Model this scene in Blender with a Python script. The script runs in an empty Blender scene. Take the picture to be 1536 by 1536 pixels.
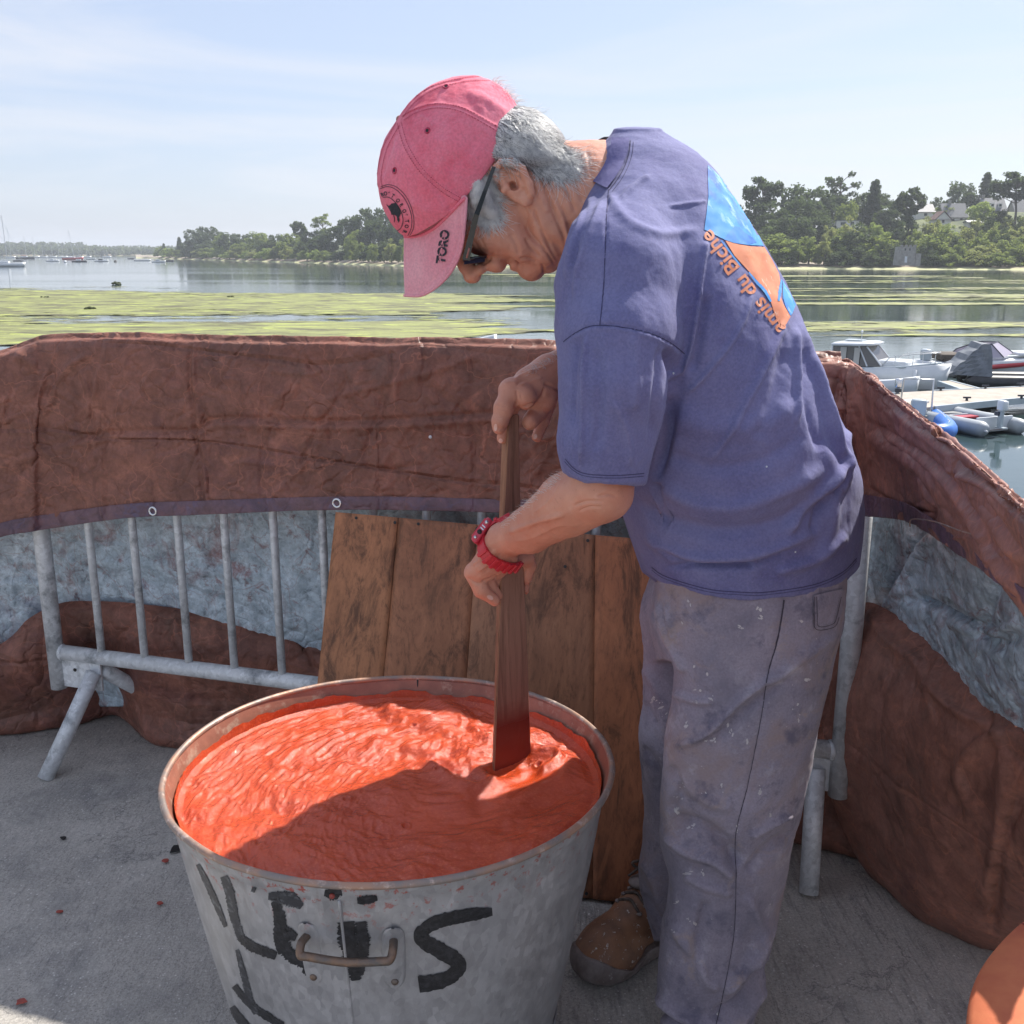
import bpy, bmesh, math, random
import numpy as np
from math import radians, sin, cos, tan, pi
from mathutils import Vector, Matrix
from mathutils.bvhtree import BVHTree
random.seed(7); np.random.seed(7)
S = bpy.context.scene
C = S.collection
# ------------------------------------------------------------------ camera, sky, sun, exposure
H = 1.20; PITCH = radians(14.2); FOC = 1540.0
cd = bpy.data.cameras.new('camera'); cam = bpy.data.objects.new('camera', cd); C.objects.link(cam)
cam.location = (0, 0, H); cam.rotation_euler = (pi/2 - PITCH, 0, 0)
cd.sensor_width = 36; cd.lens = 36*FOC/1536; cd.clip_start = 0.05; cd.clip_end = 9000
S.camera = cam
SUN_EL = radians(49.5); SUN_AZ = radians(45)
w = bpy.data.worlds.new('World'); S.world = w; w.use_nodes = True
nt = w.node_tree; nt.nodes.clear()
def N(t, typ, **kw):
    n = t.nodes.new(typ)
    for k, v in kw.items():
        if k.startswith('_'): setattr(n, k[1:], v)
        else: n.inputs[k.replace('__', ' ')].default_value = v
    return n
wo = N(nt, 'ShaderNodeOutputWorld'); bg = N(nt, 'ShaderNodeBackground', Strength=0.13)
sky = N(nt, 'ShaderNodeTexSky', _sky_type='NISHITA', _sun_disc=False, _sun_elevation=SUN_EL, _sun_rotation=SUN_AZ,
        _air_density=1.0, _dust_density=1.0, _ozone_density=2.5, _altitude=0)
tc = N(nt, 'ShaderNodeTexCoord'); mp = N(nt, 'ShaderNodeMapping'); mp.inputs['Scale'].default_value = (0.8, 2.2, 9.0)
mp.inputs['Rotation'].default_value = (0.10, 0.34, 0.3)
cn = N(nt, 'ShaderNodeTexNoise', Scale=1.7, Detail=9.0, Roughness=0.58, Distortion=0.9)
cr = N(nt, 'ShaderNodeMapRange'); cr.inputs[1].default_value = 0.42; cr.inputs[2].default_value = 0.78; cr.inputs[4].default_value = 0.8
mx = N(nt, 'ShaderNodeMixRGB'); mx.inputs[2].default_value = (4.0, 4.05, 4.3, 1)
veil = N(nt, 'ShaderNodeMixRGB'); veil.inputs[0].default_value = 0.72; veil.inputs[2].default_value = (2.45, 2.72, 3.5, 1)   # even pale tone added over the whole sky to flatten glare and raise fill
L = nt.links.new
L(tc.outputs['Generated'], mp.inputs[0]); L(mp.outputs[0], cn.inputs[0]); L(cn.outputs[0], cr.inputs[0])
L(cr.outputs[0], mx.inputs[0]); L(sky.outputs[0], veil.inputs[1]); L(veil.outputs[0], mx.inputs[1]); L(mx.outputs[0], bg.inputs[0]); L(bg.outputs[0], wo.inputs[0])
sl = bpy.data.lights.new('sun', 'SUN'); sl.energy = 4.5; sl.angle = radians(0.55); sl.color = (1, .95, .87)
so = bpy.data.objects.new('sun', sl); C.objects.link(so)
sdir = Vector((sin(SUN_AZ)*cos(SUN_EL), cos(SUN_AZ)*cos(SUN_EL), sin(SUN_EL)))
so.rotation_euler = sdir.to_track_quat('Z', 'Y').to_euler(); so.location = (3, 4, 6)
S.view_settings.view_transform = 'Standard'; S.view_settings.look = 'None'
S.view_settings.exposure = 0.82; S.view_settings.gamma = 1; S.view_settings.use_curve_mapping = False

# ------------------------------------------------------------------ geometry helpers
SP, CP = sin(PITCH), cos(PITCH)
def ray(px, py):
    x = (px-768)/FOC; y = -(py-768)/FOC
    return Vector((x, y*SP + CP, y*CP - SP))
def at(px, py, Y):
    d = ray(px, py); return Vector((0, 0, H)) + d*(Y/d.y)
def gp(px, py, z=0.0):
    d = ray(px, py); return Vector((0, 0, H)) + d*((z-H)/d.z)
def at_np(px, py, Y):
    x = (px-768)/FOC; y = -(py-768)/FOC
    dy = y*SP + CP; dz = y*CP - SP; t = Y/dy
    return np.stack([x*t, Y, H + dz*t], -1)
def proj_np(V):
    x, y, z = V[:, 0], V[:, 1], V[:, 2]-H
    f = y*CP - z*SP; u = y*SP + z*CP
    return 768 + FOC*x/f, 768 - FOC*u/f

_tab = np.random.RandomState(11).rand(64, 64, 64).astype(np.float32)
def vnoise(P, s=1.0, off=0.0):
    Q = np.asarray(P, dtype=np.float64)*s + off + 1000.0
    I = np.floor(Q).astype(int); F = Q - I; F = F*F*(3-2*F)
    I &= 63; J = (I+1) & 63; r = 0
    for a in (0, 1):
        for b in (0, 1):
            for c in (0, 1):
                ix = J[..., 0] if a else I[..., 0]; iy = J[..., 1] if b else I[..., 1]; iz = J[..., 2] if c else I[..., 2]
                wt = (F[..., 0] if a else 1-F[..., 0])*(F[..., 1] if b else 1-F[..., 1])*(F[..., 2] if c else 1-F[..., 2])
                r = r + _tab[ix, iy, iz]*wt
    return r*2-1
def fbm(P, s, o=4, g=0.5, off=0.0):
    r = 0; a = 1
    for i in range(o): r = r + a*vnoise(P, s*2**i, off+i*17.3); a *= g
    return r
def ridged(P, s, o=4, off=0.0):
    r = 0; a = 1
    for i in range(o): r = r + a*(1-np.abs(vnoise(P, s*2**i, off+i*9.1))*2); a *= .5
    return r

def thing(name, label, cat, loc=(0, 0, 0), group=None):
    o = bpy.data.objects.new(name, None); C.objects.link(o); o.location = loc
    o.empty_display_size = .05
    o['label'] = label; o['category'] = cat
    if group: o['group'] = group
    return o
def tag(o, label=None, cat=None, group=None, kind=None):
    if label: o['label'] = label
    if cat: o['category'] = cat
    if group: o['group'] = group
    if kind: o['kind'] = kind
    return o
def wloc(o):
    v = Vector((0, 0, 0))
    while o: v += Vector(o.location); o = o.parent
    return v
def obj(name, V, F, m, parent=None, smooth=True, label=None, kind=None):
    """world-space vertices -> one mesh object; under a parent they become local to it"""
    me = bpy.data.meshes.new(name)
    V = np.asarray([tuple(v) for v in V] if not isinstance(V, np.ndarray) else V, dtype=np.float64)
    if parent is not None: V = V - np.array(wloc(parent))
    if isinstance(F, np.ndarray):
        n = len(F); k = F.shape[1]
        me.vertices.add(len(V)); me.vertices.foreach_set('co', V.astype(np.float32).ravel())
        me.loops.add(n*k); me.loops.foreach_set('vertex_index', F.astype(np.int32).ravel())
        me.polygons.add(n); me.polygons.foreach_set('loop_start', np.arange(n, dtype=np.int32)*k)
        me.update(calc_edges=True)
    else:
        me.from_pydata(V.tolist(), [], F); me.update()
    if smooth: me.polygons.foreach_set('use_smooth', np.ones(len(me.polygons), dtype=bool))
    if m: me.materials.append(m)
    o = bpy.data.objects.new(name, me); C.objects.link(o)
    if parent is not None: o.parent = parent
    tag(o, label, None, None, kind)
    return o
class MB:
    def __init__(s): s.V = []; s.F = []
    def add(s, V, F):
        b = len(s.V); s.V += [tuple(v) for v in V]; s.F += [tuple(i+b for i in f) for f in F]; return s
    def box(s, c, d, rot=None, bev=0.0):
        bm = bmesh.new(); bmesh.ops.create_cube(bm, size=1)
        bmesh.ops.scale(bm, vec=d, verts=bm.verts)
        if bev: bmesh.ops.bevel(bm, geom=bm.edges[:], offset=bev, segments=2, affect='EDGES', profile=.6)
        M = Matrix.Translation(c) @ (rot.to_4x4() if rot else Matrix())
        vs = [M @ v.co for v in bm.verts]; bm.verts.index_update()
        s.add(vs, [[v.index for v in f.verts] for f in bm.faces]); bm.free(); return s
    def tube(s, pts, r, n=12, caps=True):
        pts = [Vector(p) for p in pts]; rs = r if isinstance(r, (list, tuple)) else [r]*len(pts)
        V = []; F = []; up = None
        for i, p in enumerate(pts):
            t = (pts[min(i+1, len(pts)-1)] - pts[max(i-1, 0)]).normalized()
            if up is None: up = Vector((0, 0, 1)) if abs(t.z) < .9 else Vector((1, 0, 0))
            a = t.cross(up).normalized(); up = a.cross(t).normalized()
            for k in range(n):
                an = 2*pi*k/n; V.append(p + (a*cos(an) + up*sin(an))*rs[i])
        for i in range(len(pts)-1):
            for k in range(n):
                F.append((i*n+k, i*n+(k+1) % n, (i+1)*n+(k+1) % n, (i+1)*n+k))
        if caps: F.append(tuple(range(n))[::-1]); F.append(tuple((len(pts)-1)*n+k for k in range(n)))
        return s.add(V, F)
    def lathe(s, c, prof, n=48, ax=1.0, ay=1.0):
        V = []; F = []
        for r, z in prof:
            for k in range(n):
                a = 2*pi*k/n; V.append((c[0]+r*ax*cos(a), c[1]+r*ay*sin(a), c[2]+z))
        for i in range(len(prof)-1):
            for k in range(n): F.append((i*n+k, i*n+(k+1) % n, (i+1)*n+(k+1) % n, (i+1)*n+k))
        return s.add(V, F)
    def ball(s, c, r, n=10, sc=(1, 1, 1)):
        V = []; F = []
        for i in range(n+1):
            th = pi*i/n
            for k in range(2*n):
                ph = pi*k/n; V.append((c[0]+r*sc[0]*sin(th)*cos(ph), c[1]+r*sc[1]*sin(th)*sin(ph), c[2]+r*sc[2]*cos(th)))
        m = 2*n
        for i in range(n):
            for k in range(m): F.append((i*m+k, (i+1)*m+k, (i+1)*m+(k+1) % m, i*m+(k+1) % m))
        return s.add(V, F)
    def build(s, name, m, parent=None, smooth=False, **kw):
        o = obj(name, s.V, s.F, m, parent, smooth, **kw); return o
def spline(P, n):
    """catmull-rom resample of control points (k,d) to n points"""
    P = np.asarray(P, float); k = len(P)
    if k == 2:
        t = np.linspace(0, 1, n)[:, None]; return P[0]*(1-t)+P[1]*t
    t = np.linspace(0, k-1, n); i = np.clip(t.astype(int), 0, k-2); f = (t-i)[:, None]
    p0 = P[np.clip(i-1, 0, k-1)]; p1 = P[i]; p2 = P[i+1]; p3 = P[np.clip(i+2, 0, k-1)]
    return .5*((2*p1)+(-p0+p2)*f+(2*p0-5*p1+4*p2-p3)*f*f+(-p0+3*p1-3*p2+p3)*f**3)
def grid_faces(nu, nv):
    i = np.arange(nu*nv).reshape(nv, nu)
    return np.stack([i[:-1, :-1].ravel(), i[:-1, 1:].ravel(), i[1:, 1:].ravel(), i[1:, :-1].ravel()], -1)
def vnormals(V, F):
    Nn = np.zeros_like(V); 
    a = V[F[:, 0]]; n = np.cross(V[F[:, 2]]-a, V[F[:, 3 % F.shape[1]]]-V[F[:, 1]])
    for k in range(F.shape[1]): np.add.at(Nn, F[:, k], n)
    return Nn/(np.linalg.norm(Nn, axis=1, keepdims=True)+1e-12)
def polydist(px, py, pts):
    """distance (in photo pixels) to a polyline, and 0..1 position along it"""
    best = np.full(px.shape, 1e9); tt = np.zeros(px.shape); pts = spline(pts, max(8, len(pts)*5)); n = len(pts)-1
    for i in range(n):
        ax, ay = pts[i][:2]; bx, by = pts[i+1][:2]; dx, dy = bx-ax, by-ay
        t = np.clip(((px-ax)*dx+(py-ay)*dy)/(dx*dx+dy*dy+1e-9), 0, 1)
        d = np.hypot(px-ax-t*dx, py-ay-t*dy); m = d < best
        best = np.where(m, d, best); tt = np.where(m, (i+t)/n, tt)
    return best, tt
def folds(V, Nn, L_, mask=None, k=0.00093):
    """L_: list of (points, width_px, amp_px): soft folds laid along curves on the cloth"""
    px, py = proj_np(V); D = np.zeros(len(V))
    for pts, wd, am in L_:
        P = np.asarray(pts, float)
        m = (px > P[:, 0].min()-3*wd) & (px < P[:, 0].max()+3*wd) & (py > P[:, 1].min()-3*wd) & (py < P[:, 1].max()+3*wd)
        if not m.any(): continue
        d, t = polydist(px[m], py[m], pts)
        D[m] += am*np.exp(-(d/wd)**2)*np.clip(np.sin(pi*np.clip(t, .02, .98))*2.2, 0, 1)
    if mask is not None: D *= mask
    return V + Nn*(D*k)[:, None]

# ---- implicit shapes in photo-aligned units: u = px, v = py, w = depth offset in pixels of 0.92 mm behind Y0
Y0 = 1.41; WU = 0.00092
class Field:
    def __init__(s, lo, hi, res):
        s.lo = np.array(lo, float); s.res = res; n = (np.ceil((np.array(hi)-s.lo)/res)).astype(int)+1
        s.ax = [(s.lo[i]+res*np.arange(n[i])).astype(np.float32) for i in range(3)]
        s.D = np.full(n, 60.0, np.float32)
    def _sub(s, lo, hi):
        sl = tuple(slice(max(0, int((lo[i]-s.lo[i])/s.res)), max(0, min(len(s.ax[i]), int((hi[i]-s.lo[i])/s.res)+2))) for i in range(3))
        X = s.ax[0][sl[0]][:, None, None]; Y = s.ax[1][sl[1]][None, :, None]; Z = s.ax[2][sl[2]][None, None, :]
        return sl, X, Y, Z
    def _mix(s, sl, d, k, op):
        A = s.D[sl]
        if A.size == 0: return
        d = d.astype(np.float32)
        if op == 'sub':
            d = -d
            if k <= 0: s.D[sl] = np.maximum(A, d)
            else:
                h = np.clip(.5-.5*(d-A)/k, 0, 1) ; h = 1-h
                s.D[sl] = A*(1-h)+d*h + k*h*(1-h)
        elif op == 'int':
            s.D[sl] = np.maximum(A, d)
        else:
            if k <= 0: s.D[sl] = np.minimum(A, d)
            else:
                h = np.clip(.5+.5*(A-d)/k, 0, 1); s.D[sl] = A*(1-h)+d*h-k*h*(1-h)
    def cone(s, a, b, ra, rb, k=8, op='add'):
        a = np.array(a, float); b = np.array(b, float); m = max(ra, rb)+k+3*s.res+6
        sl, X, Y, Z = s._sub(np.minimum(a, b)-m, np.maximum(a, b)+m)
        d = b-a; t = np.clip(((X-a[0])*d[0]+(Y-a[1])*d[1]+(Z-a[2])*d[2])/(d@d+1e-9), 0, 1)
        r = np.sqrt((X-a[0]-t*d[0])**2+(Y-a[1]-t*d[1])**2+(Z-a[2]-t*d[2])**2)-(ra+(rb-ra)*t)
        s._mix(sl, r, k, op); return s
    def chain(s, pts, k=8, op='add'):
        for a, b in zip(pts[:-1], pts[1:]): s.cone(a[:3], b[:3], a[3], b[3], k, op)
        return s
    def ell(s, c, r, ang=0, k=8, op='add', yaw=0):
        c = np.array(c, float); m = max(r)+k+3*s.res+6
        sl, X, Y, Z = s._sub(c-m, c+m); ca, sa = cos(radians(ang)), sin(radians(ang))
        x = X-c[0]; y = Y-c[1]; z = Z-c[2]
        if yaw:
            cy, sy = cos(radians(yaw)), sin(radians(yaw)); x, z = cy*x+sy*z, -sy*x+cy*z
        x, y = ca*x+sa*y, -sa*x+ca*y
        k0 = np.sqrt((x/r[0])**2+(y/r[1])**2+(z/r[2])**2); k1 = np.sqrt((x/r[0]**2)**2+(y/r[1]**2)**2+(z/r[2]**2)**2)+1e-9
        s._mix(sl, k0*(k0-1)/k1, k, op); return s
    def rows(s, R, k=8, op='add', p=2.3):
        """R: list of (v, uL, uR, wc, wr): stacked superellipse sections"""
        R = np.array(R, float)
        sl, X, Y, Z = s._sub((R[:, 1].min()-30, R[0, 0]-1, (R[:, 3]-R[:, 4]).min()-30), (R[:, 2].max()+30, R[-1, 0]+1, (R[:, 3]+R[:, 4]).max()+30))
        v = Y.ravel(); g = lambda i: np.interp(v, R[:, 0], R[:, i])[None, :, None]
        # smooth interpolation
        t = np.linspace(R[0, 0], R[-1, 0], 200)
        def sm(i):
            q = np.interp(t, R[:, 0], R[:, i]); kk = np.ones(9)/9; q2 = np.convolve(np.pad(q, 4, mode='edge'), kk, 'valid'); return np.interp(v, t, q2)[None, :, None]
        uL, uR, wc, wr = sm(1), sm(2), sm(3), sm(4); cu = (uL+uR)/2; a = np.maximum((uR-uL)/2, 1)
        q = (np.abs((X-cu)/a)**p+np.abs((Z-wc)/wr)**p)**(1/p)
        d = (q-1)*np.minimum(a, wr)
        s._mix(sl, d, k, op); return s
    def cut(s, p, n):
        n = np.array(n, float); n /= np.linalg.norm(n)
        X = s.ax[0][:, None, None]; Y = s.ax[1][None, :, None]; Z = s.ax[2][None, None, :]
        d = (X-p[0])*n[0]+(Y-p[1])*n[1]+(Z-p[2])*n[2]
        s.D = np.maximum(s.D, d.astype(np.float32)); return s
    def mesh(s, smooth=1):
        D = s.D; D[0] = D[-1] = 9; D[:, 0] = D[:, -1] = 9; D[:, :, 0] = D[:, :, -1] = 9
        I = D < 0; n = D.shape
        cnt = np.zeros((n[0]-1, n[1]-1, n[2]-1), np.int8)
        cs = [(a, b, c) for a in (0, 1) for b in (0, 1) for c in (0, 1)]
        for a, b, c in cs: cnt += I[a:n[0]-1+a, b:n[1]-1+b, c:n[2]-1+c]
        act = np.argwhere((cnt > 0) & (cnt < 8)); idx = np.full(cnt.shape, -1, np.int64); idx[tuple(act.T)] = np.arange(len(act))
        P = np.zeros((len(act), 3)); K = np.zeros(len(act))
        for e, (a, b) in enumerate([(p, q) for p in cs for q in cs if sum(abs(i-j) for i, j in zip(p, q)) == 1 and p < q]):
            da = D[tuple((act+np.array(a)).T)]; db = D[tuple((act+np.array(b)).T)]; m = (da < 0) != (db < 0)
            t = np.where(m, da/(da-db+1e-12), 0)[:, None]
            P += np.where(m[:, None], np.array(a)+t*(np.array(b)-np.array(a)), 0); K += m
        P = act+P/K[:, None]; Fs = []
        for ax in range(3):
            o = [i for i in range(3) if i != ax]
            s0 = [slice(None)]*3; s1 = [slice(None)]*3; s0[ax] = slice(0, -1); s1[ax] = slice(1, None)
            A = I[tuple(s0)]; B = I[tuple(s1)]; E = np.argwhere(A != B)
            E = E[(E[:, o[0]] > 0) & (E[:, o[1]] > 0) & (E[:, o[0]] < n[o[0]]-1) & (E[:, o[1]] < n[o[1]]-1)]
            def cell(i, j):
                q = E.copy(); q[:, o[0]] -= i; q[:, o[1]] -= j; return idx[tuple(q.T)]
            Q = np.stack([cell(1, 1), cell(0, 1), cell(0, 0), cell(1, 0)], -1)
            inside = A[tuple(E.T)]; flip = ~inside if ax != 1 else inside
            Q[flip] = Q[flip][:, ::-1]; Fs.append(Q)
        F = np.concatenate(Fs); F = F[(F >= 0).all(1)]
        V = s.lo+P*s.res
        for _ in range(smooth):
            A = np.zeros_like(V); c = np.zeros(len(V))
            for k in range(4):
                np.add.at(A, F[:, k], V[F[:, (k+1) % 4]]); np.add.at(c, F[:, k], 1)
                np.add.at(A, F[:, k], V[F[:, (k+3) % 4]]); np.add.at(c, F[:, k], 1)
            V = V*.45+.55*A/c[:, None]
        Wd = at_np(V[:, 0], V[:, 1], Y0+V[:, 2]*WU)
        c = Wd.mean(0); A = Wd-c; vol = np.einsum('ij,ij->i', A[F[:, 0]], np.cross(A[F[:, 1]], A[F[:, 2]])).sum()
        if vol < 0: F = F[:, ::-1].copy()
        return Wd, F, V
def W(u, v, w_): return at(u, v, Y0+w_*WU)
def bvh_of(objs):
    V = []; F = []
    for o in (objs if isinstance(objs, list) else [objs]):
        l = wloc(o); b = len(V); V += [v.co+l for v in o.data.vertices]; F += [[i+b for i in p.vertices] for p in o.data.polygons]
    return BVHTree.FromPolygons(V, F)
CAMP = Vector((0, 0, H))
def hit(bvh, px, py, off=0.0006):
    r = bvh.ray_cast(CAMP, ray(px, py).normalized())
    if r[0] is None: return None
    n = r[1]
    if n.dot(ray(px, py)) > 0: n = -n
    return r[0]+n*off
def lay(name, P2, F, bvh, m, parent, off=0.0006, maxlen=6, label=None, maxjump=0.05):
    """flat print: polygons in the sheet's plane, cut fine and laid on the curved surface"""
    bm = bmesh.new(); vs = [bm.verts.new((x, y, 0)) for x, y in P2]
    for f in F:
        try: bm.faces.new([vs[i] for i in f])
        except ValueError: pass
    bmesh.ops.triangulate(bm, faces=bm.faces[:])
    for _ in range(5):
        e = [e for e in bm.edges if e.calc_length() > maxlen]
        if not e: break
        bmesh.ops.subdivide_edges(bm, edges=e, cuts=1); bmesh.ops.triangulate(bm, faces=[f for f in bm.faces if len(f.verts) > 3])
    bm.verts.index_update(); pos = [hit(bvh, v.co.x, v.co.y, off) for v in bm.verts]
    V = []; mp_ = {}
    for i, p in enumerate(pos):
        if p is not None: mp_[i] = len(V); V.append(p)
    Fo = []
    for f in bm.faces:
        ii = [v.index for v in f.verts]
        if all(i in mp_ for i in ii):
            q = [V[mp_[i]] for i in ii]
            if max((q[0]-q[1]).length, (q[1]-q[2]).length, (q[2]-q[0]).length) < maxjump: Fo.append([mp_[i] for i in ii])
    bm.free()
    if not Fo: return None
    # face the camera side
    a, b, c = [V[i] for i in Fo[0]]
    if (b-a).cross(c-a).dot(a-CAMP) > 0: Fo = [f[::-1] for f in Fo]
    return obj(name, V, Fo, m, parent, True, label=label)
def stroke2d(pts, wd, n=40, rough=.12, seed=0, across=4):
    """brush stroke: returns 2-D verts and faces"""
    rs = np.random.RandomState(seed); P = spline(pts, n); T = np.gradient(P, axis=0); T /= np.linalg.norm(T, axis=1, keepdims=True)+1e-9
    Nn = np.stack([-T[:, 1], T[:, 0]], -1); wv = np.interp(np.linspace(0, 1, n), np.linspace(0, 1, len(wd)), wd) if hasattr(wd, '__len__') else np.full(n, float(wd))
    e1 = 1+rough*rs.randn(n); e2 = 1+rough*rs.randn(n); V = []
    for i in range(n):
        for j in range(across+1):
            q = j/across*2-1; V.append(tuple(P[i]+Nn[i]*wv[i]*.5*q*(e1[i] if q > 0 else e2[i])))
    F = [(i*(across+1)+j, i*(across+1)+j+1, (i+1)*(across+1)+j+1, (i+1)*(across+1)+j) for i in range(n-1) for j in range(across)]
    return V, F
def text2d(s, origin, direction, size, bold=0.0, squash=1.0, shear=0):
    """text in photo-plane coordinates: origin, unit direction of writing (y down)"""
    cu = bpy.data.curves.new('t', 'FONT'); cu.body = s; cu.size = size; cu.offset = bold; cu.resolution_u = 3; cu.shear = shear
    o = bpy.data.objects.new('t', cu); C.objects.link(o); me = o.to_mesh()
    dx, dy = direction; ux, uy = dy, -dx       # up of the letters on the page (y down)
    V = [(origin[0]+v.co.x*dx*squash+v.co.y*ux, origin[1]+v.co.x*dy*squash+v.co.y*uy) for v in me.vertices]; F = [list(p.vertices) for p in me.polygons]
    wdt = max([v.co.x for v in me.vertices])*squash; o.to_mesh_clear(); bpy.data.objects.remove(o); bpy.data.curves.remove(cu)
    return V, F, wdt
def patch(rows, nu, nv):
    """rows of (px,py,Y) control points -> smooth sheet in the world"""
    R = np.array([spline([tuple(at(*p)) if len(p) == 3 else tuple(p[0]) for p in r], nu) for r in rows])   # (k,nu,3)
    out = np.zeros((nv, nu, 3))
    for i in range(nu): out[:, i] = spline(R[:, i], nv)
    return out.reshape(-1, 3), grid_faces(nu, nv)
# ------------------------------------------------------------------ materials
def mat(name, col, rough=.6, metal=0.0, c2=None, scale=8, lo=.35, hi=.65, bump=0.0, bscale=60, detail=6, spec=.5, sc3=(1, 1, 1), c3=None, s3=30, t3=(.6, .7), extra=None, ntype=None, distort=0, coat=0, fine=None, bdist=.01, sss=0):
    m = bpy.data.materials.new(name); m.use_nodes = True; t = m.node_tree; b = t.nodes['Principled BSDF']; K = t.links.new
    b.inputs['Roughness'].default_value = rough; b.inputs['Metallic'].default_value = metal
    b.inputs['Specular IOR Level'].default_value = spec
    if coat: b.inputs['Coat Weight'].default_value = coat; b.inputs['Coat Roughness'].default_value = .12
    if sss:
        b.inputs['Subsurface Weight'].default_value = sss; b.inputs['Subsurface Radius'].default_value = (.012, .004, .002); b.inputs['Subsurface Scale'].default_value = 1
    tcn = N(t, 'ShaderNodeTexCoord'); mpn = N(t, 'ShaderNodeMapping'); mpn.inputs['Scale'].default_value = sc3; K(tcn.outputs['Object'], mpn.inputs[0])
    cur = None
    if c2 is not None:
        n = N(t, 'ShaderNodeTexNoise', Scale=scale, Detail=detail, Roughness=.62, Distortion=distort); K(mpn.outputs[0], n.inputs[0])
        r = N(t, 'ShaderNodeMapRange'); r.inputs[1].default_value = lo; r.inputs[2].default_value = hi; K(n.outputs[0], r.inputs[0])
        x = N(t, 'ShaderNodeMixRGB'); x.inputs[1].default_value = (*col, 1); x.inputs[2].default_value = (*c2, 1); K(r.outputs[0], x.inputs[0]); cur = x.outputs[0]
    if c3 is not None:
        n = N(t, 'ShaderNodeTexNoise', Scale=s3, Detail=5, Roughness=.7); K(mpn.outputs[0], n.inputs[0])
        r = N(t, 'ShaderNodeMapRange'); r.inputs[1].default_value = t3[0]; r.inputs[2].default_value = t3[1]; K(n.outputs[0], r.inputs[0])
        x = N(t, 'ShaderNodeMixRGB'); x.inputs[2].default_value = (*c3, 1); K(r.outputs[0], x.inputs[0])
        if cur: K(cur, x.inputs[1])
        else: x.inputs[1].default_value = (*col, 1)
        cur = x.outputs[0]
    if cur: K(cur, b.inputs['Base Color'])
    else: b.inputs['Base Color'].default_value = (*col, 1)
    if bump:
        n = N(t, 'ShaderNodeTexNoise', Scale=bscale, Detail=7, Roughness=.6)
        if ntype: n.noise_type = ntype; n.normalize = True
        K(mpn.outputs[0], n.inputs[0]); bp = N(t, 'ShaderNodeBump', Strength=bump, Distance=bdist); K(n.outputs[0], bp.inputs['Height']); last = bp
        if fine:
            n2 = N(t, 'ShaderNodeTexNoise', Scale=fine[0], Detail=4); K(tcn.outputs['Object'], n2.inputs[0])
            b2 = N(t, 'ShaderNodeBump', Strength=fine[1], Distance=fine[2]); K(n2.outputs[0], b2.inputs['Height']); K(bp.outputs[0], b2.inputs['Normal']); last = b2
        K(last.outputs[0], b.inputs['Normal'])
    if extra: extra(m, t, b, tcn, mpn)
    return m
def bc_link(t, b):
    l = b.inputs['Base Color'].links
    return l[0].from_socket if l else None
def overlay(t, b, fac, col):
    x = N(t, 'ShaderNodeMixRGB'); x.inputs[2].default_value = (*col, 1); s = bc_link(t, b)
    if s: t.links.new(s, x.inputs[1])
    else: x.inputs[1].default_value = b.inputs['Base Color'].default_value
    t.links.new(fac, x.inputs[0]); t.links.new(x.outputs[0], b.inputs['Base Color']); return x
def ramp(t, src, a, c, lo=0.0, hi=1.0):
    r = N(t, 'ShaderNodeMapRange'); r.inputs[1].default_value = a; r.inputs[2].default_value = c; r.inputs[3].default_value = lo; r.inputs[4].default_value = hi
    t.links.new(src, r.inputs[0]); return r.outputs[0]
def chain_bump(t, b, h, strength, dist):
    bp = N(t, 'ShaderNodeBump', Strength=strength, Distance=dist); t.links.new(h, bp.inputs['Height'])
    l = b.inputs['Normal'].links
    if l: t.links.new(l[0].from_socket, bp.inputs['Normal'])
    t.links.new(bp.outputs[0], b.inputs['Normal'])

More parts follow.
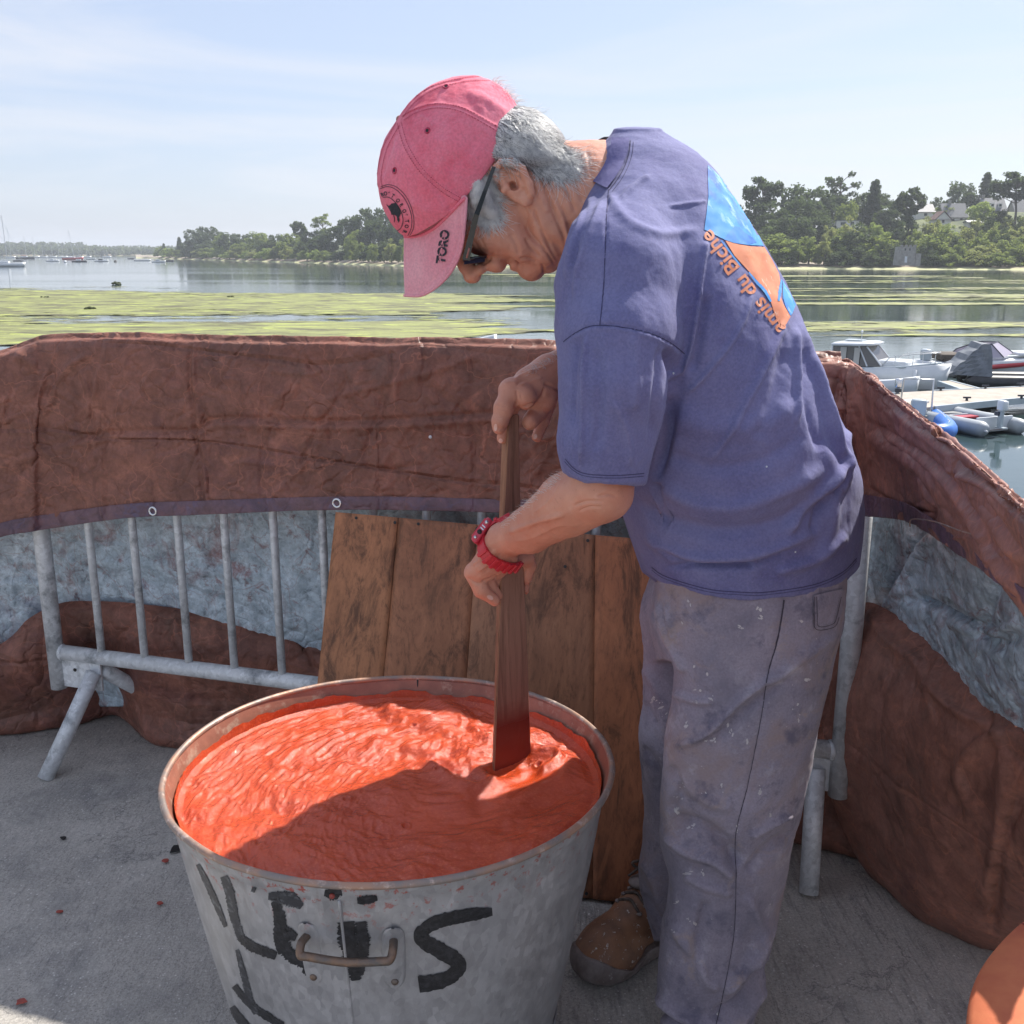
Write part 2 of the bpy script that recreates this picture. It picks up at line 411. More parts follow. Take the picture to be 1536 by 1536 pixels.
M = {}
def ex_con(m, t, b, tcn, mpn):
    K = t.links.new
    # brushed ribs, running roughly away from the tub
    mp2 = N(t, 'ShaderNodeMapping'); mp2.inputs['Scale'].default_value = (1, .11, 1); mp2.inputs['Rotation'].default_value = (0, 0, radians(-8)); K(tcn.outputs['Object'], mp2.inputs[0])
    n = N(t, 'ShaderNodeTexNoise', Scale=95, Detail=4, Roughness=.7); K(mp2.outputs[0], n.inputs[0])
    mp3 = N(t, 'ShaderNodeMapping'); mp3.inputs['Scale'].default_value = (1, .25, 1); mp3.inputs['Rotation'].default_value = (0, 0, radians(-50)); K(tcn.outputs['Object'], mp3.inputs[0])
    n3 = N(t, 'ShaderNodeTexNoise', Scale=130, Detail=6, Roughness=.8); K(mp3.outputs[0], n3.inputs[0])
    sx = N(t, 'ShaderNodeSeparateXYZ'); K(tcn.outputs['Object'], sx.inputs[0])
    f = ramp(t, sx.outputs[0], -.35, .05)
    mm = N(t, 'ShaderNodeMixRGB'); K(f, mm.inputs[0]); K(n3.outputs[0], mm.inputs[1]); K(n.outputs[0], mm.inputs[2])
    overlay(t, b, ramp(t, mm.outputs[0], .52, .70, 0, .6), (.17, .168, .165))
    overlay(t, b, ramp(t, mm.outputs[0], .45, .3, 0, .6), (.46, .445, .42))
    v = N(t, 'ShaderNodeTexVoronoi', Scale=110); K(tcn.outputs['Object'], v.inputs[0])
    nn = N(t, 'ShaderNodeTexNoise', Scale=14, Detail=3); K(tcn.outputs['Object'], nn.inputs[0])
    mu = N(t, 'ShaderNodeMath', _operation='MULTIPLY'); K(ramp(t, v.outputs['Distance'], .22, .12), mu.inputs[0]); K(ramp(t, nn.outputs[0], .42, .6), mu.inputs[1])
    overlay(t, b, mu.outputs[0], (.72, .70, .66)); n8 = N(t, 'ShaderNodeTexNoise', Scale=190, Detail=5, Roughness=.8); K(tcn.outputs['Object'], n8.inputs[0]); x8 = N(t, 'ShaderNodeMixRGB', _blend_type='MULTIPLY'); x8.inputs[0].default_value = .6; K(bc_link(t, b), x8.inputs[1]); K(ramp(t, n8.outputs[0], .36, .64, .55, 1.3), x8.inputs[2]); K(x8.outputs[0], b.inputs['Base Color'])
    v2 = N(t, 'ShaderNodeTexVoronoi', Scale=210); K(tcn.outputs['Object'], v2.inputs[0])
    mu2 = N(t, 'ShaderNodeMath', _operation='MULTIPLY'); K(ramp(t, v2.outputs['Distance'], .35, .15), mu2.inputs[0]); K(ramp(t, nn.outputs[0], .6, .4, 0, .45), mu2.inputs[1])
    overlay(t, b, mu2.outputs[0], (.05, .05, .052))
    ck = N(t, 'ShaderNodeTexNoise', Scale=1.6, Detail=9, Roughness=.6, Distortion=.3); K(tcn.outputs['Object'], ck.inputs[0]); s_ = N(t, 'ShaderNodeMath', _operation='SUBTRACT'); K(ck.outputs[0], s_.inputs[0]); s_.inputs[1].default_value = .5; a_ = N(t, 'ShaderNodeMath', _operation='ABSOLUTE'); K(s_.outputs[0], a_.inputs[0]); overlay(t, b, ramp(t, a_.outputs[0], .0035, .0, 0, .65), (.12, .12, .12)); st_ = N(t, 'ShaderNodeTexNoise', Scale=5, Detail=7, Roughness=.7); K(tcn.outputs['Object'], st_.inputs[0]); overlay(t, b, ramp(t, st_.outputs[0], .55, .68, 0, .5), (.24, .235, .225)); overlay(t, b, ramp(t, st_.outputs[0], .44, .34, 0, .35), (.60, .57, .52))
    chain_bump(t, b, mm.outputs[0], 1, .004); chain_bump(t, b, v.outputs['Distance'], .25, .002)
M['concrete'] = mat('brushed_concrete', (.40, .375, .34), .88, c2=(.52, .485, .44), scale=3.2, lo=.35, hi=.7, bump=.5, bscale=55, detail=9, bdist=.004, c3=(.25, .243, .235), s3=1.7, t3=(.55, .7), extra=ex_con)

def ex_tarp(stain, kb=1.0):
    def f(m, t, b, tcn, mpn):
        K = t.links.new
        # crinkles: several sizes of crease network
        for sc, st, di in ((7, .5, .006), (19, .45, .003), (60, .35, .0011)):
            dn = N(t, 'ShaderNodeTexNoise', Scale=sc*.7, Detail=3); K(tcn.outputs['Object'], dn.inputs[0])
            ad = N(t, 'ShaderNodeMixRGB', _blend_type='ADD'); ad.inputs[0].default_value = .45/sc*3; K(tcn.outputs['Object'], ad.inputs[1]); K(dn.outputs['Color'], ad.inputs[2])
            v = N(t, 'ShaderNodeTexVoronoi', Scale=sc, _feature='F1'); K(ad.outputs[0], v.inputs[0])
            n = N(t, 'ShaderNodeTexNoise', Scale=sc*1.3, Detail=4, Distortion=.6); K(tcn.outputs['Object'], n.inputs[0])
            mul = N(t, 'ShaderNodeMath', _operation='ADD'); K(v.outputs['Distance'], mul.inputs[0]); K(n.outputs[0], mul.inputs[1])
            chain_bump(t, b, mul.outputs[0], st*kb, di)
        wv = N(t, 'ShaderNodeTexNoise', Scale=320, Detail=3, Roughness=.6); K(tcn.outputs['Object'], wv.inputs[0]); chain_bump(t, b, wv.outputs[0], .3, .0007)
        for sc, wd_, di, scl in ((2.6, .030, .006, (1, 1, .35)), (2.6, .024, .006, (.3, .3, 1.6)), (6, .035, .004, (1, 1, .6)), (15, .05, .002, (1, 1, 1))):      # sharp fold creases
            mpc = N(t, 'ShaderNodeMapping'); mpc.inputs['Scale'].default_value = scl; mpc.inputs['Location'].default_value = (sc, sc*2, sc*3); K(tcn.outputs['Object'], mpc.inputs[0])
            cz = N(t, 'ShaderNodeTexNoise', Scale=sc, Detail=2.5, Roughness=.45, Distortion=.25); K(mpc.outputs[0], cz.inputs[0]); sb = N(t, 'ShaderNodeMath', _operation='SUBTRACT'); K(cz.outputs[0], sb.inputs[0]); sb.inputs[1].default_value = .5; ab = N(t, 'ShaderNodeMath', _operation='ABSOLUTE'); K(sb.outputs[0], ab.inputs[0])
            chain_bump(t, b, ramp(t, ab.outputs[0], 0, wd_), .8*kb, di)
        for sc, a, c, col, mxv in stain:
            n = N(t, 'ShaderNodeTexNoise', Scale=sc, Detail=9, Roughness=.72, Distortion=.8); K(tcn.outputs['Object'], n.inputs[0])
            overlay(t, b, ramp(t, n.outputs[0], a, c, 0, mxv), col)
        for sc_, lo_, hi_ in ((26, .70, 1.2), (150, .86, 1.12)):       # worn dye mottled at two sizes, contrast painted in for weak bump shading
            dk = N(t, 'ShaderNodeTexNoise', Scale=sc_, Detail=6, Roughness=.75, Distortion=.5); K(tcn.outputs['Object'], dk.inputs[0]); x_ = N(t, 'ShaderNodeMixRGB', _blend_type='MULTIPLY'); x_.inputs[0].default_value = .85; K(bc_link(t, b), x_.inputs[1]); K(ramp(t, dk.outputs[0], .36, .64, lo_, hi_), x_.inputs[2]); K(x_.outputs[0], b.inputs['Base Color'])
        # scuffed crease lines showing the paint worn off
        v = N(t, 'ShaderNodeTexVoronoi', Scale=7, _feature='DISTANCE_TO_EDGE')
        dn = N(t, 'ShaderNodeTexNoise', Scale=5, Detail=5); K(tcn.outputs['Object'], dn.inputs[0])
        ad = N(t, 'ShaderNodeMixRGB', _blend_type='ADD'); ad.inputs[0].default_value = .3; K(tcn.outputs['Object'], ad.inputs[1]); K(dn.outputs['Color'], ad.inputs[2]); K(ad.outputs[0], v.inputs[0])
        overlay(t, b, ramp(t, v.outputs['Distance'], .012, .0, 0, .5), stain[0][3])
    return f
M['tarp'] = mat('dyed_tarpaulin', (.175, .078, .058), .46, c2=(.285, .12, .085), scale=5, lo=.35, hi=.7, detail=9, spec=.25, distort=.6,
                extra=ex_tarp([(11, .56, .72, (.44, .18, .12), .7), (3.5, .52, .68, (.15, .09, .07), .7), (38, .6, .7, (.33, .12, .08), .5), (2.2, .57, .7, (.12, .055, .075), .5)]))
M['tarp_side'] = mat('dyed_tarpaulin_side', (.225, .10, .075), .46, c2=(.36, .165, .12), scale=5, lo=.35, hi=.7, detail=9, spec=.3, distort=.6,
                extra=ex_tarp([(13, .54, .72, (.48, .19, .12), .7), (3.5, .52, .68, (.16, .095, .075), .7), (46, .58, .7, (.46, .20, .13), .5), (2.2, .57, .7, (.12, .055, .075), .5)], .5))  # lighter copy of the tarpaulin colour, raised to brighten the shaded side
M['tarp_back'] = mat('tarpaulin_reverse', (.38, .47, .53), .32, c2=(.60, .70, .77), scale=34, lo=.35, hi=.65, detail=9, spec=.45,
                     extra=ex_tarp([(6, .55, .68, (.26, .10, .09), .85), (23, .57, .66, (.25, .07, .06), .7), (38, .54, .68, (.13, .155, .18), .7), (90, .54, .66, (.15, .18, .20), .5), (3, .56, .7, (.13, .12, .22), .7)]))
M['hem'] = mat('hem_binding', (.11, .065, .095), .5, c2=(.17, .09, .10), scale=9, extra=ex_tarp([(7, .56, .68, (.10, .09, .17), .6), (16, .58, .7, (.24, .09, .075), .6)]))
def ex_galv(m, t, b, tcn, mpn):
    K = t.links.new
    v = N(t, 'ShaderNodeTexVoronoi', Scale=120); K(mpn.outputs[0], v.inputs[0])
    g = N(t, 'ShaderNodeRGBToBW'); K(v.outputs['Color'], g.inputs[0])
    x = N(t, 'ShaderNodeMixRGB', _blend_type='MULTIPLY'); x.inputs[0].default_value = .5
    s = bc_link(t, b); K(s, x.inputs[1]); r = ramp(t, g.outputs[0], 0, 1, .62, 1.25); K(r, x.inputs[2]); K(x.outputs[0], b.inputs['Base Color'])
    K(ramp(t, g.outputs[0], 0, 1, .38, .58), b.inputs['Roughness'])
M['galv'] = mat('galvanised_tube', (.58, .60, .615), .42, metal=.2, c2=(.74, .76, .78), scale=26, lo=.3, hi=.7, c3=(.22, .235, .25), s3=14, t3=(.55, .72), bump=.12, bscale=160, extra=ex_galv)
def ex_tub(m, t, b, tcn, mpn):
    K = t.links.new; ex_galv(m, t, b, tcn, mpn)
    sx = N(t, 'ShaderNodeSeparateXYZ'); K(tcn.outputs['Object'], sx.inputs[0])
    n = N(t, 'ShaderNodeTexNoise', Scale=16, Detail=8, Roughness=.7); K(tcn.outputs['Object'], n.inputs[0])
    # rust and dye runs near the rim (dirt that has dripped there)
    mp2 = N(t, 'ShaderNodeMapping'); mp2.inputs['Scale'].default_value = (1, 1, .16); K(tcn.outputs['Object'], mp2.inputs[0])
    n2 = N(t, 'ShaderNodeTexNoise', Scale=42, Detail=6, Roughness=.75); K(mp2.outputs[0], n2.inputs[0])
    hgt = ramp(t, sx.outputs[2], .36, .485)
    mu = N(t, 'ShaderNodeMath', _operation='MULTIPLY'); K(hgt, mu.inputs[0]); K(ramp(t, n2.outputs[0], .54, .72, 0, .55), mu.inputs[1])
    overlay(t, b, mu.outputs[0], (.26, .19, .15))
    n4 = N(t, 'ShaderNodeTexNoise', Scale=75, Detail=5, Roughness=.7); K(tcn.outputs['Object'], n4.inputs[0])
    mu2 = N(t, 'ShaderNodeMath', _operation='MULTIPLY'); K(ramp(t, sx.outputs[2], .40, .48), mu2.inputs[0]); K(ramp(t, n4.outputs[0], .57, .63), mu2.inputs[1])
    overlay(t, b, mu2.outputs[0], (.40, .08, .055))
    # long vertical scratches
    mp3 = N(t, 'ShaderNodeMapping'); mp3.inputs['Scale'].default_value = (1, 1, .05); K(tcn.outputs['Object'], mp3.inputs[0])
    n5 = N(t, 'ShaderNodeTexNoise', Scale=130, Detail=5, Roughness=.8); K(mp3.outputs[0], n5.inputs[0])
    overlay(t, b, ramp(t, n5.outputs[0], .62, .72, 0, .45), (.55, .56, .58)); overlay(t, b, ramp(t, n.outputs[0], .52, .72, 0, .65), (.26, .25, .25)); overlay(t, b, ramp(t, n2.outputs[0], .55, .75, 0, .4), (.30, .29, .29))
M['tub'] = mat('old_zinc', (.34, .335, .34), .46, metal=.35, c2=(.46, .455, .46), scale=22, lo=.3, hi=.7, c3=(.28, .28, .285), s3=7, t3=(.5, .72), bump=.25, bscale=30, bdist=.003, sc3=(1, 1, .6), extra=ex_tub)
M['tub_in'] = mat('dyed_zinc', (.24, .10, .07), .45, metal=.15, c2=(.36, .15, .10), scale=24, lo=.35, hi=.65, c3=(.42, .27, .20), s3=35, t3=(.54, .66), bump=.3, bscale=80, bdist=.002)
M['rim'] = mat('rusty_rim', (.25, .21, .19), .5, metal=.4, c2=(.40, .24, .17), scale=22, lo=.4, hi=.6, c3=(.52, .40, .34), s3=60, t3=(.54, .66), bump=.5, bscale=90, bdist=.002)
def ex_dye(m, t, b, tcn, mpn):
    K = t.links.new
    # froth: many small bubbles, and stretched swirl lines
    v = N(t, 'ShaderNodeTexVoronoi', Scale=330, _feature='SMOOTH_F1'); K(tcn.outputs['Object'], v.inputs[0])
    n = N(t, 'ShaderNodeTexNoise', Scale=48, Detail=9, Roughness=.78, Distortion=.3); K(tcn.outputs['Object'], n.inputs[0])
    n2 = N(t, 'ShaderNodeTexNoise', Scale=150, Detail=4, Roughness=.7); K(tcn.outputs['Object'], n2.inputs[0])
    chain_bump(t, b, n.outputs[0], .6, .004); chain_bump(t, b, n2.outputs[0], .4, .0008); chain_bump(t, b, v.outputs['Distance'], .2, .0005)
    overlay(t, b, ramp(t, n.outputs[0], .54, .72, 0, .35), (.62, .11, .05)); overlay(t, b, ramp(t, n.outputs[0], .42, .25, 0, .5), (.33, .04, .018))
    b.inputs['Coat Weight'].default_value = .7; b.inputs['Coat IOR'].default_value = 1.38; b.inputs['Coat Roughness'].default_value = .05; n7 = N(t, 'ShaderNodeTexNoise', Scale=60, Detail=5, Roughness=.6, Distortion=.6); K(tcn.outputs['Object'], n7.inputs[0]); b7 = N(t, 'ShaderNodeBump', Strength=1, Distance=.010); K(n7.outputs[0], b7.inputs['Height']); K(b7.outputs[0], b.inputs['Coat Normal'])
    fr = N(t, 'ShaderNodeTexNoise', Scale=240, Detail=5, Roughness=.75); K(tcn.outputs['Object'], fr.inputs[0]); fr2 = N(t, 'ShaderNodeTexNoise', Scale=9, Detail=5, Distortion=.8); K(tcn.outputs['Object'], fr2.inputs[0]); fm = N(t, 'ShaderNodeMath', _operation='MULTIPLY'); K(ramp(t, fr.outputs[0], .5, .62), fm.inputs[0]); K(ramp(t, fr2.outputs[0], .4, .6, .25, .75), fm.inputs[1]); overlay(t, b, fm.outputs[0], (.62, .11, .035))      # froth
    overlay(t, b, ramp(t, fr.outputs[0], .46, .34, 0, .35), (.40, .045, .015)); chain_bump(t, b, fr.outputs[0], .35, .0007)
    K(ramp(t, n.outputs[0], .35, .65, .10, .27), b.inputs['Roughness'])
M['dye'] = mat('red_ochre_dye', (.55, .066, .013), .3, c2=(.42, .045, .011), scale=9, lo=.35, hi=.65, spec=.4, extra=ex_dye)
def wood(name, c, c2, sc=(1, 1, .022), dark=(.095, .045, .026), rough=.6, gscale=46):
    def f(m, t, b, tcn, mpn):
        K = t.links.new
        mp2 = N(t, 'ShaderNodeMapping'); mp2.inputs['Scale'].default_value = sc; K(tcn.outputs['Object'], mp2.inputs[0])
        n = N(t, 'ShaderNodeTexNoise', Scale=gscale*3.2, Detail=6, Roughness=.75); K(mp2.outputs[0], n.inputs[0])
        overlay(t, b, ramp(t, n.outputs[0], .5, .68, 0, .6), dark)
        n3 = N(t, 'ShaderNodeTexNoise', Scale=6, Detail=8, Roughness=.7, Distortion=.5); K(tcn.outputs['Object'], n3.inputs[0])
        overlay(t, b, ramp(t, n3.outputs[0], .54, .72, 0, .7), dark)
        n4 = N(t, 'ShaderNodeTexNoise', Scale=60, Detail=6, Roughness=.7); K(tcn.outputs['Object'], n4.inputs[0])
        overlay(t, b, ramp(t, n4.outputs[0], .68, .74, 0, .4), (.40, .27, .17)); mp5 = N(t, 'ShaderNodeMapping'); mp5.inputs['Scale'].default_value = (1, 1, .09); K(tcn.outputs['Object'], mp5.inputs[0]); n5 = N(t, 'ShaderNodeTexNoise', Scale=19, Detail=9, Roughness=.75, Distortion=1.2); K(mp5.outputs[0], n5.inputs[0]); overlay(t, b, ramp(t, n5.outputs[0], .5, .62, 0, .85), dark); overlay(t, b, ramp(t, n5.outputs[0], .45, .3, 0, .5), tuple(v*1.35 for v in c))
        chain_bump(t, b, n.outputs[0], .5, .0015)
    return mat(name, c, rough, c2=c2, scale=gscale*.35, sc3=sc, lo=.3, hi=.7, detail=6, distort=.7, spec=.35, extra=f)
M['board'] = [wood('plank_wood_%s' % n, c, c2) for n, c, c2 in (('amber', (.48, .21, .10), (.34, .145, .07)), ('umber', (.41, .175, .09), (.29, .122, .064)), ('grey_brown', (.40, .19, .105), (.28, .13, .075)), ('dark', (.36, .16, .085), (.25, .11, .06)), ('russet', (.42, .16, .075), (.29, .107, .053)))]
M['paddle'] = wood('paddle_wood', (.33, .17, .115), (.26, .13, .088), sc=(1, 1, .05), rough=.5)
def dip(m):       # dye that has soaked up the foot of the blade
    t = m.node_tree; b = t.nodes['Principled BSDF']; tc_ = N(t, 'ShaderNodeTexCoord'); sx = N(t, 'ShaderNodeSeparateXYZ'); t.links.new(tc_.outputs['Object'], sx.inputs[0])
    n = N(t, 'ShaderNodeTexNoise', Scale=30, Detail=5); t.links.new(tc_.outputs['Object'], n.inputs[0]); ma = N(t, 'ShaderNodeMath', _operation='MULTIPLY_ADD'); t.links.new(n.outputs[0], ma.inputs[0]); ma.inputs[1].default_value = -.05; t.links.new(sx.outputs[2], ma.inputs[2])
    overlay(t, b, ramp(t, ma.outputs[0], .22, -.02, 0, .6), (.20, .06, .045)); overlay(t, b, ramp(t, ma.outputs[0], .09, .06), (.16, .028, .02)); t.links.new(ramp(t, ma.outputs[0], .09, .05, .5, .22), b.inputs['Roughness'])
dip(M['paddle'])
M['paddle_edge'] = wood('paddle_edge_wood', (.34, .17, .095), (.25, .12, .07), sc=(1, 1, .1))
def ex_skin(m, t, b, tcn, mpn):
    K = t.links.new
    v = N(t, 'ShaderNodeTexVoronoi', Scale=520); K(tcn.outputs['Object'], v.inputs[0]); chain_bump(t, b, v.outputs['Distance'], .22, .0006)
    n = N(t, 'ShaderNodeTexNoise', Scale=38, Detail=6, Roughness=.65); K(tcn.outputs['Object'], n.inputs[0])
    overlay(t, b, ramp(t, n.outputs[0], .55, .75, 0, .45), (.56, .20, .135)); overlay(t, b, ramp(t, n.outputs[0], .42, .3, 0, .35), (.72, .44, .33))
    n2 = N(t, 'ShaderNodeTexNoise', Scale=210, Detail=3); K(tcn.outputs['Object'], n2.inputs[0]); overlay(t, b, ramp(t, n2.outputs[0], .66, .74, 0, .4), (.38, .17, .12))
M['skin'] = mat('weathered_skin', (.63, .31, .215), .48, c2=(.53, .225, .15), scale=13, lo=.35, hi=.7, bump=.3, bscale=75, bdist=.0016, spec=.4, sss=.12, extra=ex_skin)
def ex_cloth(wear, wcol, freq=900, st=.35):
    def f(m, t, b, tcn, mpn):
        K = t.links.new
        wv = N(t, 'ShaderNodeTexNoise', Scale=freq, Detail=2); K(tcn.outputs['Object'], wv.inputs[0]); chain_bump(t, b, wv.outputs[0], st, .0008)
        g = N(t, 'ShaderNodeNewGeometry')     # convex edges of folds and seams fade first
        n = N(t, 'ShaderNodeTexNoise', Scale=260, Detail=4, Roughness=.7); K(tcn.outputs['Object'], n.inputs[0])
        p = ramp(t, g.outputs['Pointiness'], .51, .60, 0, wear)
        mu = N(t, 'ShaderNodeMath', _operation='MULTIPLY'); K(p, mu.inputs[0]); K(ramp(t, n.outputs[0], .3, .6), mu.inputs[1]); overlay(t, b, mu.outputs[0], wcol)
        overlay(t, b, ramp(t, n.outputs[0], .5, .66, 0, .16), wcol); dk = N(t, 'ShaderNodeTexNoise', Scale=310, Detail=3, Roughness=.6); K(tcn.outputs['Object'], dk.inputs[0]); x_ = N(t, 'ShaderNodeMixRGB', _blend_type='MULTIPLY'); x_.inputs[0].default_value = .3; K(bc_link(t, b), x_.inputs[1]); K(ramp(t, dk.outputs[0], .35, .6, .62, 1.12), x_.inputs[2]); K(x_.outputs[0], b.inputs['Base Color']); chain_bump(t, b, n.outputs[0], .2, .001)
        b.inputs['Sheen Weight'].default_value = .08; b.inputs['Sheen Roughness'].default_value = .5
    return f
M['shirt'] = mat('faded_indigo_cotton', (.118, .12, .262), .85, c2=(.20, .203, .37), scale=5.5, lo=.35, hi=.7, detail=8, spec=.2, bump=.35, bscale=26, bdist=.004, c3=(.085, .075, .21), s3=3, t3=(.55, .75), extra=ex_cloth(.4, (.30, .29, .44)))
M['shirt_dark'] = mat('shirt_stitching', (.045, .042, .11), .9)
M['collar'] = mat('ribbed_collar', (.10, .095, .235), .85, c2=(.14, .13, .29), scale=60, bump=.5, bscale=300, bdist=.001)
M['blackrib'] = mat('black_inner_band', (.02, .02, .022), .9, bump=.5, bscale=200)
def ex_tr(m, t, b, tcn, mpn):
    K = t.links.new; ex_cloth(.6, (.34, .31, .37), 1100, .5)(m, t, b, tcn, mpn)
    n = N(t, 'ShaderNodeTexNoise', Scale=4.2, Detail=8, Roughness=.65, Distortion=.4); K(tcn.outputs['Object'], n.inputs[0])
    overlay(t, b, ramp(t, n.outputs[0], .5, .64, 0, .8), (.29, .205, .18)); n9 = N(t, 'ShaderNodeTexNoise', Scale=17, Detail=7, Roughness=.7); K(tcn.outputs['Object'], n9.inputs[0]); overlay(t, b, ramp(t, n9.outputs[0], .56, .7, 0, .6), (.45, .42, .47)); overlay(t, b, ramp(t, n9.outputs[0], .46, .34, 0, .75), (.095, .09, .135)); n10 = N(t, 'ShaderNodeTexNoise', Scale=9, Detail=6, Roughness=.7, Distortion=1.5); K(tcn.outputs['Object'], n10.inputs[0]); overlay(t, b, ramp(t, n10.outputs[0], .58, .70, 0, .55), (.36, .27, .22)); overlay(t, b, ramp(t, n.outputs[0], .46, .32, 0, .6), (.125, .12, .165))
    v = N(t, 'ShaderNodeTexNoise', Scale=120, Detail=5, Roughness=.7); K(tcn.outputs['Object'], v.inputs[0])
    n2 = N(t, 'ShaderNodeTexNoise', Scale=11, Detail=3); K(tcn.outputs['Object'], n2.inputs[0])
    mu = N(t, 'ShaderNodeMath', _operation='MULTIPLY'); K(ramp(t, v.outputs[0], .67, .7), mu.inputs[0]); K(ramp(t, n2.outputs[0], .5, .6), mu.inputs[1]); overlay(t, b, mu.outputs[0], (.5, .47, .46))
M['trousers'] = mat('stained_work_cotton', (.20, .18, .228), .85, c2=(.30, .265, .32), scale=7, lo=.35, hi=.65, detail=9, spec=.2, bump=.4, bscale=22, bdist=.005, extra=ex_tr)
M['trousers_seam'] = mat('trouser_stitching', (.05, .042, .06), .9)
M['spatter'] = mat('pale_paint_spatter', (.55, .52, .52), .7, c2=(.38, .35, .37), scale=90)
M['cap'] = mat('faded_red_cotton', (.74, .12, .18), .85, c2=(.84, .26, .34), scale=11, lo=.32, hi=.72, detail=8, spec=.2, bump=.35, bscale=40, bdist=.002, c3=(.62, .065, .115), s3=7, t3=(.55, .75), extra=ex_cloth(.8, (.78, .38, .45)))
M['bill'] = mat('faded_pink_bill_cotton', (.74, .27, .33), .85, c2=(.78, .38, .43), scale=14, lo=.35, hi=.7, detail=7, spec=.2, bump=.3, bscale=90, bdist=.001, extra=ex_cloth(.8, (.8, .45, .5)))
M['cap_seam'] = mat('cap_stitching', (.36, .02, .05), .85, c2=(.55, .09, .16), scale=150, lo=.45, hi=.55)
M['button'] = mat('cap_button_cloth', (.40, .16, .13), .8, bump=.4, bscale=200)
M['black_print'] = mat('black_print', (.022, .024, .034), .75, c2=(.06, .05, .065), scale=300, lo=.5, hi=.7)
M['hair'] = mat('grey_hair', (.22, .22, .225), .5, c2=(.10, .10, .11), scale=90, lo=.5, hi=.72, spec=.5)
M['hair_white'] = mat('white_hair', (.86, .85, .83), .4, c2=(.55, .55, .56), scale=90, lo=.45, hi=.65, spec=.5)
M['black_plastic'] = mat('black_plastic', (.010, .011, .014), .18, spec=.6)
M['lens'] = mat('dark_lens', (.015, .013, .02), .05, spec=.8)
M['red_resin'] = mat('red_resin', (.52, .022, .04), .35, c2=(.58, .04, .05), scale=60, spec=.5)
M['red_resin_pink'] = mat('watch_case', (.56, .05, .085), .3, spec=.5)
M['steel'] = mat('bright_steel', (.62, .62, .64), .25, metal=.9)
M['dark_hole'] = mat('dark_metal', (.03, .028, .028), .5, metal=.4)
M['letter'] = mat('black_brush_paint', (.012, .012, .014), .42, c2=(.035, .035, .04), scale=120, lo=.45, hi=.65, bump=.5, bscale=200, bdist=.0015)
M['letter_old'] = mat('worn_brush_paint', (.035, .036, .042), .5, c2=(.16, .17, .18), scale=95, lo=.52, hi=.7, bump=.4, bscale=200, bdist=.001)
M['handle'] = mat('worn_handle_iron', (.13, .115, .105), .42, metal=.6, c2=(.24, .15, .10), scale=45, bump=.3, bscale=120)
M['redchip'] = mat('dried_dye_flake', (.38, .07, .045), .6, c2=(.25, .05, .04), scale=60)
M['boot'] = mat('tan_leather', (.30, .145, .078), .55, c2=(.17, .085, .05), scale=24, lo=.35, hi=.65, bump=.4, bscale=120, bdist=.0012, c3=(.60, .56, .52), s3=95, t3=(.61, .66))
M['boot_grey'] = mat('scuffed_rubber', (.16, .125, .115), .6, c2=(.26, .22, .205), scale=34, lo=.4, hi=.65, bump=.5, bscale=110, bdist=.0015, c3=(.34, .32, .31), s3=80, t3=(.62, .68))
M['lace'] = mat('dirty_lace', (.045, .03, .025), .85, c2=(.13, .10, .085), scale=120, bump=.6, bscale=500, bdist=.001)
M['orange_cloth'] = mat('fresh_dyed_sail', (.46, .125, .06), .75, c2=(.56, .19, .085), scale=11, lo=.35, hi=.65, detail=8, c3=(.38, .085, .055), s3=4, t3=(.5, .7), bump=.3, bscale=160, bdist=.001, spec=.25)
M['p_blue'] = mat('blue_print', (.035, .25, .60), .7, c2=(.02, .12, .48), scale=12, lo=.48, hi=.62, detail=7, c3=(.30, .52, .68), s3=28, t3=(.55, .7))
M['p_deep'] = mat('deep_blue_print', (.02, .13, .50), .7, c2=(.04, .22, .55), scale=30)
M['p_orange'] = mat('orange_print', (.62, .215, .105), .7, c2=(.52, .17, .09), scale=22, lo=.4, hi=.7, c3=(.66, .45, .36), s3=60, t3=(.6, .7))
# ---- far things
def ex_water(m, t, b, tcn, mpn):
    K = t.links.new
    mp2 = N(t, 'ShaderNodeMapping'); mp2.inputs['Scale'].default_value = (.35, 1, 1); K(tcn.outputs['Object'], mp2.inputs[0])
    n = N(t, 'ShaderNodeTexNoise', Scale=1.6, Detail=5, Roughness=.55); K(mp2.outputs[0], n.inputs[0])
    mp3 = N(t, 'ShaderNodeMapping'); mp3.inputs['Scale'].default_value = (.09, .55, 1); K(tcn.outputs['Object'], mp3.inputs[0])
    n2 = N(t, 'ShaderNodeTexNoise', Scale=.09, Detail=4); K(mp3.outputs[0], n2.inputs[0])
    st = ramp(t, n2.outputs[0], .42, .6, .05, .5)
    bp = N(t, 'ShaderNodeBump', Distance=.05); K(st, bp.inputs['Strength']); K(n.outputs[0], bp.inputs['Height']); K(bp.outputs[0], b.inputs['Normal'])
M['water'] = mat('estuary_water', (.035, .06, .06), .06, spec=.5, extra=ex_water)
def ex_weed(m, t, b, tcn, mpn):
    K = t.links.new
    at_ = N(t, 'ShaderNodeAttribute'); at_.attribute_name = 'dens'
    mp2 = N(t, 'ShaderNodeMapping'); mp2.inputs['Scale'].default_value = (.45, 1, 1); K(tcn.outputs['Object'], mp2.inputs[0])
    n = N(t, 'ShaderNodeTexNoise', Scale=.55, Detail=9, Roughness=.72); K(mp2.outputs[0], n.inputs[0])
    ad = N(t, 'ShaderNodeMath', _operation='ADD'); K(at_.outputs['Fac'], ad.inputs[0]); K(n.outputs[0], ad.inputs[1])
    al = ramp(t, ad.outputs[0], .99, 1.06); K(al, b.inputs['Alpha'])
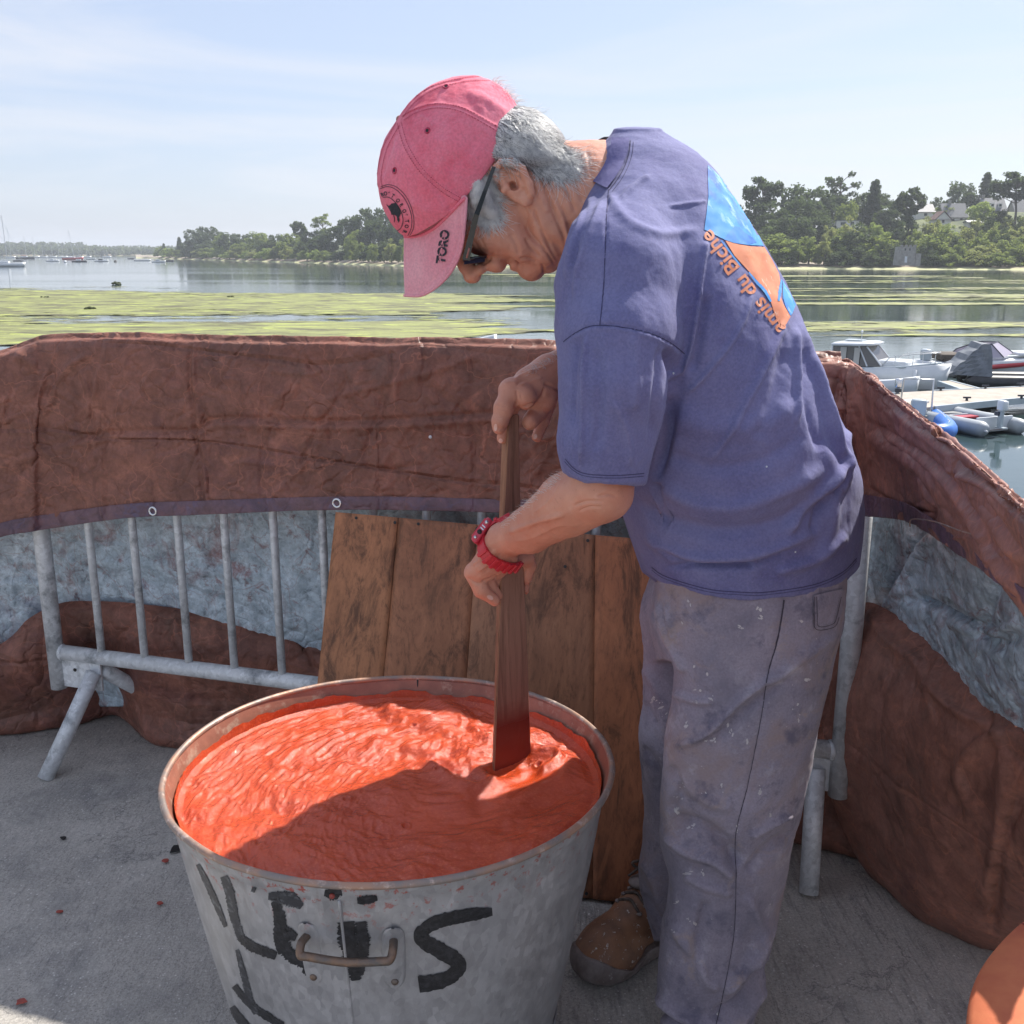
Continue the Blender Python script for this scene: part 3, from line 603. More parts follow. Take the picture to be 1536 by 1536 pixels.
M['weed'] = mat('green_seaweed', (.22, .235, .085), .8, c2=(.09, .085, .045), scale=.5, sc3=(.35, .8, 1), lo=.44, hi=.6, detail=9, c3=(.34, .39, .09), s3=.8, t3=(.54, .62), bump=.9, bscale=1.6, bdist=.25, extra=ex_weed)
M['weed_dark'] = mat('dark_seaweed', (.05, .06, .02), .9)
def ex_ter(m, t, b, tcn, mpn):
    K = t.links.new
    sx = N(t, 'ShaderNodeSeparateXYZ'); K(tcn.outputs['Object'], sx.inputs[0])
    n = N(t, 'ShaderNodeTexNoise', Scale=.35, Detail=8); K(tcn.outputs['Object'], n.inputs[0])
    ad = N(t, 'ShaderNodeMath', _operation='MULTIPLY_ADD'); K(n.outputs[0], ad.inputs[0]); ad.inputs[1].default_value = 1.6; K(sx.outputs[2], ad.inputs[2])
    overlay(t, b, ramp(t, ad.outputs[0], -.6, -1.0), (.33, .28, .22)); overlay(t, b, ramp(t, ad.outputs[0], -1.8, -2.1), (.20, .15, .11)); overlay(t, b, ramp(t, ad.outputs[0], -2.35, -2.6), (.42, .42, .22))
M['terrain'] = mat('wooded_slope', (.055, .075, .03), .9, c2=(.13, .15, .05), scale=.12, lo=.45, hi=.6, c3=(.18, .19, .08), s3=.05, t3=(.55, .65), extra=ex_ter)
def leafm(n, c, c2):
    c, c2 = [tuple(v*1.35 for v in q) for q in (c, c2)]
    m = mat(n, c, .75, c2=c2, scale=.55, lo=.35, hi=.65, detail=5, spec=.25)
    t = m.node_tree; b = t.nodes['Principled BSDF']; tr = N(t, 'ShaderNodeBsdfTranslucent'); tr.inputs[0].default_value = (min(1, c2[0]*2.2), min(1, c2[1]*2.1), c2[2]*1.6, 1); mi = N(t, 'ShaderNodeMixShader'); mi.inputs[0].default_value = .42
    t.links.new(b.outputs[0], mi.inputs[1]); t.links.new(tr.outputs[0], mi.inputs[2]); t.links.new(mi.outputs[0], t.nodes['Material Output'].inputs[0])
    return m
M['leaf'] = [leafm('leaf_dark_pine', (.022, .036, .018), (.04, .058, .026)), leafm('leaf_oak', (.058, .085, .028), (.11, .14, .045)), leafm('leaf_light', (.085, .125, .035), (.13, .17, .055)), leafm('leaf_olive', (.085, .10, .045), (.14, .16, .065))]
M['bark'] = mat('bark', (.075, .06, .048), .9, c2=(.12, .10, .085), scale=2)
M['far_wood'] = leafm('far_wood_leaf', (.03, .045, .03), (.05, .065, .038))
M['slate'] = mat('slate_roof', (.12, .125, .14), .6, c2=(.16, .165, .18), scale=1.5)
M['stone'] = mat('granite_wall', (.34, .32, .29), .85, c2=(.22, .21, .19), scale=1.4, bump=.5, bscale=3, bdist=.1)
M['render'] = mat('white_render', (.66, .65, .62), .8)
M['window'] = mat('window_glass_dark', (.03, .035, .045), .1)
M['redroof'] = mat('brown_gable', (.16, .085, .065), .7)
M['gel'] = mat('white_gelcoat', (.68, .70, .72), .3, c2=(.60, .63, .66), scale=2, coat=.3)
M['gel_grey'] = mat('pale_grey_hull', (.34, .40, .44), .35, c2=(.42, .47, .50), scale=1.2)
M['rub_grey'] = mat('grey_hypalon', (.30, .33, .36), .5, c2=(.36, .39, .42), scale=3)
M['rub_light'] = mat('pale_rub_strake', (.62, .63, .64), .5)
M['rub_black'] = mat('black_hypalon', (.022, .022, .026), .4, c2=(.04, .04, .045), scale=3)
M['rub_blue'] = mat('blue_hypalon', (.02, .12, .45), .4, c2=(.03, .17, .55), scale=4)
M['canopy'] = mat('grey_boat_canopy', (.13, .145, .17), .6, c2=(.19, .205, .23), scale=2.5, bump=.4, bscale=4, bdist=.05)
M['cab_glass'] = mat('cabin_glass', (.10, .09, .085), .08, spec=.7)
M['curtain'] = mat('pale_curtain', (.50, .48, .45), .8)
M['red_hull'] = mat('red_hull', (.42, .03, .045), .35)
M['lilac'] = mat('tinted_windscreen', (.42, .38, .46), .1)
M['deck'] = mat('weathered_decking', (.42, .37, .32), .8, c2=(.30, .26, .22), scale=2)
M['float'] = mat('pontoon_float', (.20, .205, .21), .7)
M['alu'] = mat('boat_rail_metal', (.6, .61, .62), .3, metal=.8)
M['dkhull'] = mat('dark_hull', (.03, .035, .05), .4)
M['quay'] = mat('quay_wall_stone', (.2, .19, .18), .9, c2=(.12, .12, .11), scale=2)
M['rope'] = mat('pale_rope', (.5, .5, .5), .8)
M['nail'] = mat('fingernail', (.72, .46, .38), .3)
# ------------------------------------------------------------------ quay pavement
def build_ground():
    nx, ny = 220, 220
    xs = np.linspace(-3.2, 1.35, nx); ys = np.linspace(-2.5, 2.95, ny)
    X, Y = np.meshgrid(xs, ys); P = np.stack([X.ravel(), Y.ravel(), np.zeros(X.size)], -1)
    P[:, 2] = .003*fbm(P, 2.2, 4)-.004
    o = obj('pavement', P, grid_faces(nx, ny), M['concrete'], kind='structure')
    b = MB(); b.box((-.925, 2.99, -2.2), (4.6, .12, 4.4)); b.box((1.39, .2, -2.2), (.12, 5.5, 4.4))
    b.build('quay_wall', M['quay'], kind='structure')
build_ground()
# flakes of dried dye and small stones lying on the concrete
def flake(px, py, r, m, seed, lab, grp):
    rs = np.random.RandomState(seed); c = gp(px, py); n = 9; V = []; 
    for k in range(n):
        a = 2*pi*k/n; q = r*(.6+.6*rs.rand()); V.append((c.x+q*cos(a)*1.3, c.y+q*sin(a), .0012))
    V += [(x*.9+c.x*.1, y*.9+c.y*.1, .0035) for x, y, z in V]
    F = [tuple(range(n, 2*n))]+[(k, (k+1) % n, n+(k+1) % n, n+k) for k in range(n)]
    o = obj('dye_flake', V, F, m, smooth=False); tag(o, lab, 'flake', grp)
for i, (px, py, r, lab) in enumerate([(248, 1292, .006, 'red dye flake on the concrete just left of the tub'), (284, 1284, .005, 'small red flake touching the left side of the tub'), (240, 1356, .006, 'red dye spot left of the tub below the other flakes'), (90, 1369, .005, 'small red spot alone on the concrete near the left edge'), (32, 1504, .007, 'red spot at the edge of the sunlit concrete in the lower left')]):
    flake(px, py, r, M['redchip'], i, lab, 'dried dye flakes on the concrete')
flake(265, 1275, .014, M['dark_hole'], 31, 'dark wet patch beside the left side of the tub', 'dark specks on the concrete')
flake(95, 1258, .006, M['dark_hole'], 33, 'small dark pebble on the concrete below the barrier foot', 'dark specks on the concrete')

# ------------------------------------------------------------------ crowd barrier
def barrier():
    A = at(88, 1020, 2.33); Bp = at(1258, 1180, 1.815)
    A.z = 0; Bp.z = 0
    t = thing('crowd_barrier', 'galvanised steel crowd barrier with upright bars behind the tub, tarpaulin hung over it', 'barrier', ((A.x+Bp.x)/2, (A.y+Bp.y)/2, 0))
    d = (Bp-A).normalized(); nrm = Vector((d.y, -d.x, 0))      # towards the camera
    if nrm.y > 0: nrm = -nrm
    Lb = (Bp-A).length; P = lambda s, z, o=0: A + d*s + nrm*o + Vector((0, 0, z))
    for s_ in (0, Lb):
        MB().tube([P(s_, .168), P(s_, .94)], .0195, 20).build('end_post', M['galv'], t, True)
    MB().tube([P(.018, .262), P(Lb-.018, .262)], .0185, 20).build('bottom_rail', M['galv'], t, True)
    MB().tube([P(0.02, .945), P(Lb-.02, .945)], .0185, 16).build('top_rail', M['galv'], t, True)
    xs = []
    for px in (152, 217, 283, 352, 423, 494): 
        # bar foot on the rail: solve for distance along the barrier
        best = min(np.linspace(0, Lb, 900), key=lambda s: abs(768+FOC*P(s, .28).x/((P(s, .28).y)*CP-(P(s, .28).z-H)*SP)-px)); xs.append(best)
    step = (xs[-1]-xs[0])/5; s_ = xs[-1]+step
    while s_ < Lb-.06: xs.append(s_); s_ += step
    for s_ in xs: MB().tube([P(s_, .27), P(s_, .94)], .0092, 12).build('bar', M['galv'], t, True)
    for s_, gx, gy in ((.115, 68, 1168), (Lb-.045, 1213, 1340)):
        top = P(s_, .225); f1 = gp(gx, gy, .0)
        MB().tube([top + nrm*.012, top*.5+f1*.5+nrm*.004, f1], .0185, 20).build('foot', M['galv'], t, True)
        f2 = P(s_+.03, 0, -.27)
        MB().tube([P(s_, .225, -.014), f2], .0185, 16).build('foot', M['galv'], t, True)
        sg = -1 if s_ < 1 else 1
        pl = MB(); R = Matrix.Rotation(math.atan2(d.y, d.x), 3, 'Z'); pl.box(P(s_+sg*.045, .212), (.115, .007, .075), R, .002); pl.build('bracket', M['galv'], t)
        b = MB(); b.tube([P(s_+sg*.06, .222, .0042), P(s_+sg*.06, .222, .0052)], .0045, 10); b.build('bolt_hole', M['dark_hole'], t)
    # weld beads
    for s_ in [0, Lb]:
        w_ = MB(); w_.ball(P(s_+(.02 if s_ == 0 else -.02), .262), .021, 6, (.5, 1, 1)); w_.build('weld', M['galv'], t, True)
    return t, P, d, nrm, Lb
barr, BP_, bdir, bnrm, BL = barrier()

# ------------------------------------------------------------------ tarpaulin over the barriers
def cloth(name, rows, nu, nv, m, parent, amp=.006, sc=5, seed=0, fl=None, thick=.0016, **kw):
    V, F = patch(rows, nu, nv); Nn = vnormals(V, F)
    if (Nn[:, 1] > 0).mean() > .5: F = F[:, ::-1].copy(); Nn = -Nn
    q = V*np.array([1, 1, 1.3]); wv = np.stack([fbm(q, 1.7, 2, off=i*31+seed) for i in range(3)], -1)*.12
    D = amp*fbm(q+wv, sc, 3, .5, seed) + amp*.55*(ridged(q+wv*1.6, sc*2.1, 4, seed+5)-.4) + amp*.16*fbm(q, sc*9, 3, .6, seed)
    # small sharp crumples
    cr_ = ridged(q*np.array([1, 1, .75])+wv, sc*5.5, 2, seed+50); D += amp*.22*np.clip(cr_-.9, 0, 1)*2
    D += amp*.16*ridged(q+wv*2, sc*14, 3, seed+80)
    V = V + Nn*D[:, None]
    if fl: V = folds(V, vnormals(V, F), fl)
    o = obj(name, V, F, m, parent, **kw)
    s_ = o.modifiers.new('thickness', 'SOLIDIFY'); s_.thickness = thick; s_.offset = -1
    return o
def barY(px, py, off=0.0):
    """depth of the barrier plane (moved off metres toward the camera) seen at a pixel"""
    d_ = ray(px, py); A = BP_(0, 0, off); n = bnrm; tt = (A-Vector((0, 0, H))).dot(n)/d_.dot(n); return (d_*tt).y
def tarp():
    t = thing('tarpaulin', 'rust-brown dyed tarpaulin folded over the barriers with its pale blue reverse showing below', 'tarpaulin', (BP_(BL*.5, 0).x, BP_(BL*.5, 0).y, 0))
    rp = [(75, 509), (190, 507), (300, 508), (450, 511), (600, 514), (840, 521), (1060, 532), (1200, 539), (1262, 541)]
    hem = [(75, 792), (190, 776), (300, 771), (450, 765), (600, 764), (840, 771), (1060, 782), (1200, 778), (1262, 772)]
    ridge = [(-260, 628, 2.22), (-110, 572, 2.30), (0, 533, 2.30), (45, 516, 2.305)]+[(x, y, barY(x, y, .0)) for x, y in rp]
    hemr = [(-260, 880, 2.16), (-110, 840, 2.25), (0, 805, 2.25), (45, 797, 2.25)]+[(x, y, barY(x, y, .045)) for x, y in hem]
    def lerp(a, b, f, dy=0): return [(p[0]*(1-f)+q[0]*f, p[1]*(1-f)+q[1]*f, p[2]*(1-f)+q[2]*f+dy) for p, q in zip(a, b)]
    back = [(Vector(at(*p))+Vector((0.01, .055, -.09)),) for p in ridge]
    r0 = [(Vector(at(*p))+Vector((0.003, .022, .004)),) for p in ridge]
    rows = [back, r0, ridge, lerp(ridge, hemr, .05, -.02), lerp(ridge, hemr, .3, -.018), lerp(ridge, hemr, .6, -.006), lerp(ridge, hemr, .85, .0), hemr]
    fl = [([(0, 690), (150, 650), (290, 645), (330, 628), (520, 632), (700, 622), (850, 612)], 4, -6), ([(0, 700), (150, 660), (290, 655), (330, 638), (520, 642), (700, 632), (850, 622)], 5, 5),
          ([(288, 510), (284, 560), (292, 640), (300, 700), (305, 780)], 3, -6), ([(294, 510), (291, 560), (300, 640), (308, 700), (313, 780)], 3.5, 5), ([(712, 520), (706, 600), (712, 680), (708, 760)], 3, -5), ([(152, 540), (140, 600), (120, 650)], 4, 5),
          ([(75, 510), (85, 600), (105, 700), (110, 790)], 14, -3), ([(20, 530), (60, 560), (55, 640)], 8, 7), ([(140, 530), (95, 560), (60, 640)], 6, 7), ([(480, 600), (640, 560), (720, 530)], 5, 4), ([(560, 580), (570, 660), (560, 740)], 4, 3)]
    fl = fl + [([(x, 515+random.uniform(0, 200)), (x+random.uniform(-40, 40), 560+random.uniform(0, 160)), (x+random.uniform(-70, 70), 640+random.uniform(0, 120))], random.uniform(2.5, 5), random.uniform(-5, 5)) for x in range(20, 850, 28)]; fl += [([(x, y), (x+random.uniform(-30, 30), y+random.uniform(8, 36)), (x+random.uniform(-50, 50), y+random.uniform(10, 60))], random.uniform(1.6, 3.2), random.uniform(-3.4, 3.4)) for x, y in [(random.uniform(10, 850), random.uniform(520, 740)) for _ in range(90)]]
    o = cloth('front_flap', rows, 760, 190, M['tarp'], t, .0034, 3.4, 3, fl)
    hb = [lerp(ridge, hemr, .925, -.0035), lerp(ridge, hemr, .965, -.006), lerp(ridge, hemr, 1.004, -.0045)]
    cloth('hem_band', hb, 500, 14, M['hem'], t, .002, 6, 9)
    bv = bvh_of(o)
    for px, py in ((232, 766), (508, 754)):
        p = hit(bv, px, py, .006); n = bnrm
        g = MB(); a = n.cross(Vector((0, 0, 1))).normalized(); b = n.cross(a)
        ring = [p + (a*cos(k*pi/10)+b*sin(k*pi/10))*.0085 for k in range(21)]; g.tube(ring, .0028, 8, False); g.build('grommet', M['steel'], t, True)
        g = MB(); g.tube([p-n*.002, p-n*.0005], .0078, 14); g.build('grommet_hole', M['dark_hole'], t)
    p = hit(bv, 646, 655, .002); MB().ball(p, .0035, 5, (1, .4, 1)).build('pale_spot', M['gel'], t)
    # right-hand side: runs from the corner towards the camera
    R0 = [(1225, 541, 1.835), (1262, 541, 1.82), (1282, 549, 1.79), (1330, 586, 1.56), (1400, 642, 1.26), (1460, 692, 1.045), (1536, 758, .845), (1640, 852, .68), (1800, 1000, .52)]
    R1 = [(1225, 770, 1.78), (1262, 770, 1.765), (1300, 773, 1.73), (1368, 785, 1.44), (1440, 832, 1.19), (1480, 862, 1.03), (1536, 905, .87), (1640, 985, .70), (1800, 1110, .52)]
    back = [(Vector(at(*p))+Vector((.028, .02, -.11)),) for p in R0]; r0 = [(Vector(at(*p))+Vector((.008, .004, -.008)),) for p in R0]
    rows = [back, r0, R0, lerp(R0, R1, .06, -.022), lerp(R0, R1, .35, -.02), lerp(R0, R1, .65, .015), R1]
    fl = [([(1290, 625), (1350, 665), (1400, 700), (1450, 760), (1500, 850), (1536, 900)], 7, 11), ([(1300, 650), (1360, 690), (1410, 740), (1460, 830)], 10, -8), ([(1310, 600), (1380, 650), (1440, 700), (1520, 790)], 5, -3), ([(1278, 550), (1282, 600), (1275, 680), (1270, 760)], 7, -14),
          ([(1262, 550), (1250, 610), (1258, 680)], 5, 8), ([(1235, 560), (1268, 575), (1280, 590)], 4, 7), ([(1235, 600), (1262, 612), (1278, 610)], 4, -7), ([(1300, 560), (1340, 610), (1400, 650)], 6, 8), ([(1300, 730), (1350, 760), (1400, 770)], 5, 7), ([(1400, 640), (1440, 700), (1500, 740), (1560, 800)], 5, 10), ([(1370, 700), (1400, 760), (1390, 790)], 6, 8), ([(1450, 700), (1480, 760), (1536, 850)], 8, 10)]
    rf = random.Random(4); fl += [([(x, y), (x+rf.uniform(8, 40), y+rf.uniform(-20, 40)), (x+rf.uniform(20, 80), y+rf.uniform(0, 90))], rf.uniform(1.6, 4), rf.uniform(-2.2, 2.2)) for x, y in [(rf.uniform(1285, 1500), rf.uniform(590, 860)) for _ in range(46)]]+[([(x, y), (x+rf.uniform(-12, 12), y+rf.uniform(8, 22))], 2.2, rf.uniform(2, 4.5)) for x, y in [(1262+rf.uniform(-6, 14), rf.uniform(560, 700)) for _ in range(12)]]
    cloth('side_flap', rows, 520, 230, M['tarp_side'], t, .0024, 3.2, 21, fl)
    hb = [lerp(R0, R1, .86, -.004), lerp(R0, R1, .93, -.008), lerp(R0, R1, 1.004, -.006)]
    cloth('hem_band', hb, 300, 16, M['hem'], t, .003, 7, 29)
    # reverse side hanging behind the bars
    top = [(-260, 720, 2.3), (-110, 680, 2.38), (0, 640, 2.42), (45, 640, 2.42)]+[(x, 640, barY(x, 640, -.05)) for x in (90, 190, 300, 450, 600, 840, 1060, 1200, 1300)]
    bot = [(-260, 1060, 2.38), (-110, 1060, 2.46), (0, 1050, 2.5), (45, 1050, 2.5)]+[(x, 1060, barY(x, 1060, -.16)) for x in (90, 190, 300, 450, 600, 840, 1060, 1200, 1300)]
    fl = [([(100, 800), (110, 850), (150, 940)], 5, 8), ([(200, 790), (210, 900)], 5, -6), ([(300, 790), (310, 920)], 6, 7), ([(30, 830), (20, 900), (60, 950)], 6, 9), ([(90, 840), (250, 850), (470, 880)], 5, 6), ([(380, 800), (400, 920)], 6, -7), ([(0, 870), (80, 880)], 5, 7)]
    cloth('reverse_side', [top, lerp(top, bot, .33, .03), lerp(top, bot, .66, .0), bot], 420, 90, M['tarp_back'], t, .006, 5, 41, fl)
    top = [(1230, 700, 1.95), (1300, 700, 1.93), (1345, 700, 1.80), (1410, 740, 1.50), (1480, 790, 1.27), (1560, 850, 1.06), (1700, 960, .85)]
    bot = [(1230, 990, 2.0), (1300, 975, 1.93), (1345, 985, 1.80), (1410, 1015, 1.62), (1480, 1060, 1.46), (1560, 1110, 1.30), (1700, 1190, 1.05)]
    fl = [([(1392, 790), (1360, 840), (1312, 920)], 6, 13), ([(1400, 800), (1370, 850), (1325, 930)], 8, -14), ([(1330, 900), (1400, 905), (1460, 945), (1520, 990)], 7, 9), ([(1500, 860), (1480, 920), (1470, 955), (1536, 965)], 9, 12), ([(1536, 930), (1480, 950), (1420, 930)], 6, -9), ([(1370, 890), (1440, 925), (1536, 960)], 6, 10)]
    cloth('reverse_side', [top, lerp(top, bot, .33, .03), lerp(top, bot, .66, .01), bot], 260, 110, M['tarp_back'], t, .007, 6, 47, fl)
    # lower part turned up towards the inside, brown face out
    T = [(-260, 1060, 2.28), (-110, 1010, 2.34), (0, 966, 2.38), (45, 928, 2.39), (92, 905, 2.40), (140, 902, 2.41), (200, 906, 2.39), (300, 919, 2.36), (420, 945, 2.32), (474, 962, 2.30), (600, 990, 2.25), (840, 1010, 2.16), (1000, 1010, 2.09), (1150, 980, 2.03), (1245, 935, 1.98)]
    Bm = [(-260, 1118), (-110, 1108), (0, 1101), (60, 1094), (120, 1084), (175, 1072), (222, 1108), (262, 1120), (400, 1130), (500, 1140), (640, 1165), (840, 1210), (1000, 1232), (1180, 1262), (1290, 1290)]
    Bt = [(x, y, gp(x, y).y) for x, y in Bm]; ex_ = [(Vector((at(*q).x*1.0, at(*q).y+.22, .006)),) for q in Bt]
    rows = [T, lerp(T, Bt, .12, -.03), lerp(T, Bt, .4, -.045), lerp(T, Bt, .75, -.01), Bt, ex_]
    fl = [([(260, 920), (275, 1000), (290, 1100)], 6, 8), ([(420, 945), (450, 960), (474, 1010)], 5, -8), ([(20, 970), (60, 1020), (160, 1050)], 10, 10), ([(170, 1070), (160, 1010), (130, 960)], 9, -16), ([(230, 1110), (200, 1050), (170, 1000)], 8, 12), ([(330, 930), (340, 1000), (320, 1110)], 7, -7), ([(1180, 1150), (1250, 1180), (1290, 1280)], 10, 12)]
    cloth('turned_up_fold', rows, 520, 120, M['tarp'], t, .0034, 3.2, 61, fl)
    T = [(1262, 925, 1.93), (1300, 903, 1.87), (1345, 922, 1.79), (1400, 955, 1.68), (1470, 1003, 1.55), (1536, 1052, 1.42), (1640, 1130, 1.2), (1760, 1200, 1.0)]
    Mi = [(1232, 1060, 1.88), (1295, 1075, 1.74), (1350, 1100, 1.62), (1420, 1120, 1.50), (1490, 1150, 1.40), (1560, 1180, 1.28), (1660, 1240, 1.08), (1780, 1320, .9)]
    Bm = [(1242, 1200), (1292, 1300), (1335, 1340), (1375, 1375), (1430, 1402), (1486, 1424), (1600, 1440), (1760, 1450)]
    Bt = [(x, y, gp(x, y).y) for x, y in Bm]; Bt[0] = (1242, 1180, 1.86)
    fl = [([(1300, 910), (1330, 960), (1380, 1000), (1400, 1080)], 8, 9), ([(1420, 980), (1400, 1030), (1440, 1070), (1490, 1090)], 7, 11), ([(1536, 1100), (1480, 1110), (1440, 1160), (1470, 1230)], 10, 12), ([(1500, 1050), (1510, 1150), (1500, 1260), (1480, 1340)], 12, 12), ([(1330, 1120), (1370, 1230), (1420, 1330)], 9, 6), ([(1536, 1180), (1500, 1280), (1490, 1400)], 9, -12)]
    cloth('turned_up_fold', [T, lerp(T, Mi, .35, -.03), Mi, lerp(Mi, Bt, .5, -.03), Bt, [(Vector((at(*q).x+.16, at(*q).y+.08, .006)),) for q in Bt]], 260, 200, M['tarp_side'], t, .0034, 2.8, 77, fl)
    # thin cord along the overlap of the two hems
    p = [at(1365, 790, 1.40), at(1368, 779, 1.39), at(1400, 782, 1.28), at(1440, 796, 1.13), at(1465, 803, 1.05)]
    MB().tube([tuple(q) for q in spline([tuple(v) for v in p], 24)], .0009, 6).build('edge_cord', M['rim'], t, True)
tarp()

# ------------------------------------------------------------------ board of planks leaning on the barrier
def board():
    TL, TR, BL_, BR = at(503, 768, barY(503, 768, .055)), at(990, 811, barY(990, 811, .055)), gp(446, 1306), gp(975, 1359)
    t = thing('plank_board', 'worn brown board of upright planks leaning against the barrier behind the tub', 'board', ((BL_.x+BR.x)/2, (BL_.y+BR.y)/2, 0))
    # seam positions on the top and bottom edges
    st = [503, 604, 727, 799, 899, 990]; 
    L0 = st[0]; W_ = st[-1]-L0; fr = [(x-L0)/W_ for x in st]
    fb = [0, .20, .452, .60, .845, 1.0]
    n = (TR-TL).cross(BL_-TL).normalized(); n = -n if n.y > 0 else n
    for i in range(5):
        g = .0003; tl = TL.lerp(TR, fr[i]); tr = TL.lerp(TR, fr[i+1]); bl = BL_.lerp(BR, fb[i]); br = BL_.lerp(BR, fb[i+1])
        e = (tr-tl).normalized()*g; tl += e; tr -= e; bl += e; br -= e
        nu, nv = 12, 60; V = []; pr = [.0006, -.0004, .0007, 0, .0005][i]
        for side in (0, 1):
            for j in range(nv+1):
                for k in range(nu+1):
                    a = k/nu; b = j/nv; p = (tl*(1-a)+tr*a)*(1-b)+(bl*(1-a)+br*a)*b
                    bow = .0015*sin(pi*a) - .0009*(abs(2*a-1)**14); p2 = p + n*(pr+bow) if side == 0 else p - n*.019
                    V.append(p2)
        A = np.array([tuple(v) for v in V]); m_ = (nu+1)*(nv+1)
        A[:m_] += np.array(n)*(.0006*fbm(A[:m_]*np.array([1, 1, .1]), 60, 3, off=i*7))[:, None]
        A[:, 2] += np.where(A[:, 2] < .004, .003, 0)
        f1 = grid_faces(nu+1, nv+1); F = f1[:, ::-1].tolist()+(f1+m_).tolist()
        bd = [k for k in range(nu+1)]+[j*(nu+1)+nu for j in range(1, nv+1)]+[nv*(nu+1)+k for k in range(nu-1, -1, -1)]+[j*(nu+1) for j in range(nv-1, 0, -1)]
        F += [(bd[q], bd[(q+1) % len(bd)], bd[(q+1) % len(bd)]+m_, bd[q]+m_) for q in range(len(bd))]
        o = obj('plank', A, F, M['board'][[0, 1, 2, 3, 4][i]], t, True)
        bm = bmesh.new(); bm.from_mesh(o.data); bmesh.ops.recalc_face_normals(bm, faces=bm.faces[:]); bm.to_mesh(o.data); bm.free()
        for pl in o.data.polygons:
            if abs(pl.normal.dot(n)) < .5: pl.use_smooth = False
    e = (TR-TL).normalized()
    for px, py in ((535, 777), (593, 784), (628, 786), (716, 793), (882, 811), (848, 850), (880, 1340), (937, 1342), (872, 1338)):
        dd = ray(px, py); tt = (TL-CAMP).dot(n)/dd.dot(n); p = CAMP+dd*tt
        MB().tube([p+n*.0015, p+n*.0031], .0032, 8).build('nail_hole', M['dark_hole'], t)
board()
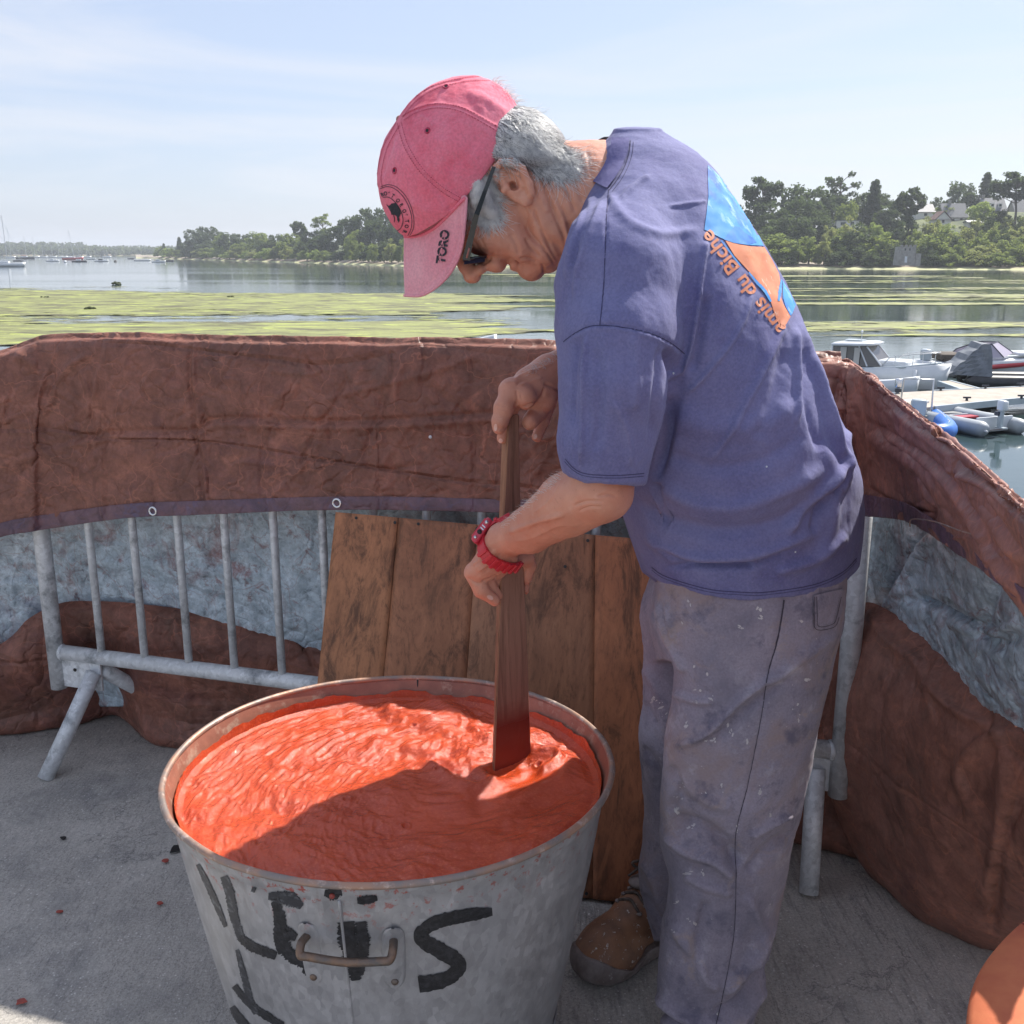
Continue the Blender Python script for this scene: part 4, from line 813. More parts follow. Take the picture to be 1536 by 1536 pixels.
# ------------------------------------------------------------------ zinc tub with the dye
TC = Vector((-.174, 1.352, 0)); RX, RY = .3215, .305
def tub():
    t = thing('zinc_tub', 'large round galvanised zinc tub with black hand-painted letters, full of red dye', 'tub', (TC.x, TC.y, 0))
    ay = RY/RX
    prof = [(.0, .012), (.228, .012), (.232, .0), (.2335, .006), (.236, .03), (.2375, .055), (.2435, .06), (.2435, .067), (.2395, .073)]
    z0, r0, z1, r1 = .073, .2395, .455, .3075
    for i in range(1, 40): f = i/40; prof.append((r0+(r1-r0)*f+.002*sin(f*pi), z0+(z1-z0)*f))
    prof += [(.3085, .458), (.311, .463), (.3155, .474), (.3175, .484)]
    mb = MB(); mb.lathe(TC, prof, 180, 1, ay); V = np.array(mb.V); a = np.arctan2(V[:, 1]-TC.y, V[:, 0]-TC.x)
    q = np.stack([np.cos(a), np.sin(a), V[:, 2]*3], -1); D = .0014*fbm(q, 2.1, 4)
    # raised lock seam at the front and slight dent
    sa = -pi/2-.115; da = np.abs((a-sa+pi) % (2*pi)-pi); D += .0022*np.exp(-(da/.016)**4)*(V[:, 2] < .47)
    V[:, 0] += np.cos(a)*D; V[:, 1] += np.sin(a)*D
    body = obj('tub_wall', V, mb.F, M['tub'], t)
    ip = [(.3160, .488), (.3125, .480), (.3055, .462), (.302, .45), (.296, .42), (.275, .30), (.243, .12), (.228, .022), (.0, .022)]
    mb = MB(); mb.lathe(TC, ip, 180, 1, ay); ins = obj('inner_wall', mb.V, [f[::-1] for f in mb.F], M['tub_in'], t)
    ring = []
    for k in range(181):
        an = 2*pi*k/180; r = .3175+.0016*vnoise(np.array([[cos(an)*3, sin(an)*3, 0]]), 1.3)[0]
        z = .486+.0018*vnoise(np.array([[cos(an), sin(an), 5]]), 2.2)[0]; ring.append((TC.x+r*cos(an), TC.y+r*ay*sin(an), z))
    MB().tube(ring, .0047, 10, False).build('rolled_rim', M['rim'], t, True)
    # seams: front lock seam flange and rear inner seam line
    def onwall(an, z, o=0):
        r = np.interp(z, [p[1] for p in prof[8:]], [p[0] for p in prof[8:]])+o; return Vector((TC.x+r*cos(an), TC.y+r*ay*sin(an), z))
    sb = MB(); sb.tube([onwall(sa+.021, z, .0012) for z in np.linspace(.02, .462, 30)], .0022, 6); sb.build('lock_seam', M['tub'], t, True)
    sb = MB(); sa2 = pi/2-.035; sb.tube([Vector((TC.x+.304*cos(sa2), TC.y+.304*ay*sin(sa2), .435)), Vector((TC.x+.3125*cos(sa2), TC.y+.3125*ay*sin(sa2), .484))], .0012, 6); sb.build('inner_seam', M['dark_hole'], t, True)
    bv = bvh_of(body)
    # handle
    pL, pR = hit(bv, 462, 1402, 0), hit(bv, 590, 1408, 0)
    nL = (pL-Vector((TC.x, TC.y, pL.z))).normalized(); nR = (pR-Vector((TC.x, TC.y, pR.z))).normalized()
    hp = [pL, pL+nL*.018+Vector((0, 0, .001)), pL+nL*.03+Vector((.004, 0, -.006)), pL+nL*.032+Vector((.014, 0, -.007)), (pL+pR)/2+(nL+nR)*.5*.035+Vector((0, 0, -.009)), pR+nR*.032+Vector((-.014, 0, -.007)), pR+nR*.03+Vector((-.004, 0, -.006)), pR+nR*.018+Vector((0, 0, .001)), pR]
    MB().tube([tuple(v) for v in spline([tuple(p) for p in hp], 50)], .0052, 14).build('handle', M['handle'], t, True)
    for p, n_ in ((pL, nL), (pR, nR)):
        b = MB(); R = n_.to_track_quat('Y', 'Z').to_matrix()
        V_ = []; nn_ = 10
        for z in np.linspace(.02, -.078, 26):
            wd = .0145*min(1, (1-(abs((z+.029)/.049))**6))**.5 if abs((z+.029)/.049) < 1 else .002
            for k in range(nn_+1):
                u = (k/nn_*2-1)*wd; c = p+Vector((0, 0, z)); an = math.atan2((c.y-TC.y)/ay, c.x-TC.x)+u/.31; h_ = .0026 if abs(u) < wd*.93 else .0002
                V_.append(onwall(an, c.z, h_+(.003*math.exp(-(u/.006)**2) if z > -.05 else 0)))
        obj('handle_bracket', V_, grid_faces(nn_+1, 26)[:, ::-1], M['tub'], t)
        for z in (-.066,): 
            c = p+Vector((0, 0, z)); an = math.atan2((c.y-TC.y)/ay, c.x-TC.x); MB().ball(onwall(an, c.z, .003), .0048, 6, (1, .6, 1)).build('rivet', M['handle'], t, True)
    # painted letters
    def st(pts, wd, seed, m='letter', n=80, rough=.11, name='painted_stroke', off=.0009):
        V2, F2 = stroke2d(pts, wd, n, rough, seed, 5); lay(name, V2, F2, bv, M[m], t, off, 5)
    K = [((276, 1290), (292, 1320), (303, 1350), (318, 1388)), ((286, 1295), (300, 1330), (312, 1360))]
    st([(297, 1296), (310, 1322), (326, 1358), (339, 1390)], [5, 9, 9, 5], 1, 'letter_old')
    st([(336, 1314), (345, 1340), (352, 1375), (362, 1408)], [11, 14, 13, 10], 2, 'letter_old')
    st([(360, 1404), (378, 1419), (398, 1427), (415, 1433)], [12, 15, 15, 12], 3, 'letter')
    st([(356, 1424), (366, 1462), (376, 1500), (385, 1520)], [5, 9, 10, 8], 4, 'letter_old')
    st([(352, 1478), (370, 1500), (395, 1520), (425, 1538)], [9, 11, 12, 10], 5, 'letter')
    st([(348, 1510), (360, 1528), (375, 1545)], [10, 14, 14], 6, 'letter')
    st([(403, 1344), (425, 1346), (440, 1350), (453, 1360)], [10, 20, 22, 8], 7, 'letter_old')
    st([(414, 1346), (420, 1380), (424, 1415), (440, 1435), (462, 1446)], [12, 18, 24, 18, 14], 8, 'letter')
    st([(424, 1396), (436, 1402), (445, 1406)], [20, 18, 10], 9, 'letter')
    st([(455, 1452), (466, 1456), (475, 1462)], [12, 18, 10], 10, 'letter')
    st([(378, 1333), (384, 1335)], [8, 8], 11, 'letter_old', 12)
    st([(487, 1338), (500, 1340), (513, 1338)], [10, 19, 8], 12, 'letter', 24)
    st([(536, 1350), (551, 1349), (566, 1346)], [9, 14, 7], 13, 'letter', 24)
    MB().ball(hit(bv, 499, 1342, .002), .0035, 5).build('dye_drop', M['redchip'], t)
    st([(520, 1382), (523, 1410), (530, 1440), (534, 1470)], [26, 30, 26, 14], 14, 'letter', rough=.13)
    st([(541, 1382), (544, 1405), (545, 1435), (540, 1462)], [16, 19, 16, 8], 15, 'letter', rough=.16)
    st([(738, 1367), (712, 1370), (680, 1376), (652, 1384), (634, 1396), (632, 1408), (655, 1422), (680, 1437), (688, 1449), (676, 1464), (655, 1472), (628, 1476)], [12, 19, 20, 20, 20, 22, 24, 24, 22, 21, 24, 26], 16, 'letter', 90, .06)
    # base wire showing lower right
    for dz in (0, .006):
        pts = [onwall(an, .074+dz, .0015) for an in np.linspace(-pi, pi, 120)]
        MB().tube(pts, .0016, 6, False).build('base_wire', M['tub'], t, True)
    return bv
tub_bvh = tub()
PZ = .451
def dye():
    n = 420; R = .3015; ay = RY/RX
    g = np.linspace(-1, 1, n); X, Y = np.meshgrid(g, g); rr = np.sqrt(X*X+Y*Y)
    # map square to disc
    a = np.where(np.abs(X) > np.abs(Y), X, Y); 
    mxx = np.maximum(np.abs(X), np.abs(Y))+1e-9; k = mxx/(rr+1e-9); DX = X*k; DY = Y*k
    V = np.stack([TC.x+DX.ravel()*R, TC.y+DY.ravel()*R*ay, np.full(X.size, PZ)], -1)
    px, py = proj_np(V); r = np.sqrt(DX**2+DY**2).ravel()
    q = V*np.array([1, 1, 0])
    # concentric swirls round the paddle, rotated noise
    c = gp(640, 1120, PZ); dx, dy = V[:, 0]-c.x, V[:, 1]-c.y; rad = np.hypot(dx, dy); th = np.arctan2(dy, dx)
    kr = np.minimum(1, rad/.10); sw = np.stack([np.cos(th)*.35*kr, np.sin(th)*.35*kr, rad*3.2], -1); c2_ = gp(760, 1230, PZ); r2 = np.hypot(V[:, 0]-c2_.x, V[:, 1]-c2_.y); t2 = np.arctan2(V[:, 1]-c2_.y, V[:, 0]-c2_.x); sw2 = np.stack([np.cos(t2)*.5, np.sin(t2)*.5, r2*5.5], -1)
    cp = gp(770, 1155, PZ); dp = np.hypot(V[:, 0]-cp.x, V[:, 1]-cp.y)
    wvv = fbm(q, 7, 3)*.03
    z = .0060*fbm(sw*np.array([1, 1, .6])+wvv[:, None]*1.6, 7, 2) + .0016*fbm(sw*np.array([.8, .8, 1.2])+wvv[:, None]*3, 20, 2) + .0022*fbm(q, 18, 3) + .0006*fbm(q, 60, 2) + .0019*ridged(sw2+wvv[:, None]*2.5, 15, 3)*np.clip((r2-.12)/.1, 0, 1)
    z += .010*np.exp(-((dp-.075)/.035)**2)*(.5+.5*np.sin(th*1+.6)) - .012*np.exp(-(dp/.045)**2)
    # trailing ridge and furrow made by the paddle
    for pts, wd, am in (([(585, 1065), (610, 1078), (650, 1088), (690, 1110), (720, 1150), (735, 1168)], 12, .007), ([(600, 1130), (640, 1138), (690, 1160), (728, 1172)], 7, -.008), ([(640, 1145), (690, 1180), (735, 1178), (780, 1155)], 10, .007),
                        ([(800, 1130), (832, 1135), (836, 1150), (815, 1158)], 7, .011), ([(805, 1118), (828, 1124)], 8, -.006), ([(590, 1195), (640, 1200), (700, 1215)], 14, .005), ([(620, 1300), (700, 1260), (800, 1180), (850, 1150)], 18, .006), ([(420, 1140), (480, 1110), (560, 1095)], 14, .005), ([(640, 1055), (700, 1075), (730, 1110)], 9, .005)):
        d, t = polydist(px, py, pts); z += am*np.exp(-(d/wd)**2)
    for bx, by in ((657, 1162), (808, 1145), (608, 1235), (520, 1205), (620, 1090)):
        b = gp(bx, by, PZ); d = np.hypot(V[:, 0]-b.x, V[:, 1]-b.y); z += -.005*np.exp(-(d/.0035)**2)+.0016*np.exp(-((d-.006)/.002)**2)
    V[:, 2] += z*np.clip((1-r)*14, 0, 1) + np.clip((r-.97)/.03, 0, 1)*.006 + .004*vnoise(sw, 4)*np.clip((1-r)*14, 0, 1)
    o = obj('red_dye', V, grid_faces(n, n), M['dye']); tag(o, 'bright red-orange frothy liquid dye filling the zinc tub', 'dye')
    # splashed crust round the inner wall, above the level
    pr = [(.3055, .446), (.3068, .456), (.3082, .4635), (.3089, .4665)]
    mb = MB(); mb.lathe(TC, [(a_-.0058, z_) for a_, z_ in pr], 300, 1, ay); V = np.array(mb.V); a = np.arctan2(V[:, 1]-TC.y, V[:, 0]-TC.x)
    top = V[:, 2] > .459; qq = np.stack([np.cos(a)*.3, np.sin(a)*.3, a*0], -1); V[:, 2] += np.where(top, .006*fbm(qq, 14, 5, .7), 0)
    D = .0012*fbm(V, 90, 3); V[:, 0] -= np.cos(a)*np.abs(D); V[:, 1] -= np.sin(a)*np.abs(D)
    c_ = obj('dye_crust', V, [f[::-1] for f in mb.F], M['dye'], o)
dye()
# ------------------------------------------------------------------ stirring paddle
def paddle():
    base = at(768, 1158, 1.425)
    t = thing('stirring_paddle', 'long dark wooden paddle widening downwards, standing in the dye and held with both hands', 'paddle', tuple(base))
    # front-face left/right edges down the photo, with depths
    ys = [622, 660, 740, 850, 960, 1060, 1150]
    Lx = [763, 761, 757, 752, 748, 744.5, 741]; Rx = [779, 779.5, 781, 786, 791, 794.5, 798]; DL = np.linspace(1.424, 1.403, 7); DR = np.linspace(1.428, 1.437, 7)
    pts = [(at(Lx[i], ys[i], DL[i]), at(Rx[i], ys[i], DR[i])) for i in range(7)]
    l6, r6 = pts[-1]; l5, r5 = pts[-2]; pts.append((l6+(l6-l5)*1.9, r6+(r6-r5)*1.9))
    sw_ = [9.5, 9, 8, 7, 5.5, 4.5, 4, 4]; V = []
    for i, (l, r) in enumerate(pts):
        u = (r-l).normalized(); nrm_ = Vector((u.y, -u.x, 0)).normalized(); nrm_ = -nrm_ if nrm_.y > 0 else nrm_
        th_ = Vector((-sw_[i]*.00094+.0*i, .017, 0))
        b = .0016
        V += [l+u*b, r-u*b, r-nrm_*b, r+th_+nrm_*b, r+th_-u*b, l+th_+u*b, l+th_+nrm_*b, l-nrm_*b]
    V = np.array([tuple(v) for v in V]).reshape(len(pts), 8, 3); V = spline(V.reshape(len(pts), 24), 70).reshape(-1, 3)
    n = 70; F = [(i*8+k, i*8+(k+1) % 8, (i+1)*8+(k+1) % 8, (i+1)*8+k) for i in range(n-1) for k in range(8)]+[tuple(range(8)), tuple((n-1)*8+k for k in range(7, -1, -1))]
    o = obj('paddle_board', V, F, M['paddle'], t, False); o.data.materials.append(M['paddle_edge'])
    for p in o.data.polygons:
        if p.index < (n-1)*8 and p.index % 8 in (5, 6, 7): p.material_index = 1
    bm = bmesh.new(); bm.from_mesh(o.data); bmesh.ops.recalc_face_normals(bm, faces=bm.faces[:]); bm.to_mesh(o.data); bm.free()
    return
    # wet dye coat on the foot of the blade
    k0 = 50; V2 = V.reshape(n, 8, 3)[k0:].copy(); c = V2.mean(1, keepdims=True); V2 = c+(V2-c)*1.02; m = V2.shape[0]; V2[0] = V.reshape(n, 8, 3)[k0]; 
    F2 = [(i*8+k, i*8+(k+1) % 8, (i+1)*8+(k+1) % 8, (i+1)*8+k) for i in range(m-1) for k in range(8)]
    o = obj('wet_dye_coat', V2.reshape(-1, 3), F2, M['wet'], t, False)
    bm = bmesh.new(); bm.from_mesh(o.data); bmesh.ops.recalc_face_normals(bm, faces=bm.faces[:]); bm.to_mesh(o.data); bm.free()
M['wet'] = mat('wet_dye_on_wood', (.15, .030, .022), .3, c2=(.09, .028, .02), scale=30, bump=.3, bscale=120)
paddle()
# ------------------------------------------------------------------ freshly dyed round sail cover at the right edge
def cover():
    c = Vector((.66, .68, 0)); t = thing('round_dyed_cover', 'rust-orange dyed round cloth cover over a drum at the lower right edge', 'cover', (c.x, c.y, 0))
    n = 128; ztop = .60; R = .30
    a0 = gp(1452, 1536, ztop); a1 = gp(1536, 1372, ztop)
    # circle through the two visible edge points
    d = a1-a0; mid = (a0+a1)/2; hlf = d.length/2; per = Vector((d.y, -d.x, 0)).normalized(); cc = mid+per*math.sqrt(max(R*R-hlf*hlf, 0)); 
    if cc.x < mid.x: cc = mid-per*math.sqrt(max(R*R-hlf*hlf, 0))
    t.location = (cc.x, cc.y, 0)
    prof = [(0, ztop+.012), (R*.4, ztop+.012), (R*.7, ztop+.009), (R*.9, ztop+.004), (R*.985, ztop-.002), (R, ztop-.012), (R*.995, ztop-.05), (R*.985, ztop-.12)]
    m = MB(); m.lathe((cc.x, cc.y, 0), prof, n); V = np.array(m.V); V[:, 2] += .0016*fbm(V, 14, 3); obj('cloth_cover', V, m.F, M['orange_cloth'], t)
    m = MB(); m.lathe((cc.x, cc.y, 0), [(R*.97, ztop-.11), (R*.96, ztop-.2), (R*.96, .0), (0, .0)], 64); m.build('drum', M['tub'], t, True)
    for an in (128,):
        s_ = MB(); s_.tube([Vector((cc.x+R*q*cos(radians(an)), cc.y+R*q*sin(radians(an)), ztop+.0125-.008*q**4)) for q in np.linspace(.1, .97, 14)], .0009, 5); s_.build('sewn_seam', M['redchip'], t, True)
cover()
# ------------------------------------------------------------------ the man
man = thing('person', 'person in red cap, blue T-shirt and stained trousers bending over the tub to stir', 'person', tuple(gp(1040, 1545)))
def dn(V, F, amp, s, off=0, o=3):
    return V + vnormals(V, F)*(amp*fbm(V, s, o, .5, off))[:, None]
def join(parts):
    Vs = []; Fs = []; b = 0
    for V, F in parts: Vs.append(V); Fs.append(F+b); b += len(V)
    return np.concatenate(Vs), np.concatenate(Fs)
def build_head():
    f = Field((650, 150, -115), (960, 450, 115), 1.9)
    f.ell((712, 240, 0), (104, 92, 74), -48, 0)
    f.ell((772, 225, 0), (60, 52, 66), -48, 14)
    f.ell((748, 318, 0), (82, 72, 64), 12, 16)
    for sg in (-1, 1):
        f.ell((742, 345, sg*38), (42, 36, 27), 15, 14)          # cheek
        f.ell((706, 352, sg*27), (15, 22, 22), -40, 10)         # brow
        f.chain([(798, 402, sg*8, 18), (818, 376, sg*36, 20), (818, 335, sg*52, 20), (802, 305, sg*58, 18)], 12)   # jaw
        f.ell((780, 365, sg*38), (30, 24, 22), 60, 12)
    f.chain([(688, 378, 0, 9), (699, 398, 0, 11), (708, 411, 0, 14.5)], 7)      # nose
    for sg in (-1, 1): f.ell((720, 404, sg*11), (10, 8.5, 7.5), -20, 5)
    f.ell((743, 394, 0), (18, 15.5, 27), 5, 7); f.ell((772, 394, 0), (10.5, 13, 21), -15, 4)
    f.ell((795, 399, 0), (19, 19.5, 25), 8, 6); f.ell((822, 392, 0), (14, 18, 28), -10, 6)
    f.cone((758, 402, -34), (766, 396, 34), 2.6, 2.6, 3, 'sub')          # mouth slit
    f.cone((766, 394, -26), (779, 387, -40), 2.4, 1.2, 4, 'sub')
    f.chain([(790, 270, 0, 66), (850, 290, 0, 72), (925, 300, 2, 80)], 22)
    f.chain([(822, 350, 0, 44), (875, 352, 0, 56)], 16)
    f.chain([(905, 300, 0, 84), (960, 340, 0, 110)], 30)
    f.chain([(812, 318, -60, 11), (838, 345, -58, 12), (866, 372, -44, 13)], 12)      # neck cords
    for sg, wz in ((-1, -74), (1, 74)):                                     # ears
        f.ell((771, 273, wz+sg*4), (37, 21, 8), 57, 4)
        f.ell((766, 268, wz+sg*13), (20, 10, 8), 54, 2, 'sub'); f.ell((770, 279, wz+sg*6), (8, 6.5, 10), 40, 2, 'sub')
        f.chain([(745, 268, wz+sg*3, 4.5), (742, 254, wz+sg*9, 5.5), (753, 243, wz+sg*13, 6), (768, 241, wz+sg*15, 6), (783, 253, wz+sg*15, 6), (793, 275, wz+sg*13, 6), (797, 292, wz+sg*10, 6.5)], 3)
        f.chain([(762, 254, wz+sg*9, 3.5), (776, 262, wz+sg*11, 4), (784, 279, wz+sg*10, 4)], 3)
        f.ell((790, 299, wz+sg*6), (9.5, 12, 6.5), 20, 4); f.ell((757, 283, wz+sg*8), (6, 8.5, 6), 20, 3)
    V, F, _ = f.mesh(1)
    near = (V[:, 1] < Y0-.01).astype(float)
    Nn = vnormals(V, F)
    fl = [([(809, 262), (817, 282), (832, 322), (846, 356), (850, 385)], 2.6, -4), ([(820, 262), (830, 290), (848, 325), (858, 350)], 2.6, -3), ([(838, 262), (850, 290), (864, 320)], 2.6, -3), ([(858, 262), (866, 285), (876, 305)], 3, -2.6), ([(880, 225), (886, 250), (894, 275)], 3, -2.4), ([(864, 222), (872, 245), (884, 270)], 2.4, -2),
          ([(800, 312), (806, 335), (822, 365), (836, 392)], 2.8, -3.4), ([(788, 335), (798, 355), (820, 378), (832, 397)], 2.4, -3.6), ([(788, 356), (797, 372), (810, 386)], 2.2, -2.6), ([(724, 398), (732, 390), (742, 378)], 2.4, -2.4), ([(778, 388), (794, 388), (806, 394)], 2.0, -2.8), ([(812, 396), (815, 402), (816, 410)], 2, -3),
          ([(708, 358), (714, 367), (720, 378)], 1.5, -2.6), ([(712, 350), (722, 360), (727, 372)], 1.4, -1.8), ([(706, 346), (714, 348), (722, 352)], 1.4, -1.6), ([(716, 384), (728, 388), (736, 392)], 1.6, -2), ([(786, 310), (790, 318), (792, 326)], 1.3, -1.6), ([(791, 309), (796, 318)], 1.3, -1.6), ([(765, 350), (775, 368), (778, 382)], 3.2, -2),
          ([(802, 270), (812, 300), (822, 320)], 4, 2), ([(842, 325), (850, 350), (852, 375)], 3.5, 3), ([(826, 285), (840, 315), (852, 335)], 3, 2)]
    V = folds(V, Nn, fl, near, .0009); V = V+vnormals(V, F)*(.0007*fbm(V, 75, 3))[:, None]
    return V, F
def build_near_arm():
    f = Field((685, 620, -290), (985, 925, 80), 1.9)
    f.chain([(912, 640, -222, 48), (902, 736, -220, 47), (852, 757, -165, 47), (795, 795, -88, 34), (757, 810, -46, 26.5)], 10)
    f.ell((915, 752, -222), (24, 20, 26), 0, 10)
    f.ell((870, 745, -190), (52, 44, 46), -28, 12)
    f.chain([(757, 810, -46, 26), (742, 828, -34, 25)], 8)
    f.ell((733, 843, -28), (36, 22, 24), -42, 8)          # back of the hand
    f.cone((758, 834, -30), (728, 856, -20), 20, 16, 7); f.cone((762, 838, -15), (742, 858, 2), 16, 14, 6)
    f.ell((709, 857, -24), (12, 12, 12), 0, 6)            # knuckle
    f.chain([(710, 859, -24, 14), (722, 885, -19, 11.5), (742, 901, -8, 8.6)], 4)
    f.chain([(726, 861, -10, 12.5), (736, 880, -2, 10), (747, 894, 6, 8)], 2.5)
    f.chain([(738, 858, 4, 11), (746, 874, 14, 9), (752, 886, 22, 7.5)], 2.5)
    f.chain([(748, 850, 18, 10), (756, 866, 30, 8)], 2)
    f.chain([(768, 838, -12, 15), (790, 838, 14, 11), (795, 848, 30, 9.5), (790, 868, 36, 8.5)], 5)   # thumb round the far edge
    f.chain([(784, 846, 44, 8), (788, 872, 46, 6.5), (789, 886, 44, 5.2)], 2)
    V, F, _ = f.mesh(1); near = np.ones(len(V))
    fl = [([(722, 872), (735, 868), (748, 862)], 2, -2.5), ([(702, 866), (712, 874), (722, 876)], 1.6, -2), ([(862, 758), (880, 752), (905, 752)], 1.8, -2.2), ([(868, 766), (885, 760), (902, 760)], 1.6, -1.8), ([(895, 745), (912, 742), (925, 745)], 2, -2.2), ([(760, 800), (800, 785), (850, 770)], 4, 3), ([(770, 812), (800, 806), (840, 788), (870, 790)], 2.4, 1.1), ([(800, 770), (825, 750), (840, 725)], 2.2, 1), ([(708, 848), (722, 838), (738, 828)], 2, 2.2), ([(716, 858), (730, 848), (746, 838)], 1.8, 2.2), ([(745, 824), (728, 842), (714, 854)], 4, 1.8), ([(752, 830), (738, 846), (726, 860)], 2.5, -1.5)]
    V = folds(V, vnormals(V, F), fl, near); return V+vnormals(V, F)*(.0007*fbm(V, 60, 3, off=4))[:, None], F
def build_far_arm():
    f = Field((728, 505, -60), (1010, 720, 300), 1.9)
    f.chain([(960, 560, 225, 50), (955, 640, 225, 44), (905, 590, 160, 42), (850, 553, 92, 31), (825, 562, 66, 30), (798, 580, 42, 31)], 9)
    f.ell((778, 588, 26), (26, 23, 24), -20, 8); f.ell((764, 581, 18), (18, 14, 16), -35, 6)
    f.chain([(766, 589, 12, 17), (756.5, 612, 5, 15), (750, 632, 2, 12), (748.5, 642, 2, 10)], 5)      # index
    f.chain([(772, 600, 30, 13), (760, 635, 26, 10), (754, 657, 22, 8.5)], 2.5)                          # middle
    f.ell((786, 594, 8), (20, 17, 15), 30, 6)                                                             # thumb mound
    f.ell((812, 592, 46), (26, 28, 22), 30, 8)
    f.chain([(818, 606, 62, 13), (806, 620, 50, 13), (795, 632, 34, 13)], 4)
    f.chain([(824, 604, 80, 11), (815, 632, 70, 9.5), (806, 655, 60, 8.2)], 2.5)
    f.chain([(800, 592, 20, 12), (788, 606, 10, 9)], 4)
    V, F, _ = f.mesh(1)
    fl = [([(817, 580), (812, 596), (798, 606), (785, 610)], 1.8, -3.2), ([(772, 612), (776, 600), (774, 585)], 1.6, -2.2), ([(815, 575), (832, 582), (846, 590)], 2, -2.6), ([(780, 590), (783, 600)], 1.4, -1.4), ([(756, 576), (766, 574), (776, 578)], 3, 1.6), ([(770, 570), (790, 560), (812, 552), (830, 545)], 2.2, 2.6), ([(746, 606), (752, 609), (760, 610)], 1.3, -1.5), ([(745, 611), (752, 614), (760, 615)], 1.3, -1.5), ([(776, 580), (796, 572), (815, 566)], 2, 1.8), ([(742, 640), (752, 644), (760, 640)], 1.5, -1.6), ([(800, 556), (785, 566), (768, 576)], 3.5, 1.5)]
    V = folds(V, vnormals(V, F), fl); return V+vnormals(V, F)*(.0006*fbm(V, 60, 3, off=9))[:, None], F
def build_core():
    f = Field((840, 240, -240), (1320, 1580, 240), 7)
    f.rows([(300, 900, 1040, 0, 130), (420, 890, 1130, 0, 180), (600, 930, 1215, 0, 175), (780, 990, 1250, 0, 160), (900, 1010, 1235, 0, 150), (960, 1010, 1225, 0, 140)], 10)
    f.chain([(920, 380, -160, 50), (914, 600, -215, 44)], 20); f.chain([(930, 380, 170, 50), (950, 560, 220, 46)], 20)
    f.chain([(1130, 920, -80, 74), (1095, 1250, -90, 54), (1060, 1540, -100, 36)], 20); f.chain([(1080, 920, 85, 74), (1035, 1200, 88, 52), (1030, 1380, 100, 26)], 20)
    V, F, _ = f.mesh(1); return V, F
hd, na, fa, co = build_head(), build_near_arm(), build_far_arm(), build_core()
V, F = join([hd, na, fa, co]); body = obj('body', V, F, M['skin'], man)
bv_body = bvh_of(body)
for cx_, cy_, rx_, ry_, an_ in ((743.5, 641, 2.6, 5.5, .05), (751, 661, 3, 3.4, 0), (735, 896, 5.2, 3.0, .5), (803, 655, 2.6, 4, .2)):
    P_ = [(cx_+rx_*cos(a)*cos(an_)-ry_*sin(a)*sin(an_), cy_+rx_*cos(a)*sin(an_)+ry_*sin(a)*cos(an_)) for a in np.linspace(0, 2*pi, 15)[:-1]]; lay('fingernail', P_, [tuple(range(14))], bv_body, M['nail'], body, .0005, 3)

